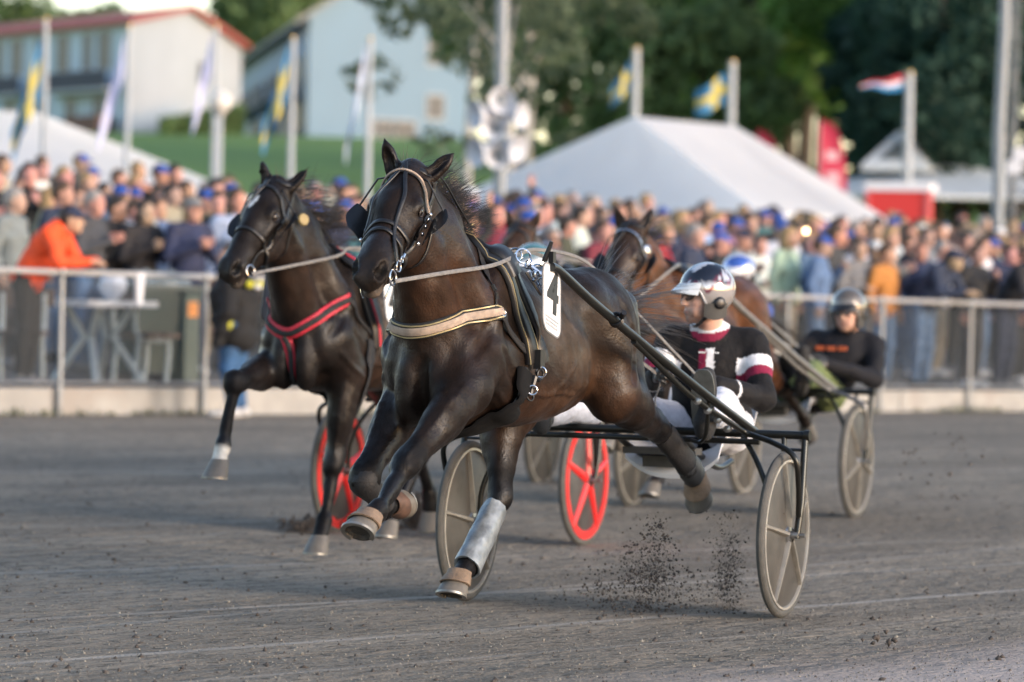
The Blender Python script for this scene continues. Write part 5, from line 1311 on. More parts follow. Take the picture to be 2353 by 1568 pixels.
# ------------------------------------------------------------------ background: tents, kiosk, poles, houses, trees
CANVAS = mat('white_canvas', (.88, .88, .88), .6, var=.03, vs=1.5, bump=.08, bs=4)
T_ = CANVAS.node_tree; X_ = T_.nodes.new('ShaderNodeMixShader'); X_.inputs[0].default_value = .5; Y_ = T_.nodes.new('ShaderNodeBsdfTranslucent'); Y_.inputs[0].default_value = (.92, .93, .94, 1)
T_.links.new(T_.nodes['Principled BSDF'].outputs[0], X_.inputs[1]); T_.links.new(Y_.outputs[0], X_.inputs[2]); T_.links.new(X_.outputs[0], T_.nodes['Material Output'].inputs[0])
def lift(p, z): return np.array([p[0], p[1], z])
def marquee(label, CL, CF, CR, P1, P2, eave, valance=.28):
    CL, CF, CR = [lift(p, eave) for p in (CL, CF, CR)]; CB = CL+CR-CF
    root = thing('marquee', label, 'tent', tuple(lift(.5*(CL+CR), float(ground_z(*(.5*(CL+CR))[:2])))), 0, None); o = np.array(root.location)
    def face(Q, n=10, sag=.10):
        A, B, C, D = [np.array(q)-o for q in Q]; mb = MB()
        nm = unit(np.cross(B-A, D-A+1e-6)); nm = nm if nm[2] > 0 else -nm
        def fn(u, v): p = (A*(1-u)+B*u)*(1-v)+(D*(1-u)+C*u)*v; return p-nm*sag*math.sin(math.pi*u)*math.sin(math.pi*min(v*1.0, 1))-nm*.05*(abs(math.sin(u*3*math.pi))*.8-.4)*math.sin(math.pi*v)
        mb.grid(fn, 18, n); return mb.build('roof_panel', CANVAS, root, angle=70)
    face((CL, CF, P1, P1)); face((CF, CR, P2, P1)); face((CR, CB, P2, P2)); face((CB, CL, P1, P2))
    for A, B in ((CL, CF), (CF, CR), (CR, CB), (CB, CL)):
        mb = MB(); A_l, B_l = A-o, B-o; L = np.linalg.norm(B-A); n = int(L/.45)*6
        mb.grid(lambda u, v: (A_l*(1-u)+B_l*u)+np.array([0, 0, -v*(valance*(.75+.25*abs(math.sin(u*n/6*math.pi))))]), n, 2); va = mb.build('valance', CANVAS, root)
        mb = MB(); ins = unit(.5*(CL+CR)-.5*(A+B))*.06; g0, g1 = float(ground_z(A[0], A[1])), float(ground_z(B[0], B[1]))
        mb.add([A_l+ins+A_(0, 0, -.05), B_l+ins+A_(0, 0, -.05), lift(B_l+ins, g1-o[2]), lift(A_l+ins, g0-o[2])], [(0, 1, 2, 3)]); mb.build('side_wall', CANVAS, root, smooth=False)
    for P in (CL, CF, CR, CB): mb = MB(); q = P-o; mb.tube([lift(q, float(ground_z(P[0], P[1]))-o[2]), q], .04, 8); mb.build('tent_pole', GALV, root)
    return root
marquee('large white marquee with two peaks in front of the dark trees', at(985, 500, 78), at(1738, 500, 70), at(2050, 505, 80), at(1455, 268, 75), at(1690, 290, 79), 2.85)
marquee('white tent roof sloping down behind the crowd below the red roofed house', at(-520, 470, 78), at(60, 470, 66), at(650, 470, 76), at(-90, 252, 73), at(84, 258, 74), 2.75)

POLE = mat('pale_pole', (.36, .40, .44), .5, var=.06, vs=4)
BLUEF = mat('blue_flag', (.04, .19, .38), .8, var=.1, vs=4); YELF = mat('yellow_flag', (.55, .46, .10), .8, var=.1, vs=4)
LILAC = mat('pale_lilac_flag', (.52, .55, .76), .8, var=.12, vs=3); PBLUE = mat('pale_blue_flag', (.50, .58, .70), .8, var=.15, vs=3)
REDF = mat('red_flag', (.50, .03, .06), .75, var=.08, vs=3); WHF = mat('white_flag', (.75, .75, .78), .8, var=.06)
def flag_mesh(mats_of, w, h, limp, seed=0, nu=20, nv=14, taper=0.):
    """cloth hung from the pole at u=0; limp 0 flies, 1 hangs down"""
    mb = MB(); q = random.Random(seed); ph = q.random()*6
    def fn(u, v):
        ang = limp*1.35*min(1, u*2.2); x = u*w*math.cos(limp*1.25); dz = -u*w*math.sin(limp*1.25)
        vv = v+(.5-v)*taper*u
        return (-(x*.9+.02), .10*w*math.sin(u*7+ph+v*1.5)*u, dz-(1-vv)*h*(1-.45*limp*u)+.03*math.sin(u*9+ph))
    base = 0; mb.grid(fn, nu, nv); k = 0
    for j in range(nv):
        for i in range(nu): mb.m[k] = mats_of((i+.5)/nu, (j+.5)/nv); k += 1
    return mb
nordic = lambda u, v: 1 if abs(u-.36) < .085 or abs(v-.5) < .11 else 0
def pole_with_flag(label, px, ytop, Y, r, fm=None, mats_=None, w=1.5, h=1.0, limp=.8, drop=.15, seed=0, rz=0., knob=True, taper=0., lean=0.):
    top = at(px, ytop, Y); g = float(ground_z(top[0], top[1])); H = top[2]-g
    root = thing('flagpole', label, 'flagpole', (top[0], top[1], g), 0, 'flagpoles'); mb = MB(); mb.tube([(0, 0, 0), (0, 0, H*.5), (0, 0, H)], [r*1.15, r, r*.8], 12); mb.build('pole', POLE, root)
    if knob: mb = MB(); mb.lathe([(.0001, -.08), (r*.8, -.04), (r*.8, .03), (.0001, .05)], 10, (0, 0, H)); mb.build('finial', BRASS, root)
    if fm:
        f = flag_mesh(fm, w, h, limp, seed, taper=taper); o = f.build('flag', mats_, root); o.location = (-r, 0, H-drop); o.rotation_euler = (0, 0, rz)
    return root
pole_with_flag('grey flagpole with small blue and yellow flag over the left marquee peak', 1462, 112, 92, .11, nordic, [BLUEF, YELF], .85, .7, .75, .30, 1)
pole_with_flag('grey flagpole with blue and yellow flag over the right marquee peak', 1683, 142, 95, .11, nordic, [BLUEF, YELF], 1.0, .8, .45, .25, 2)
pole_with_flag('grey flagpole on the kiosk with long red white and blue pennant', 2090, 168, 95, .12, lambda u, v: 2 if v > .62 else (0 if v < .38 else 1), [mat('sky_blue_flag', (.03, .25, .55), .8), WHF, REDF], 1.2, .42, .06, .05, 3, taper=.85)
pole_with_flag('tall white flagpole with limp blue and yellow flag before the red roofed house', 106, 45, 66, .052, nordic, [BLUEF, YELF], 1.7, 1.0, 1.0, .3, 4)
pole_with_flag('white flagpole with pale lilac banner at the white gable corner', 297, 62, 66, .052, lambda u, v: 0, [LILAC], 1.8, .7, 1.05, .1, 5)
pole_with_flag('white flagpole with pale lilac flag and round lamp right of the gable', 498, 62, 66, .054, lambda u, v: 0, [LILAC], 1.6, .7, 1.08, .05, 6)
pole_with_flag('white flagpole with limp blue and yellow flag before the dark balconies', 674, 88, 66, .054, nordic, [BLUEF, YELF], 1.5, .9, 1.0, .1, 7)
pole_with_flag('white flagpole with pale blue flag before the large pale house', 851, 90, 66, .054, lambda u, v: 1 if v > .7 else 0, [PBLUE, LILAC], 1.8, .6, 1.1, .1, 8)

# round lamp beside a flagpole
def post_lamp():
    p = at(506, 235, 64); g = float(ground_z(p[0], p[1])); root = thing('post_lamp', 'round pale lamp on a slim pole right of the white gable', 'lamp', (p[0], p[1], g)); H = p[2]-g
    mb = MB(); mb.tube([(0, 0, 0), (0, 0, H-.2)], .05, 10); mb.build('pole', POLE, root); mb = MB(); mb.lathe([(.2*math.sin(a), -.2*math.cos(a)) for a in np.linspace(.01, 3.13, 10)], 16, (0, 0, H)); mb.build('globe', mat('lamp_globe', (.62, .6, .56), .3), root)
    mb = MB(); mb.lathe([(.0001, .03), (.09, .02), (.09, -.03), (.05, -.05)], 12, (0, 0, H-.2)); mb.build('collar', GALV, root)
post_lamp()
# mast with loudspeakers
def mast():
    p = at(1150, 500, 60); g = float(ground_z(p[0], p[1])); root = thing('speaker_mast', 'tall grey mast with a cluster of pale loudspeakers above the crowd', 'mast', (p[0], p[1], g)); o = np.array(root.location); L = lambda x, y: at(x, y, 60)-o
    mb = MB(); mb.tube([(0, 0, 0), L(1152, 200), L(1157, -120)], [.11, .10, .085], 12); mb.build('pole', mat('grey_mast', (.22, .25, .28), .5, .3), root)
    hm = mat('pale_horn', (.55, .58, .64), .4); q = random.Random(5)
    for x, y, ax_, sz in ((1148, 232, (.2, -1, 0), 1.0), (1122, 262, (-.9, -.5, -.1), 1.1), (1172, 262, (.9, -.5, -.1), 1.0), (1140, 290, (-.2, -1, -.2), .9), (1120, 345, (-.8, -.6, -.2), 1.1), (1165, 335, (.8, -.6, -.2), 1.05), (1143, 355, (0, -1, -.2), .9), (1150, 262, (.1, -1, -.1), .8)):
        mb = MB(); R_ = Vector(unit(ax_)).to_track_quat('Z', 'Y').to_matrix(); c = L(x, y); s = .21*sz
        mb.lathe([(.0001, -.30*sz), (.10*sz, -.28*sz), (.11*sz, -.12*sz), (.05*sz, -.08*sz), (.09*sz, .04), (s, .20*sz), (s*1.03, .22*sz), (s*.9, .20*sz), (.05, .0), (.0001, .0)], 18, tuple(c), rot=R_); mb.build('loudspeaker', hm, root, angle=40)
    for y in (250, 300, 350): mb = MB(); mb.tube([L(1118, y), L(1172, y)], .035, 8); mb.build('bracket', GALV, root)
mast()
def right_mast():
    p = at(2294, 560, 62); g = float(ground_z(p[0], p[1])); root = thing('lamp_mast', 'tall grey pole at the right edge beside the lattice tower', 'mast', (p[0], p[1], g)); o = np.array(root.location); L = lambda x, y, Y=62: at(x, y, Y)-o
    mb = MB(); mb.tube([(0, 0, 0), L(2296, 300), L(2308, 80), L(2312, -80)], [.10, .095, .09, .085], 12); mb.build('pole', mat('grey_mast', (.2, .2, .2)), root)
    mb = MB(); mb.box(L(2300, 330), (.16, .12, .3)); mb.build('junction_box', GALV, root)
    p = at(2352, 560, 75); g = float(ground_z(p[0], p[1])); t = thing('lattice_tower', 'dark steel lattice tower at the right edge with small floodlights', 'tower', (p[0], p[1], g)); DK = mat('dark_steel', (.10, .115, .13), .5, .5); W = .26; H = 12
    for sx in (-1, 1):
        for sy in (-1, 1): mb = MB(); mb.tube([(sx*W, sy*W, 0), (sx*W, sy*W, H)], .035, 8); mb.build('leg', DK, t)
    for i in range(24):
        z = i*.5
        for (ax_, ay, bx, by) in ((-1, -1, 1, -1), (1, -1, 1, 1), (1, 1, -1, 1), (-1, 1, -1, -1)):
            mb = MB(); s = 1 if i % 2 else -1; mb.tube([(ax_*W, ay*W, z+(.5 if s > 0 else 0)), (bx*W, by*W, z+(0 if s > 0 else .5))], .018, 6); mb.build('brace', DK, t)
    for x, y in ((2345, 355), (2330, 385)):
        q = at(x, y, 74)-np.array(t.location); mb = MB(); mb.box(q, (.28, .22, .26)); mb.tube([q, (W*0, -W, q[2])], .025, 6); mb.build('floodlight', mat('pale_horn', (.5, .5, .5)), t)
right_mast()
def street_lamp():
    p = at(1983, 420, 110); g = float(ground_z(p[0], p[1])); r = thing('street_lamp', 'street lamp with flat pale blue head between red banner and kiosk', 'lamp', (p[0], p[1], g)); o = np.array(r.location); L = lambda x, y: at(x, y, 110)-o
    mb = MB(); mb.tube([(0, 0, 0), L(1984, 300), L(1978, 275)], .10, 10); mb.build('pole', mat('grey_mast', (.2, .2, .2)), r)
    mb = MB(); c = .5*(L(1930, 258)+L(1990, 275)); mb.lathe([(.0001, .10), (.22, .08), (.40, .0), (.38, -.06), (.0001, -.08)], 16, c, rot=Euler((.25, .28, 0)).to_matrix()); mb.build('lamp_head', mat('lamp_blue_grey', (.32, .42, .52), .3), r)
street_lamp()
# feather banners
def feather(label, px, ytop, ybot, Y, wpx, lean):
    b = at(px, ybot, Y); g = float(ground_z(b[0], b[1])); root = thing('feather_banner', label, 'banner', (b[0], b[1], g), 0, 'red feather banners'); o = np.array(root.location); s = FPX/Y; W = wpx/s
    H = at(px, ytop, Y)[2]-g; z0 = .5
    mb = MB(); mb.tube([(0, 0, 0), (-.02, 0, H*.5), (0, 0, H*.98)], [.03, .02, .012], 8); mb.build('pole', GALV, root)
    def fn(u, v):
        z = z0+(H-z0)*v; wd = W*(1 if v < .55 else max(0, 1-((v-.55)/.45)**2)**.42)*(1-.10*v); return (lean*(1-v)*.0+u*wd+lean*v*.0, .06*math.sin(v*9+u*2)*u, z)
    mb = MB(); mb.grid(fn, 8, 30); f = mb.build('cloth', mat('pinkish_red_cloth', (.56, .035, .085), .7, var=.06, vs=2), root)
    for v0, v1 in ((.42, .62), (.70, .77)):
        mb = MB(); mb.grid(lambda u, v: np.array(fn(.25+.5*u, v0+(v1-v0)*v))+A_(0, -.012, 0), 4, 6); mb.build('print_patch', mat('pale_print', (.70, .45, .50), .7), f)
feather('red feather banner with pale print between marquee and kiosk', 1880, 272, 520, 96, 66, 0)
feather('red feather banner whose tip shows behind the marquee roof', 1735, 297, 480, 102, 64, 0)
# kiosk with cupola
def kiosk():
    ROOF = mat('pale_metal_roof', (.60, .64, .66), .4, .2, var=.08, vs=2); WOOD = mat('dark_wood', (.05, .04, .035), .8, var=.2, vs=3)
    Y = 97; c = at(2100, 452, Y); g = float(ground_z(c[0], c[1])); root = thing('kiosk', 'pale roofed kiosk with small cupola at right behind the crowd', 'kiosk', (c[0]+1.0, c[1]+3, g)); o = np.array(root.location); s = FPX/Y
    ze = at(2250, 452, Y)[2]-g; zr = at(2250, 385, Y)[2]-g; zc = at(2085, 378, Y)[2]-g; za = at(2085, 288, Y)[2]-g
    R = 4.5; n = 8; mb = MB()
    ang = [math.radians(22.5+45*i) for i in range(n)]
    for i in range(n):
        a, b = ang[i], ang[(i+1) % n]; mb = MB(); P = [(R*math.cos(a), R*math.sin(a), ze), (R*math.cos(b), R*math.sin(b), ze), (.9*math.cos(b), .9*math.sin(b), zr+.12), (.9*math.cos(a), .9*math.sin(a), zr+.12)]
        mb.add(P+[(x, y, z-.10) for x, y, z in P], [(0, 1, 2, 3), (7, 6, 5, 4), (0, 4, 5, 1), (1, 5, 6, 2), (2, 6, 7, 3), (3, 7, 4, 0)]); mb.build('roof_panel', ROOF, root, smooth=False)
        mb = MB(); mb.tube([((R-.5)*math.cos(a), (R-.5)*math.sin(a), 0), ((R-.5)*math.cos(a), (R-.5)*math.sin(a), ze)], .09, 8); mb.build('post', WOOD, root)
    mb = MB(); mb.lathe([(2.0, 0), (2.0, 1.0), (2.05, 1.05), (.0001, 1.05)], 16); mb.build('counter', WOOD, root, angle=30)
    cx = at(2085, 378, Y)-o; cx[2] = 0; cx = A_(cx[0], cx[1]*0-1.2, 0); w = 1.12; cu = []
    for k in range(4):
        a, b = math.radians(-60+90*k), math.radians(30+90*k); A = cx+A_(w*1.1*math.cos(a), w*1.1*math.sin(a), zc); B = cx+A_(w*1.1*math.cos(b), w*1.1*math.sin(b), zc); T = cx+A_(0, 0, za)
        mb = MB(); m_ = (A+B+T)/3; k_ = .55; a2, b2, t2 = m_+(A-m_)*k_, m_+(B-m_)*k_, m_+(T-m_)*k_; nn = unit(np.cross(B-A, T-A)); nn = nn if nn[2] > 0 else -nn
        mb.add([A, B, T, a2, b2, t2], [(0, 1, 4, 3), (1, 2, 5, 4), (2, 0, 3, 5)]); f = mb.build('cupola_panel', ROOF, root, smooth=False)
        mb = MB(); mb.add([a2-nn*.06, b2-nn*.06, t2-nn*.06], [(0, 1, 2)]); mb.build('vent', mat('dark_vent', (.12, .14, .14), .6), f, smooth=False)
        mb = MB(); mb.add([A, B, lift(B, zr-.1), lift(A, zr-.1)], [(0, 1, 2, 3)]); mb.build('cupola_wall', ROOF, root, smooth=False)
kiosk()
def red_booth():
    Y = 86; p = at(2068, 560, Y); g = float(ground_z(p[0], p[1])); r = thing('red_booth', 'bright red booth with white top band beside the kiosk', 'booth', (p[0], p[1], g), -.25); s = FPX/Y; H = at(2068, 440, Y)[2]-g
    mb = MB(); mb.box((0, 0, H/2), (132/s, 1.0, H)); mb.build('red_panel', mat('booth_red', (.60, .035, .03), .5, var=.06, vs=2), r, smooth=False)
    mb = MB(); mb.box((0, 0, H+.085), (150/s, 1.12, .17)); mb.build('top_band', WHF, r, smooth=False)
    for x in (-1, 1): mb = MB(); mb.box((x*69/s, -.5, H/2), (.08, .08, H)); mb.build('corner_post', mat('pink_red', (.55, .12, .13), .5), r, smooth=False)
red_booth()
def bulb():
    p = at(1855, 535, 58); root = thing('lit_lamp', 'small lit warm lamp on a stand among the crowd below the marquee', 'lamp', (p[0], p[1], float(ground_z(p[0], p[1])))); h = p[2]-root.location[2]
    mb = MB(); mb.tube([(0, 0, 0), (0, 0, h-.06)], .02, 8); mb.build('stand', GALV, root); mb = MB(); mb.lathe([(.055*math.sin(a), -.055*math.cos(a)) for a in np.linspace(.01, 3.13, 9)], 14, (0, 0, h)); mb.build('bulb', mat('warm_bulb', (.9, .7, .4), .4, emis=((1, .62, .28), 9.)), root)
bulb()

# ------------------------------------------------------------------ houses on the slope
WALLC = mat('cream_render', (.33, .37, .42), .9, var=.05, vs=.5); WALLB_SHADE = mat('shade_blue_wing', (.46, .57, .66), .85, var=.05, vs=.4); WALLW_SHADE = mat('shade_blue_gable', (.155, .24, .33), .85, var=.05, vs=.4)  # the wing's blue and the large house's dark gable put shade into colour
TILE = mat('red_roof_tiles', (.34, .085, .075), .85, var=.12, vs=1.2); DKROOF = mat('grey_roof', (.20, .21, .215), .8, var=.1, vs=1); WGLASS = mat('window_glass', (.03, .045, .06), .35, var=.1, vs=.5, spec=.3)
FRAMEW = mat('white_frame', (.30, .34, .38), .6); BALC = mat('navy_balcony', (.018, .028, .055), .7, var=.15, vs=2); BRWN = mat('brown_boards', (.16, .085, .065), .85, var=.12, vs=2)
def house(label, P0, PL, PR, H, rise, wallL, wallR, roof, base_drop=6, ridge='L', over=.7, name='house'):
    """P0 near corner; PL, PR the neighbouring corners on the left and right; gable on the right-hand side when ridge runs along L"""
    z = P0[2]; P0, PL, PR = [lift(p, z) for p in (P0, PL, PR)]; root = thing(name, label, 'house', tuple(P0)); o = P0; eL, eR = PL-P0, PR-P0; LL, LR = np.linalg.norm(eL), np.linalg.norm(eR); uL, uR = eL/LL, eR/LR
    up = A_(0, 0, 1); nL = -uR; nR = -uL
    pt = lambda a, b, h: uL*a+uR*b+up*h
    mb = MB(); mb.add([pt(0, 0, -base_drop), pt(LL, 0, -base_drop), pt(LL, 0, H), pt(0, 0, H)], [(0, 1, 2, 3)]); mb.build('long_wall', wallL, root, smooth=False); mb = MB(); mb.add([pt(0, LR, -base_drop), pt(LL, LR, -base_drop), pt(LL, LR, H), pt(0, LR, H)], [(0, 1, 2, 3)]); mb.build('long_wall', wallL, root, smooth=False)
    for a in (0, LL): mb = MB(); mb.add([pt(a, 0, -base_drop), pt(a, LR, -base_drop), pt(a, LR, H), pt(a, LR/2, H+rise), pt(a, 0, H)], [(0, 1, 2, 3, 4)]); mb.build('gable_wall', wallR, root, smooth=False)
    for s in (0, 1):
        mb = MB(); e = over*rise/(LR/2); b0 = -over if s == 0 else LR+over
        Q = [pt(-over, b0, H-e+.15), pt(LL+over, b0, H-e+.15), pt(LL+over, LR/2, H+rise+.15), pt(-over, LR/2, H+rise+.15)]
        mb.add(Q+[q-up*.28 for q in Q], [(0, 1, 2, 3), (7, 6, 5, 4), (0, 4, 5, 1), (1, 5, 6, 2), (2, 6, 7, 3), (3, 7, 4, 0)]); mb.build('roof', roof, root, smooth=False)
    def win(side, x, h0, w, h, m=WGLASS, bars=True):
        f = (lambda a, hh, d: pt(a, -d, hh)) if side == 'L' else (lambda a, hh, d: pt(-d, a, hh))
        mb = MB(); t = .12
        for (xa, xb, ha, hb) in ((x-t, x, h0-t, h0+h+t), (x+w, x+w+t, h0-t, h0+h+t), (x, x+w, h0-t, h0), (x, x+w, h0+h, h0+h+t)):
            V = [f(a, hh, d) for d in (.002, .07) for a, hh in ((xa, ha), (xb, ha), (xb, hb), (xa, hb))]; mb.add(V, [(0, 1, 2, 3), (4, 5, 6, 7), (0, 1, 5, 4), (1, 2, 6, 5), (2, 3, 7, 6), (3, 0, 4, 7)])
        fr = mb.build('window', FRAMEW, root, smooth=False); mb = MB(); mb.add([f(x, h0, .02), f(x+w, h0, .02), f(x+w, h0+h, .02), f(x, h0+h, .02)], [(0, 1, 2, 3)]); mb.build('pane', m, fr, smooth=False)
    def slab(name_, side, x0, x1, h0, h1, d0, d1, m):
        f = (lambda a, hh, d: pt(a, -d, hh)) if side == 'L' else (lambda a, hh, d: pt(-d, a, hh)); mb = MB()
        V = [f(a, hh, d) for d in (d0, d1) for a, hh in ((x0, h0), (x1, h0), (x1, h1), (x0, h1))]; mb.add(V, [(0, 1, 2, 3), (4, 5, 6, 7), (0, 1, 5, 4), (1, 2, 6, 5), (2, 3, 7, 6), (3, 0, 4, 7)]); mb.build(name_, m, root, smooth=False)
    return root, win, slab, LL, LR
P0 = at(292, 325, 215)
r, win, slab, LL, LR = house('white gabled house with long shade-blue wing and red tiled roof', P0, at(-330, 315, 246), at(552, 290, 236), 6.75, 1.5, WALLB_SHADE, WALLC, TILE, 4)
win('R', LR*.60, 3.9, LR*.055, 1.3)
for i, x in enumerate((2.2, 4.6, 7.4, 10.5, 13.4, 16, 19, 23, 27, 31)): win('L', x, 4.2, 1.0 if i % 2 else 1.5, 2.0)
for i, x in enumerate((3, 6.5, 10, 14.5, 18.5, 23, 28)): win('L', x, .4, 1.1, 2.1)
for x0, x1 in ((1.6, 9.2), (12.6, 16.5), (20, 26)):
    slab('balcony_rail', 'L', x0, x1, 3.0, 4.0, 1.5, 1.6, BALC); slab('balcony_floor', 'L', x0, x1, 2.8, 3.0, .0, 1.6, FRAMEW)
slab('annex', 'L', 1.8, 6.0, -4, 1.4, .05, 2.6, BRWN); slab('annex', 'L', 6.0, 11.0, -4, .2, .05, 1.6, BRWN)
P0 = at(706, 318, 235)
r, win, slab, LL, LR = house('large shade-blue gabled house with dark balconies along its left side', P0, at(548, 306, 290), at(1085, 312, 242), 7.6, 3.6, mat('shaded_blue_boards', (.30, .38, .46), .85, var=.06, vs=.4), WALLW_SHADE, DKROOF, 4, over=1.0)
for x in (2.6, 4.4): win('R', LR*.2+x*.9, .3, 1.5, 1.0)
win('R', LR*.72, 1.6, 1.2, 1.4); win('R', LR*.72, 5.0, 1.2, 1.4)
for lv in (.2, 3.1):
    for x in (2, 6.5, 11, 16, 22, 28, 35, 42): win('L', x, lv+.2, 2.4, 1.9)
for x0 in (4, 14, 26, 38):
    slab('balcony_rail', 'L', x0, x0+7, 2.9, 3.9, 1.8, 1.9, BALC); slab('balcony_floor', 'L', x0, x0+7, 2.7, 2.9, 0, 1.9, DKROOF); slab('balcony_rail', 'L', x0, x0+7, 0, 1.0, 1.8, 1.9, BALC)

# ------------------------------------------------------------------ trees
def leaf_mat(name, c1, c2):
    m = mat(name, c1, .75, var=.45, vs=.55, var2=(c2, .35, .5), spec=.3); nt = m.node_tree; B = nt.nodes['Principled BSDF']; T = nt.nodes.new('ShaderNodeBsdfTranslucent'); X = nt.nodes.new('ShaderNodeMixShader'); X.inputs[0].default_value = .42
    nt.links.new(B.inputs['Base Color'].links[0].from_socket, T.inputs[0]); nt.links.new(B.outputs[0], X.inputs[1]); nt.links.new(T.outputs[0], X.inputs[2]); nt.links.new(X.outputs[0], nt.nodes['Material Output'].inputs[0]); return m
BARK = mat('bark', (.07, .055, .045), .95, var=.3, vs=3); BIRCHB = mat('birch_bark', (.42, .41, .40), .85, var=.35, vs=4)
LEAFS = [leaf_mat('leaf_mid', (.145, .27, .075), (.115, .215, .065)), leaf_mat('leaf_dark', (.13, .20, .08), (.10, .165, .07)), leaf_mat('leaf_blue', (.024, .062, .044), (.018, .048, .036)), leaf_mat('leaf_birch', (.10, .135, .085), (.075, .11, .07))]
def crown(kind, seed, n, H, R, ls):
    q = np.random.RandomState(seed)
    if kind == 'round':
        nb = 26; C = q.normal(size=(nb, 3)); C /= np.linalg.norm(C, axis=1, keepdims=True); C = C*np.array([R*.72, R*.72, H*.30])*q.uniform(.35, 1, (nb, 1))**.5+np.array([0, 0, H*.60]); rad = q.uniform(.26, .42, nb)*R
    elif kind == 'conifer':
        nb = 60; t = q.uniform(.06, 1, nb); a = q.uniform(0, 6.28, nb); rr = R*(1-t)**.85*q.uniform(.3, .95, nb); C = np.stack([rr*np.cos(a), rr*np.sin(a), H*(.06+.94*t)-.15*rr], 1); rad = .30*R*(1.15-t)
    else:
        nb = 34; C = q.normal(size=(nb, 3)); C /= np.linalg.norm(C, axis=1, keepdims=True); C = C*np.array([R*.85, R*.85, H*.40])*q.uniform(.3, 1, (nb, 1))+np.array([0, 0, H*.58]); rad = q.uniform(.14, .26, nb)*R
    k = q.randint(0, nb, n); d = q.normal(size=(n, 3)); d /= np.linalg.norm(d, axis=1, keepdims=True); P = C[k]+d*rad[k][:, None]*q.uniform(.75, 1.08, (n, 1))*np.array([1, 1, .75])
    u = q.normal(size=(n, 3)); u /= np.linalg.norm(u, axis=1, keepdims=True); w = np.cross(u, d+.6*q.normal(size=(n, 3))); w /= np.linalg.norm(w, axis=1, keepdims=True)
    s = ls*q.uniform(.6, 1.3, (n, 1)); V = np.stack([P-u*s, P-w*s*.5, P+u*s, P+w*s*.5], 1).reshape(-1, 3); return np_mesh('crown', V, np.arange(4*n).reshape(n, 4), smooth=False), C
def trunk(H, C, R, seed, r0):
    q = random.Random(seed); mb = MB(); P = [(q.gauss(0, .04)*i, q.gauss(0, .04)*i, H*.92*i/7) for i in range(8)]; mb.tube(P, [r0*(1-.85*i/7) for i in range(8)], 9)
    for i in range(9):
        c = C[q.randrange(len(C))]; z = min(max(c[2]*.72, H*.12), H*.8); mb.tube([(0, 0, z), (.5*c[0], .5*c[1], .5*(z+c[2])), tuple(c)], [r0*.35, r0*.2, r0*.06], 6)
    return mb.mesh('trunk')
TM = {}
for k, (kind, seed, n, H, R, ls) in dict(lime=('round', 1, 3300, 15, 5.2, .40), maple=('round', 7, 3300, 14, 5.6, .42), spruce=('conifer', 3, 4200, 18, 3.6, .36), birch=('birch', 5, 1900, 14, 3.6, .20)).items():
    me, C = crown(kind, seed, n, H, R, ls); TM[k] = (me, trunk(H, C, R, seed, .28 if k != 'birch' else .15))
TN = dict(lime='broadleaf_tree', maple='broadleaf_tree', spruce='spruce_tree', birch='birch_tree')
def tree(kind, label, px, Y, k, leaf, rz=0., group='trees behind the tents', dz=0.):
    x = (px-1176.5)/FPX*Y; g = float(ground_z(x, Y))-.2+dz; r = thing(TN[kind], label, 'tree', (x, Y, g), rz, group); r.scale = (k, k, k)
    t = put('trunk', TM[kind][1], None, r); c = put('crown', TM[kind][0], None, r)
    for o, m in ((t, BIRCHB if kind == 'birch' else BARK), (c, LEAFS[leaf])):
        if not o.data.materials: o.data.materials.append(m)
        o.material_slots[0].link = 'OBJECT'; o.material_slots[0].material = m
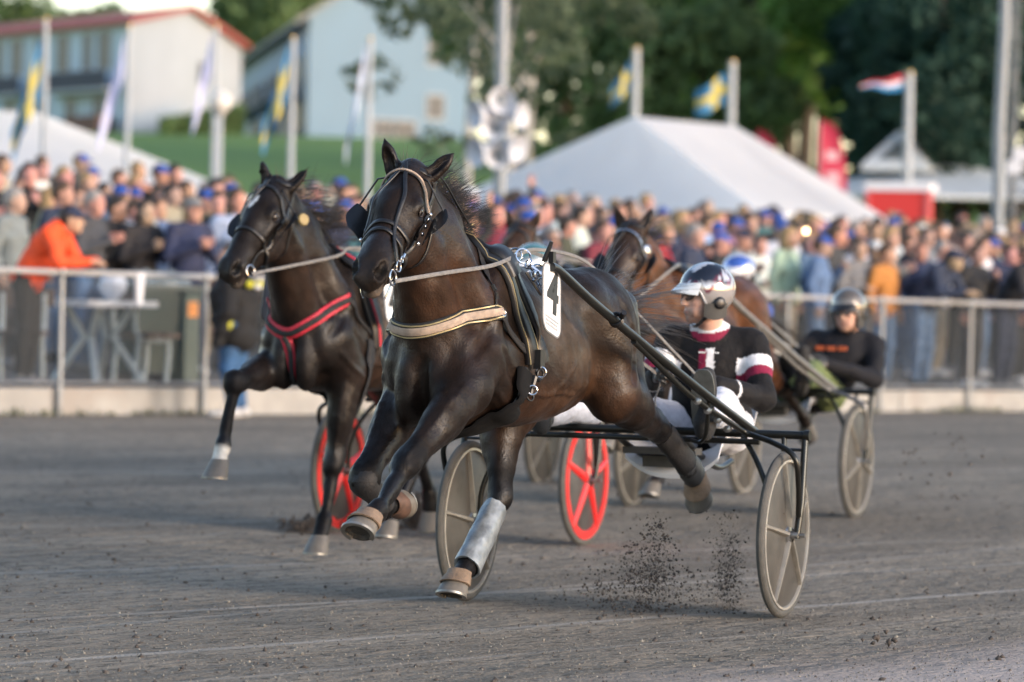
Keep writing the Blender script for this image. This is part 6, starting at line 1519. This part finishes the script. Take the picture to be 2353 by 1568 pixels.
for a in (('birch', 'thin leaved birch with sky gaps right of the large gabled house', 1062, 96, .95, 3, .3), ('birch', 'second birch whose branches hang behind the loudspeaker mast', 1150, 88, .90, 3, 2.1), ('birch', 'third birch, sparse and dark, just right of the loudspeaker mast', 1215, 100, .95, 3, 4.),
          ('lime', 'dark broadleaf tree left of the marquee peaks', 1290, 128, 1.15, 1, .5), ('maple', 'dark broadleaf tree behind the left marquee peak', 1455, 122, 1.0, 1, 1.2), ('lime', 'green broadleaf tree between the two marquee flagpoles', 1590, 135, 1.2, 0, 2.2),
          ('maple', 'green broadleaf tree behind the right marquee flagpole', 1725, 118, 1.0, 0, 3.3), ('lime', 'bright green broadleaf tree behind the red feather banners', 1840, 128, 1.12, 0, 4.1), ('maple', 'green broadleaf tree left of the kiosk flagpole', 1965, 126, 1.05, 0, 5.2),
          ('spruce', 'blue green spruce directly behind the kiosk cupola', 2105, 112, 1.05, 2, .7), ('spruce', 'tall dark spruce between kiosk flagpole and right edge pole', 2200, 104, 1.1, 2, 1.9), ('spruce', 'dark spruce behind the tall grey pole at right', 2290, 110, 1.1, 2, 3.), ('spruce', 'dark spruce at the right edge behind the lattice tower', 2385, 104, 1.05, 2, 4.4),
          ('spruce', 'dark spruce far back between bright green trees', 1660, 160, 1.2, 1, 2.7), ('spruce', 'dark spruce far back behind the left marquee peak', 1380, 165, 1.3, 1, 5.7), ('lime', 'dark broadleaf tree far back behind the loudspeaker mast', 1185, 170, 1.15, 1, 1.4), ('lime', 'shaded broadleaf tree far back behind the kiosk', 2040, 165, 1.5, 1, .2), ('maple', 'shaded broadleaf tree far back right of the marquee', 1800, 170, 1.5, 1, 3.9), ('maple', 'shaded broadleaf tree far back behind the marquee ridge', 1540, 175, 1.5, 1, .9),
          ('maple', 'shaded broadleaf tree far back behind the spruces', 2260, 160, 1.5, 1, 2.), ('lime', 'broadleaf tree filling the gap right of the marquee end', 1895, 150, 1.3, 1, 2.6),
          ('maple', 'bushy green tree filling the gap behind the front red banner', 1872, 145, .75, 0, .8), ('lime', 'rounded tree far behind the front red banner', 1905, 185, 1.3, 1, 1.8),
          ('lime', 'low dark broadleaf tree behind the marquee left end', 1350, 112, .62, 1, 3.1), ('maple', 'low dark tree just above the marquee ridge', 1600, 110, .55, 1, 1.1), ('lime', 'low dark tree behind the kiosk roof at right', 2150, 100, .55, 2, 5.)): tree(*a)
for a in (('lime', 'dark tree rising behind the red roof at far left', 60, 330, 1.15, 1, .4), ('maple', 'dark tree behind the middle of the red roof', 215, 335, 1.1, 1, 1.7), ('lime', 'dark tree between the two houses', 590, 330, 1.35, 1, 2.9), ('maple', 'dark tree behind the left roof edge of the large house', 680, 340, 1.5, 1, 4.2), ('lime', 'dark tree behind the red roof near the gable', 320, 345, .95, 1, 5.)): tree(*a, group='trees behind the houses')
# low hedge at the foot of the white gable
q = np.random.RandomState(2); n = 2600; hx = 0; V = []
for i in range(n):
    t = q.rand(); c = np.array(at(372+185*t, 302-20*t, 212+10*t)); c = c+np.array([0, q.normal()*.7, (q.rand()-.35)*(.9+.7*t)]); u = unit(q.normal(size=3)); w = unit(np.cross(u, q.normal(size=3))); s = .28; V += [c-u*s, c-w*s*.6, c+u*s, c+w*s*.6]
o = put('hedge', np_mesh('hedge', np.array(V), np.arange(4*n).reshape(n, 4), smooth=False), LEAFS[1]); tag(o, 'low dark hedge at the foot of the white gable', 'hedge')

# ------------------------------------------------------------------ the crowd behind the fence
CSKIN = mat('crowd_skin', (.45, .27, .2), .55, var=.08, vs=20, obj=True); CCLOTH = mat('crowd_cloth', (.1, .1, .1), .8, var=.18, vs=9, obj=True, bump=.1, bs=30); CHAIR = mat('crowd_hair', (.1, .1, .1), .6, var=.3, vs=40, obj=True)
def stand(arms, lean=0., tw=0., bulk=1.0):
    J = dict(pelvis=A_(0, 0, .97), chest=A_(.02+lean*.33, 0, 1.28), neck=A_(.03+lean*.55, 0, 1.50), head=A_(.055+lean*.68, 0, 1.645-.25*lean), face=A_(1, tw, -.06), shL=A_(.01+lean*.48, .195, 1.425-.05*lean), shR=A_(.01+lean*.48, -.195, 1.425-.05*lean),
             hipL=A_(0, .095, .93), hipR=A_(0, -.095, .93), knL=A_(.03, .11, .50), knR=A_(.02, -.11, .50), anL=A_(-.02, .12, .09), anR=A_(-.02, -.12, .09), toeL=A_(.14, .15, .035), toeR=A_(.14, -.15, .035), fwd=(1, 0, 0), bulk=bulk)
    for s, k in (('L', 1), ('R', -1)):
        a = arms[0 if k > 0 else 1]; J['el'+s] = A_(a[0][0], k*a[0][1], a[0][2]); J['wr'+s] = A_(a[1][0], k*a[1][1], a[1][2])
        d = J['wr'+s]-J['el'+s]; J['hand'+s] = dict(dir=d, palm=(a[2][0], k*a[2][1], a[2][2]), thumb=(.4, 0, 1) if abs(unit(d)[2]) < .7 else (1, 0, 0), curl=a[3])
    return J
down = ((-.02, .27, 1.16), (.05, .27, .92), (0, -1, 0), .5); fold = ((.02, .29, 1.17), (.20, .06, 1.18), (0, 0, -1), .9); phone = ((.08, .27, 1.17), (.30, .10, 1.36), (-.3, -1, .2), 1.1)
face_ = ((.12, .30, 1.25), (.24, .09, 1.58), (-.3, -1, .1), 1.2); up_ = ((.06, .36, 1.60), (.10, .32, 1.86), (1, 0, 0), .12); clap = ((.06, .27, 1.16), (.28, .055, 1.27), (0, -1, 0), .15); rail = ((.38, .27, 1.13), (.60, .12, 1.14), (0, -.4, -1), .5)
TEMPL = {}
for nm, J in dict(stand=stand((down, down), 0, .25), fold=stand((fold, fold), 0, -.2, 1.06), phone=stand((phone, down), .03, .1), look=stand((face_, face_), .02, 0), wave=stand((up_, down), 0, .1), clap=stand((clap, clap), .05, -.15), lean=stand((rail, rail), .52, .15)).items():
    D = person(J, .0155, .0075, .004, len(nm)); M = {}
    M['body'] = np_mesh('person_body', *D['body']); M['jacket'] = np_mesh('jacket', *D['jacket']); M['trousers'] = np_mesh('trousers', *D['trousers']); M['shoeL'] = np_mesh('shoe', *D['shoeL']); M['shoeR'] = np_mesh('shoe', *D['shoeR'])
    M['hair'] = np_mesh('hair', *hair_mesh(J, .012)); M['long_hair'] = np_mesh('long_hair', *hair_mesh(J, .013, True)); M['cap'] = cap_mesh(J).mesh('cap'); TEMPL[nm] = M
CLO = dict(black=(.014, .014, .016), navy=(.018, .026, .06), charcoal=(.045, .045, .05), grey=(.17, .17, .175), white=(.62, .63, .64), denim=(.09, .16, .28), olive=(.075, .08, .05), beige=(.36, .30, .22), brown=(.10, .06, .04), burgundy=(.16, .02, .035), pink=(.55, .24, .28), teal=(.05, .14, .16))
CLO['light blue'] = (.30, .42, .58); CLO['royal blue'] = (.022, .075, .33); CLO['pale green'] = (.42, .48, .40); CLO['orange'] = (.85, .085, .02); CLO['mustard'] = (.40, .20, .045); CLO['red'] = (.42, .02, .03)
WTS = [('black', 17), ('navy', 14), ('charcoal', 10), ('grey', 8), ('white', 10), ('denim', 8), ('olive', 6), ('beige', 5), ('brown', 4), ('burgundy', 3), ('pink', 2), ('teal', 4), ('light blue', 6), ('pale green', 2), ('red', 1)]
CAPS = [('royal blue', 13), ('white', 2), ('navy', 2), ('black', 1)]
HAIRC = dict(dark=(.02, .014, .01), brown=(.06, .035, .02), fair=(.28, .19, .09), grey=(.25, .24, .23))
def pick(q, W): return q.choices([a for a, b in W], [b for a, b in W])[0]
PEOPLE = []
def face_px(x, y, z): v = np.array([x, y, z])-CAMP; return 1176.5+FPX*(v@_R)/(v@_f), 784-FPX*(v@_U)/(v@_f)
def a_for(px, d):
    lo_, hi_ = -14., 60.
    for _ in range(40):
        m_ = (lo_+hi_)/2; p = fence_xy(m_, d)
        if face_px(p[0], p[1], 1.)[0] < px: lo_ = m_
        else: hi_ = m_
    return lo_
def spectator(a, d, pose, top, cap, hair, long_, trou, face=0., k=1.0, shoes=False, skin=None, shorts=False, garment='jacket', label=None, dz=0.):
    p = fence_xy(a, d); z = float(ground_z(p[0], p[1]))+dz; rz = math.atan2(-FN[1], -FN[0])+face; M = TEMPL[pose]
    r = empty('person', (p[0], p[1], z), rz); r.scale = (k, k, k); r['category'] = 'person'; r['group'] = 'spectators behind the fence'
    q = rnd; sk = skin or tuple(c*q.uniform(.85, 1.1) for c in (.45, .25, .185))
    put('body', M['body'], CSKIN, r, col=sk); put('jacket', M['jacket'], CCLOTH, r, col=tuple(c*q.uniform(.9, 1.1) for c in CLO[top]))
    put('trousers', M['trousers'], CCLOTH, r, col=CLO[trou])
    if shoes:
        sc_ = CLO[q.choice(['white', 'black', 'grey'])]
        for s in 'LR': put('shoe', M['shoe'+s], CCLOTH, r, col=sc_)
    if cap: put('cap', M['cap'], CCLOTH, r, col=CLO[cap])
    if long_: put('long_hair', M['long_hair'], CHAIR, r, col=HAIRC[hair])
    elif not (cap and hair == 'grey'): put('hair', M['hair'], CHAIR, r, col=HAIRC[hair])
    px, py = face_px(p[0], p[1], z+1.65*k); PEOPLE.append(dict(o=r, px=px, py=py, d=d, a=a, top=top, cap=cap, hair=hair, long=long_, garment=garment, pose=pose, label=label)); return r
front = [  # picture column, distance behind the fence, pose, top, cap, hair, long hair, trousers, turn, label
 (62, .42, 'lean', 'orange', 'navy', 'dark', False, 'black', .5, 'man in bright orange jacket and navy cap leaning on the fence rail', 'jacket'),
 (196, 1.9, 'clap', 'charcoal', None, 'grey', False, 'denim', .3, 'grey haired man in charcoal jacket clapping behind the white picnic table', 'jacket'),
 (256, 2.3, 'stand', 'black', None, 'dark', False, 'denim', .1, 'tall person in black jacket standing behind the white plastic bag', 'jacket'),
 (318, 2.0, 'clap', 'black', None, 'dark', True, 'navy', -.1, 'dark haired person in black jacket behind the dark green bin', 'jacket'),
 (428, 1.6, 'clap', 'navy', 'grey', 'fair', True, 'navy', -.2, 'fair haired person in navy sweater and grey cap behind the bin lid', 'sweater'),
 (130, 2.9, 'stand', 'navy', None, 'brown', False, 'denim', .2, 'brown haired person in navy jacket just right of the orange jacket', 'jacket'),
 (1062, 1.2, 'wave', 'black', None, 'brown', False, 'navy', .1, 'person in black jacket waving a raised arm behind the dark horse', 'jacket'),
 (1872, .9, 'phone', 'denim', 'royal blue', 'brown', False, 'denim', .5, 'person in faded denim shirt and blue cap at the rail beside the grey helmet', 'shirt'),
 (1800, 1.4, 'stand', 'pale green', None, 'fair', True, 'beige', .2, 'fair haired person in pale green top near the rail', 'top'),
 (1965, 1.0, 'fold', 'grey', None, 'brown', False, 'denim', -.2, 'person in pale grey shirt with crossed arms left of the mustard jacket', 'shirt'),
 (2028, .75, 'stand', 'mustard', None, 'brown', False, 'denim', .0, 'person in mustard yellow jacket standing at the fence rail', 'jacket'),
 (2118, .45, 'lean', 'navy', 'navy', 'dark', False, 'denim', .1, 'man in navy jacket and cap leaning on the rail right of mustard jacket', 'jacket'),
 (2232, .6, 'phone', 'black', None, 'brown', False, 'charcoal', -.1, 'person in black shirt holding a phone over the rail near right post', 'shirt'),
 (2308, .55, 'lean', 'black', None, 'dark', False, 'navy', .1, 'dark haired person in black leaning on the rail at the right edge', 'shirt'),
 (20, 2.2, 'stand', 'grey', None, 'grey', False, 'charcoal', .3, 'grey haired person behind the orange jacket at the left picture edge', 'jacket')]
for px, d, pose, top, cap, hair, lg, tr, fc, lb, gm in front:
    spectator(a_for(px, d), d, pose, top, cap, hair, lg, tr, fc, rnd.uniform(.97, 1.06), True, label=lb, garment=gm)
taken = [(p_['a'], p_['d']) for p_ in PEOPLE]
d = .95; row = 0
while d < 13.5:
    a = a_for(-70, d)+rnd.uniform(0, .4); amax = a_for(2430, d)
    while a < amax:
        aa, dd = a+rnd.gauss(0, .07), d+rnd.gauss(0, .12); p = fence_xy(aa, dd); px = face_px(p[0], p[1], 1.7)[0]
        skip = any(abs(aa-u) < .46 and abs(dd-v) < .5 for u, v in taken) or (dd < 2.6 and px < 470) or (row == 0 and rnd.random() < .3) or rnd.random() < .08
        if not skip:
            cap = pick(rnd, CAPS) if rnd.random() < .25 else None; lg = rnd.random() < .22; top = pick(rnd, WTS)
            spectator(aa, dd, rnd.choices(['stand', 'fold', 'phone', 'look', 'clap', 'wave'], [7, 4, 3, 1.5, 4, .35])[0], top, cap, rnd.choices(['dark', 'brown', 'fair', 'grey'], [3, 4, 2.5, 2])[0], lg, rnd.choice(['denim', 'navy', 'black', 'beige', 'charcoal']), rnd.gauss(0, .45), rnd.uniform(.94, 1.08), row < 2,
                      garment=rnd.choice(['jacket', 'shirt', 'sweater', 'hoodie']) if top not in ('white', 'light blue') else rnd.choice(['shirt', 'top']), dz=dd*float(np.interp(px, [0, 300, 520, 1000, 2353], [.012, .0, .0, .0, .0])))
        a += rnd.uniform(.56, .80)*(1+.02*d)
    d += 1.0+.035*d; row += 1
def where(px, d, py):
    if d < 1.8: L = [(90, 'at the rail by the left edge'), (480, 'beside the green bin'), (1150, 'at the rail behind the leading horses'), (1480, 'at the rail behind the bay horse'), (1780, 'at the rail behind the nearest helmet'), (2010, 'at the rail behind the grey helmet'), (2180, 'at the rail near the mustard jacket'), (9999, 'at the rail near the right post')]
    elif d < 5: L = [(90, 'behind the orange jacket'), (290, 'few rows behind the picnic table'), (490, 'few rows behind the green bin'), (800, 'few rows back between dark horses'), (1130, 'few rows back by the waving arm'), (1480, 'few rows back behind the bay horse'), (1720, 'few rows above the nearest helmet'), (1960, 'few rows back above the grey helmet'), (2150, 'few rows back above the mustard jacket'), (9999, 'few rows back near the right edge')]
    elif d < 9: L = [(130, 'mid crowd left of the tall flagpole'), (300, 'mid crowd below the tent slope'), (500, 'mid crowd near the lamp flagpole'), (700, 'mid crowd above the second horse'), (1000, 'mid crowd behind the leading head'), (1250, 'mid crowd below the loudspeakers'), (1480, 'mid crowd below the left marquee peak'), (1720, 'mid crowd below the right marquee peak'), (1900, 'mid crowd by the lit lamp'), (2150, 'mid crowd before the red booth'), (9999, 'mid crowd below the kiosk roof')]
    else: L = [(130, 'back row before the left tent'), (300, 'back row below the gable'), (500, 'back row at the tent end'), (700, 'back row below the grass slope'), (1000, 'back row below the large house'), (1250, 'back row below the loudspeakers'), (1480, 'back row before the left marquee peak'), (1720, 'back row before the right marquee peak'), (1900, 'back row before the marquee corner'), (2150, 'back row before the red booth'), (9999, 'back row below the kiosk roof')]
    return next(t for m_, t in L if px < m_)
byl = {}
for P_ in PEOPLE:
    if P_['label'] is None:
        ht = (f"{P_['cap']} cap" if P_['cap'] else (f"long {P_['hair']} hair" if P_['long'] else f"{P_['hair']} hair")); P_['label'] = f"{P_['top']} {P_['garment']} and {ht}, {where(P_['px'], P_['d'], P_['py'])}"; P_['auto'] = True
    byl.setdefault(P_['label'], []).append(P_)
ORD = ['leftmost', 'second', 'third', 'fourth', 'fifth']
for lb, L in byl.items():
    L.sort(key=lambda p_: p_['px'])
    for i, P_ in enumerate(L): P_['o']['label'] = ('person in '+lb if P_.get('auto') else lb)+(f", {ORD[min(i, 4)]}" if len(L) > 1 else '')
print('people', len(PEOPLE))

# ------------------------------------------------------------------ tables, benches and bins behind the fence
TOPW = mat('white_table_top', (.80, .80, .80), .5, var=.06); LEGM = mat('pale_grey_legs', (.44, .50, .52), .5, .4); PLANK = mat('brown_plank', (.13, .095, .08), .8, var=.2, vs=5, stretch=(6, 1, 1)); BIN = mat('dark_green_bin', (.022, .045, .042), .5, var=.15, vs=3)
def picnic(px, d, label, turn=0.):
    a = a_for(px, d); p = fence_xy(a, d); z = float(ground_z(p[0], p[1])); r = thing('picnic_table', label, 'table', (p[0], p[1], z), math.atan2(FE[1], FE[0])+turn)
    mb = MB()
    for k in range(4): m1 = MB(); m1.box((0, -.255+.17*k, .745), (.90, .16, .055)); m1.build('plank', TOPW, r, smooth=False)
    for s in (-1, 1):
        for u in (-1, 1): m1 = MB(); m1.tube([(s*.30, u*.30, .0), (s*.14, u*.05, .42), (s*.22, u*.22, .72)], .036, 8); m1.build('leg', LEGM, r)
    return r
def bench(px, d, label, back=1, turn=0.):
    a = a_for(px, d); p = fence_xy(a, d); z = float(ground_z(p[0], p[1])); r = thing('bench', label, 'bench', (p[0], p[1], z), math.atan2(FE[1], FE[0])+turn, 'benches behind the fence')
    for k in range(2): m = MB(); m.box((0, -.12+.2*k, .45), (.62, .17, .04)); m.build('seat_plank', PLANK, r, smooth=False)
    m = MB(); m.box((0, back*.27, .78), (.62, .035, .17)); m.build('backrest', PLANK, r, smooth=False)
    for s in (-1, 1):
        m = MB(); m.tube(catmull([(s*.22, back*.25, .82), (s*.22, back*.25, .55), (s*.22, back*.20, .43), (s*.22, 0, .40), (s*.22, -back*.12, .38), (s*.22, -back*.10, .0)], 4), .024, 8); m.build('frame', LEGM, r)
        m = MB(); m.tube([(s*.22, back*.20, .43), (s*.22, back*.24, .0)], .024, 8); m.build('leg', LEGM, r)
picnic(228, .85, 'small white topped table with grey legs right of the left fence post')
bench(26, .9, 'brown plank bench with back at the left edge behind the fence', 1, -1.2)
bench(338, .85, 'brown plank bench with grey frame right of the white table', 1, 1.3)
def bin_():
    d = 1.25; a = a_for(352, d); p = fence_xy(a, d); z = float(ground_z(p[0], p[1])); r = thing('waste_bin', 'large dark green waste bin with clear bag behind the fence', 'bin', (p[0], p[1], z), math.atan2(FE[1], FE[0])-.3)
    m = MB(); m.add([(sx*w, sy*dd, h) for h, w, dd in ((.05, .30, .26), (.86, .37, .33)) for sx, sy in ((-1, -1), (1, -1), (1, 1), (-1, 1))], [(0, 1, 5, 4), (1, 2, 6, 5), (2, 3, 7, 6), (3, 0, 4, 7), (0, 3, 2, 1)]); m.build('body', BIN, r, smooth=False)
    m = MB(); m.box((0, 0, .885), (.80, .70, .05)); m.build('lid', BIN, r, smooth=False)
    m = MB(); q = random.Random(3)
    def bag(u, v): a_ = u*2*math.pi; h = .89+.16*v; rr = 1+.12*math.sin(a_*5+v*3)*.5; return (.40*rr*math.cos(a_)*(1-.55*v**2), .35*rr*math.sin(a_)*(1-.55*v**2), h+.02*math.sin(a_*7))
    m.grid(bag, 36, 6, closed_u=True); m.build('bag', mat('clear_bag', (.30, .36, .38), .25, var=.2, vs=9, alpha=.45), r)
    d = .95; a = a_for(424, d); p = fence_xy(a, d); z = float(ground_z(p[0], p[1])); r = thing('sorting_bin', 'narrow grey green sorting bin with orange square sign', 'bin', (p[0], p[1], z), math.atan2(FE[1], FE[0]))
    m = MB(); m.box((0, 0, .42), (.20, .22, .84)); m.build('body', mat('grey_green_bin', (.10, .13, .11), .6), r, smooth=False); m = MB(); m.box((0, 0, .86), (.22, .24, .05)); m.build('lid', BIN, r, smooth=False)
    m = MB(); m.box((0, -.115, .70), (.13, .01, .15)); m.build('sign', mat('orange_sign', (.75, .30, .08), .6), r, smooth=False)
    d = .75; a = a_for(258, d); p = fence_xy(a, d); z = float(ground_z(p[0], p[1])); m = MB(); m.grid(lambda u, v: (.13*math.cos(u*6.283)*math.sin(max(.05, v)*2.9)*(1+.1*math.sin(u*30)), .11*math.sin(u*6.283)*math.sin(max(.05, v)*2.9)*(1+.1*math.sin(u*25)), .30*v), 28, 8, closed_u=True)
    o = m.build('plastic_bag', mat('white_bag', (.62, .64, .68), .5, var=.08)); o.location = (p[0], p[1], z+.763); tag(o, 'white plastic bag standing on the white table', 'bag')
    p2 = fence_xy(a_for(318, -.03), -.03); z = float(base_z(a_for(318, -.03))); m = MB(); m.grid(lambda u, v: (.05*math.cos(u*6.283)*(1-.3*v), .05*math.sin(u*6.283)*(1-.3*v), -.30*v), 16, 6, closed_u=True); o = m.build('white_cloth', WHF); o.location = (p2[0], p2[1], z+1.33); tag(o, 'white cloth hanging over the fence rail above the bin', 'cloth')
bin_()
# person on the track side of the fence
def walker():
    d = -.75; a = a_for(543, d); p = fence_xy(a, d); z = float(ground_z(p[0], p[1])); M = TEMPL['stand']; r = thing('person', 'person in black jacket with yellow patches and jeans before the fence', 'person', (p[0], p[1], z), math.atan2(FN[1], FN[0])+.5); r.scale = (1.15, 1.22, .92)
    put('body', M['body'], CSKIN, r, col=(.4, .24, .18)); ja = put('jacket', M['jacket'], CCLOTH, r, col=(.004, .004, .005)); ja.scale = (1.28, 1.12, 1.28); ja.location = (0, 0, -.41); put('trousers', M['trousers'], CCLOTH, r, col=(.03, .09, .20)); [put('shoe', M['shoe'+s], CCLOTH, r, col=(.5, .48, .46)) for s in 'LR']; put('hair', M['hair'], CHAIR, r, col=HAIRC['brown'])
    YP = mat('yellow_patch', (.55, .52, .03), .7, var=.1)
    for c, rr in (((-.115, .12, 1.38), (.025, .055, .03)), ((-.115, -.12, 1.38), (.025, .055, .03)), ((-.0, .275, 1.08), (.05, .03, .08)), ((0, -.275, 1.08), (.05, .03, .08))):
        m = MB(); m.lathe([(math.sin(t), -math.cos(t)) for t in np.linspace(.01, 3.13, 8)], 14); me = m.mesh('yellow_patch'); me.transform(Matrix.Translation(c) @ Matrix.Diagonal((*rr, 1))); put('yellow_patch', me, YP, ja)
    m = MB(); m.lathe([(math.sin(t), -math.cos(t)) for t in np.linspace(.01, 3.13, 8)], 14); me = m.mesh('chest_print'); me.transform(Matrix.Translation((-.137, 0, 1.36)) @ Matrix.Diagonal((.02, .06, .018, 1))); put('chest_print', me, WHF, ja)
walker()

# ------------------------------------------------------------------ clods and flying dirt
CLOD = mat('dark_clod', (.075, .062, .054), .95, var=.4, vs=60, bump=.4, bs=200)
GRIT = mat('track_grit', (.21, .195, .165), .95, var=.5, vs=40)
def clods(name, P, sizes, m, seed):
    q = np.random.RandomState(seed); n = len(P); O = np.array([(1, 0, 0), (0, 1, 0), (-1, 0, 0), (0, -1, 0), (0, 0, 1), (0, 0, -1)], float)
    V = O[None]*q.uniform(.45, 1.3, (n, 6, 1))*np.asarray(sizes)[:, None, None]; a = q.uniform(0, 6.28, n); b = q.uniform(-.8, .8, n)
    c, s = np.cos(a), np.sin(a); x = V[..., 0]*c[:, None]-V[..., 1]*s[:, None]; y = V[..., 0]*s[:, None]+V[..., 1]*c[:, None]; z = V[..., 2]
    c, s = np.cos(b), np.sin(b); y2 = y*c[:, None]-z*s[:, None]; z2 = y*s[:, None]+z*c[:, None]; V = np.stack([x, y2, z2], -1)+P[:, None]
    F = np.array([(0, 1, 4), (1, 2, 4), (2, 3, 4), (3, 0, 4), (1, 0, 5), (2, 1, 5), (3, 2, 5), (0, 3, 5)]); F = (F[None]+6*np.arange(n)[:, None, None]).reshape(-1, 3)
    o = put(name, np_mesh(name, V.reshape(-1, 3), F, smooth=False), m); return o
q = np.random.RandomState(8)
# loose grit on the track, more of it near the camera
N_ = 15000; yy = 12.6+13*q.rand(N_)**1.5; xx = (q.rand(N_)-.5)*yy*.30; P = np.stack([xx, yy, ground_z(xx, yy)+.001], 1); sz = .0022+.0045*q.rand(N_)**3+(q.rand(N_) < .012)*.008
o = clods('loose_grit', P, sz, GRIT, 1); o['kind'] = 'stuff'
N_ = 2600; yy = 12.6+14*q.rand(N_)**1.4; xx = (q.rand(N_)-.5)*yy*.30; P = np.stack([xx, yy, ground_z(xx, yy)+.002], 1); o = clods('scattered_clods', P, .003+.014*q.rand(N_)**5, CLOD, 2); o['kind'] = 'stuff'
def plume(name, centres, seed, m=CLOD):
    q = np.random.RandomState(seed); A = []; Z = []
    for (px, py, Y, sx, sz_, sy, n, s0) in centres:
        c = at(px, py, Y); p = np.stack([c[0]+sx*q.normal(size=n), c[1]+sy*q.normal(size=n), c[2]+sz_*q.normal(size=n)], 1); cl = q.normal(size=(max(n//18, 1), 3))*A_(sx, sy, sz_); k = q.randint(0, len(cl), n)
        m_ = q.rand(n) < .6; p[m_] = c+cl[k[m_]]+q.normal(size=(m_.sum(), 3))*.022; p[:, 2] = np.maximum(p[:, 2], .006); A.append(p); Z.append(s0*(.25+1.6*q.rand(n)**3))
    o = clods(name, np.concatenate(A), np.concatenate(Z), m, seed+1); o['kind'] = 'stuff'; return o
plume('flying_dirt', [(1490, 1325, 16.75, .075, .085, .15, 1300, .0046), (1490, 1320, 16.75, .06, .07, .15, 5000, .0016), (1500, 1235, 16.7, .035, .05, .12, 300, .0046), (1420, 1345, 16.8, .12, .045, .2, 600, .0045), (1675, 1300, 16.9, .028, .10, .12, 800, .0038), (1675, 1310, 16.9, .03, .10, .1, 4500, .0015), (1620, 1355, 16.9, .10, .04, .2, 500, .004), (1560, 1250, 16.8, .22, .10, .3, 140, .0035), (1480, 1392, 16.8, .20, .012, .3, 400, .0046)], 3)
plume('hoof_spray', [(706, 1214, 21.25, .055, .026, .10, 1300, .0085), (706, 1216, 21.25, .05, .022, .1, 5000, .003), (745, 1205, 21.3, .04, .035, .1, 300, .007)], 6)
plume('flying_dirt', [(952, 1182, 21.8, .05, .065, .12, 1300, .0085), (952, 1190, 21.8, .045, .055, .1, 5000, .003), (935, 1120, 21.8, .06, .06, .2, 200, .006)], 9)
plume('flying_dirt', [(2150, 1050, 22, .16, .10, .6, 70, .0075), (2200, 1090, 22, .12, .09, .5, 40, .0085), (1520, 1080, 20, .2, .12, .4, 60, .005)], 12)
plume('dirt_clods', [(2010, 1470, 15.3, .012, .004, .03, 16, .010), (2045, 1473, 15.2, .012, .004, .03, 14, .011), (1965, 1468, 15.3, .02, .003, .03, 6, .006)], 15)
# weeds along the foot of the kerb
q = np.random.RandomState(4); V = []
for i in range(2600):
    a = q.uniform(-6, 24); c = math.sin(a*1.3)+math.sin(a*2.9+1)+.6*math.sin(a*7.1)
    if c < q.normal()*.5: continue
    p = fence_xy(a, -.02-.10*q.rand()**2); z = float(base_z(a)); hgt = .025+.06*q.rand()**2*(1+max(c, 0)*.4); t = q.uniform(0, 6.28); w = .012; b = np.array([p[0], p[1], z]); dx_ = np.array([math.cos(t), math.sin(t), 0])
    V += [b-dx_*w, b+dx_*w, b+A_(q.normal()*.02, q.normal()*.02, hgt)]
o = put('kerb_weeds', np_mesh('kerb_weeds', np.array(V), np.arange(len(V)).reshape(-1, 3), smooth=False), mat('dry_weeds', (.085, .095, .045), .9, var=.3)); o['kind'] = 'stuff'
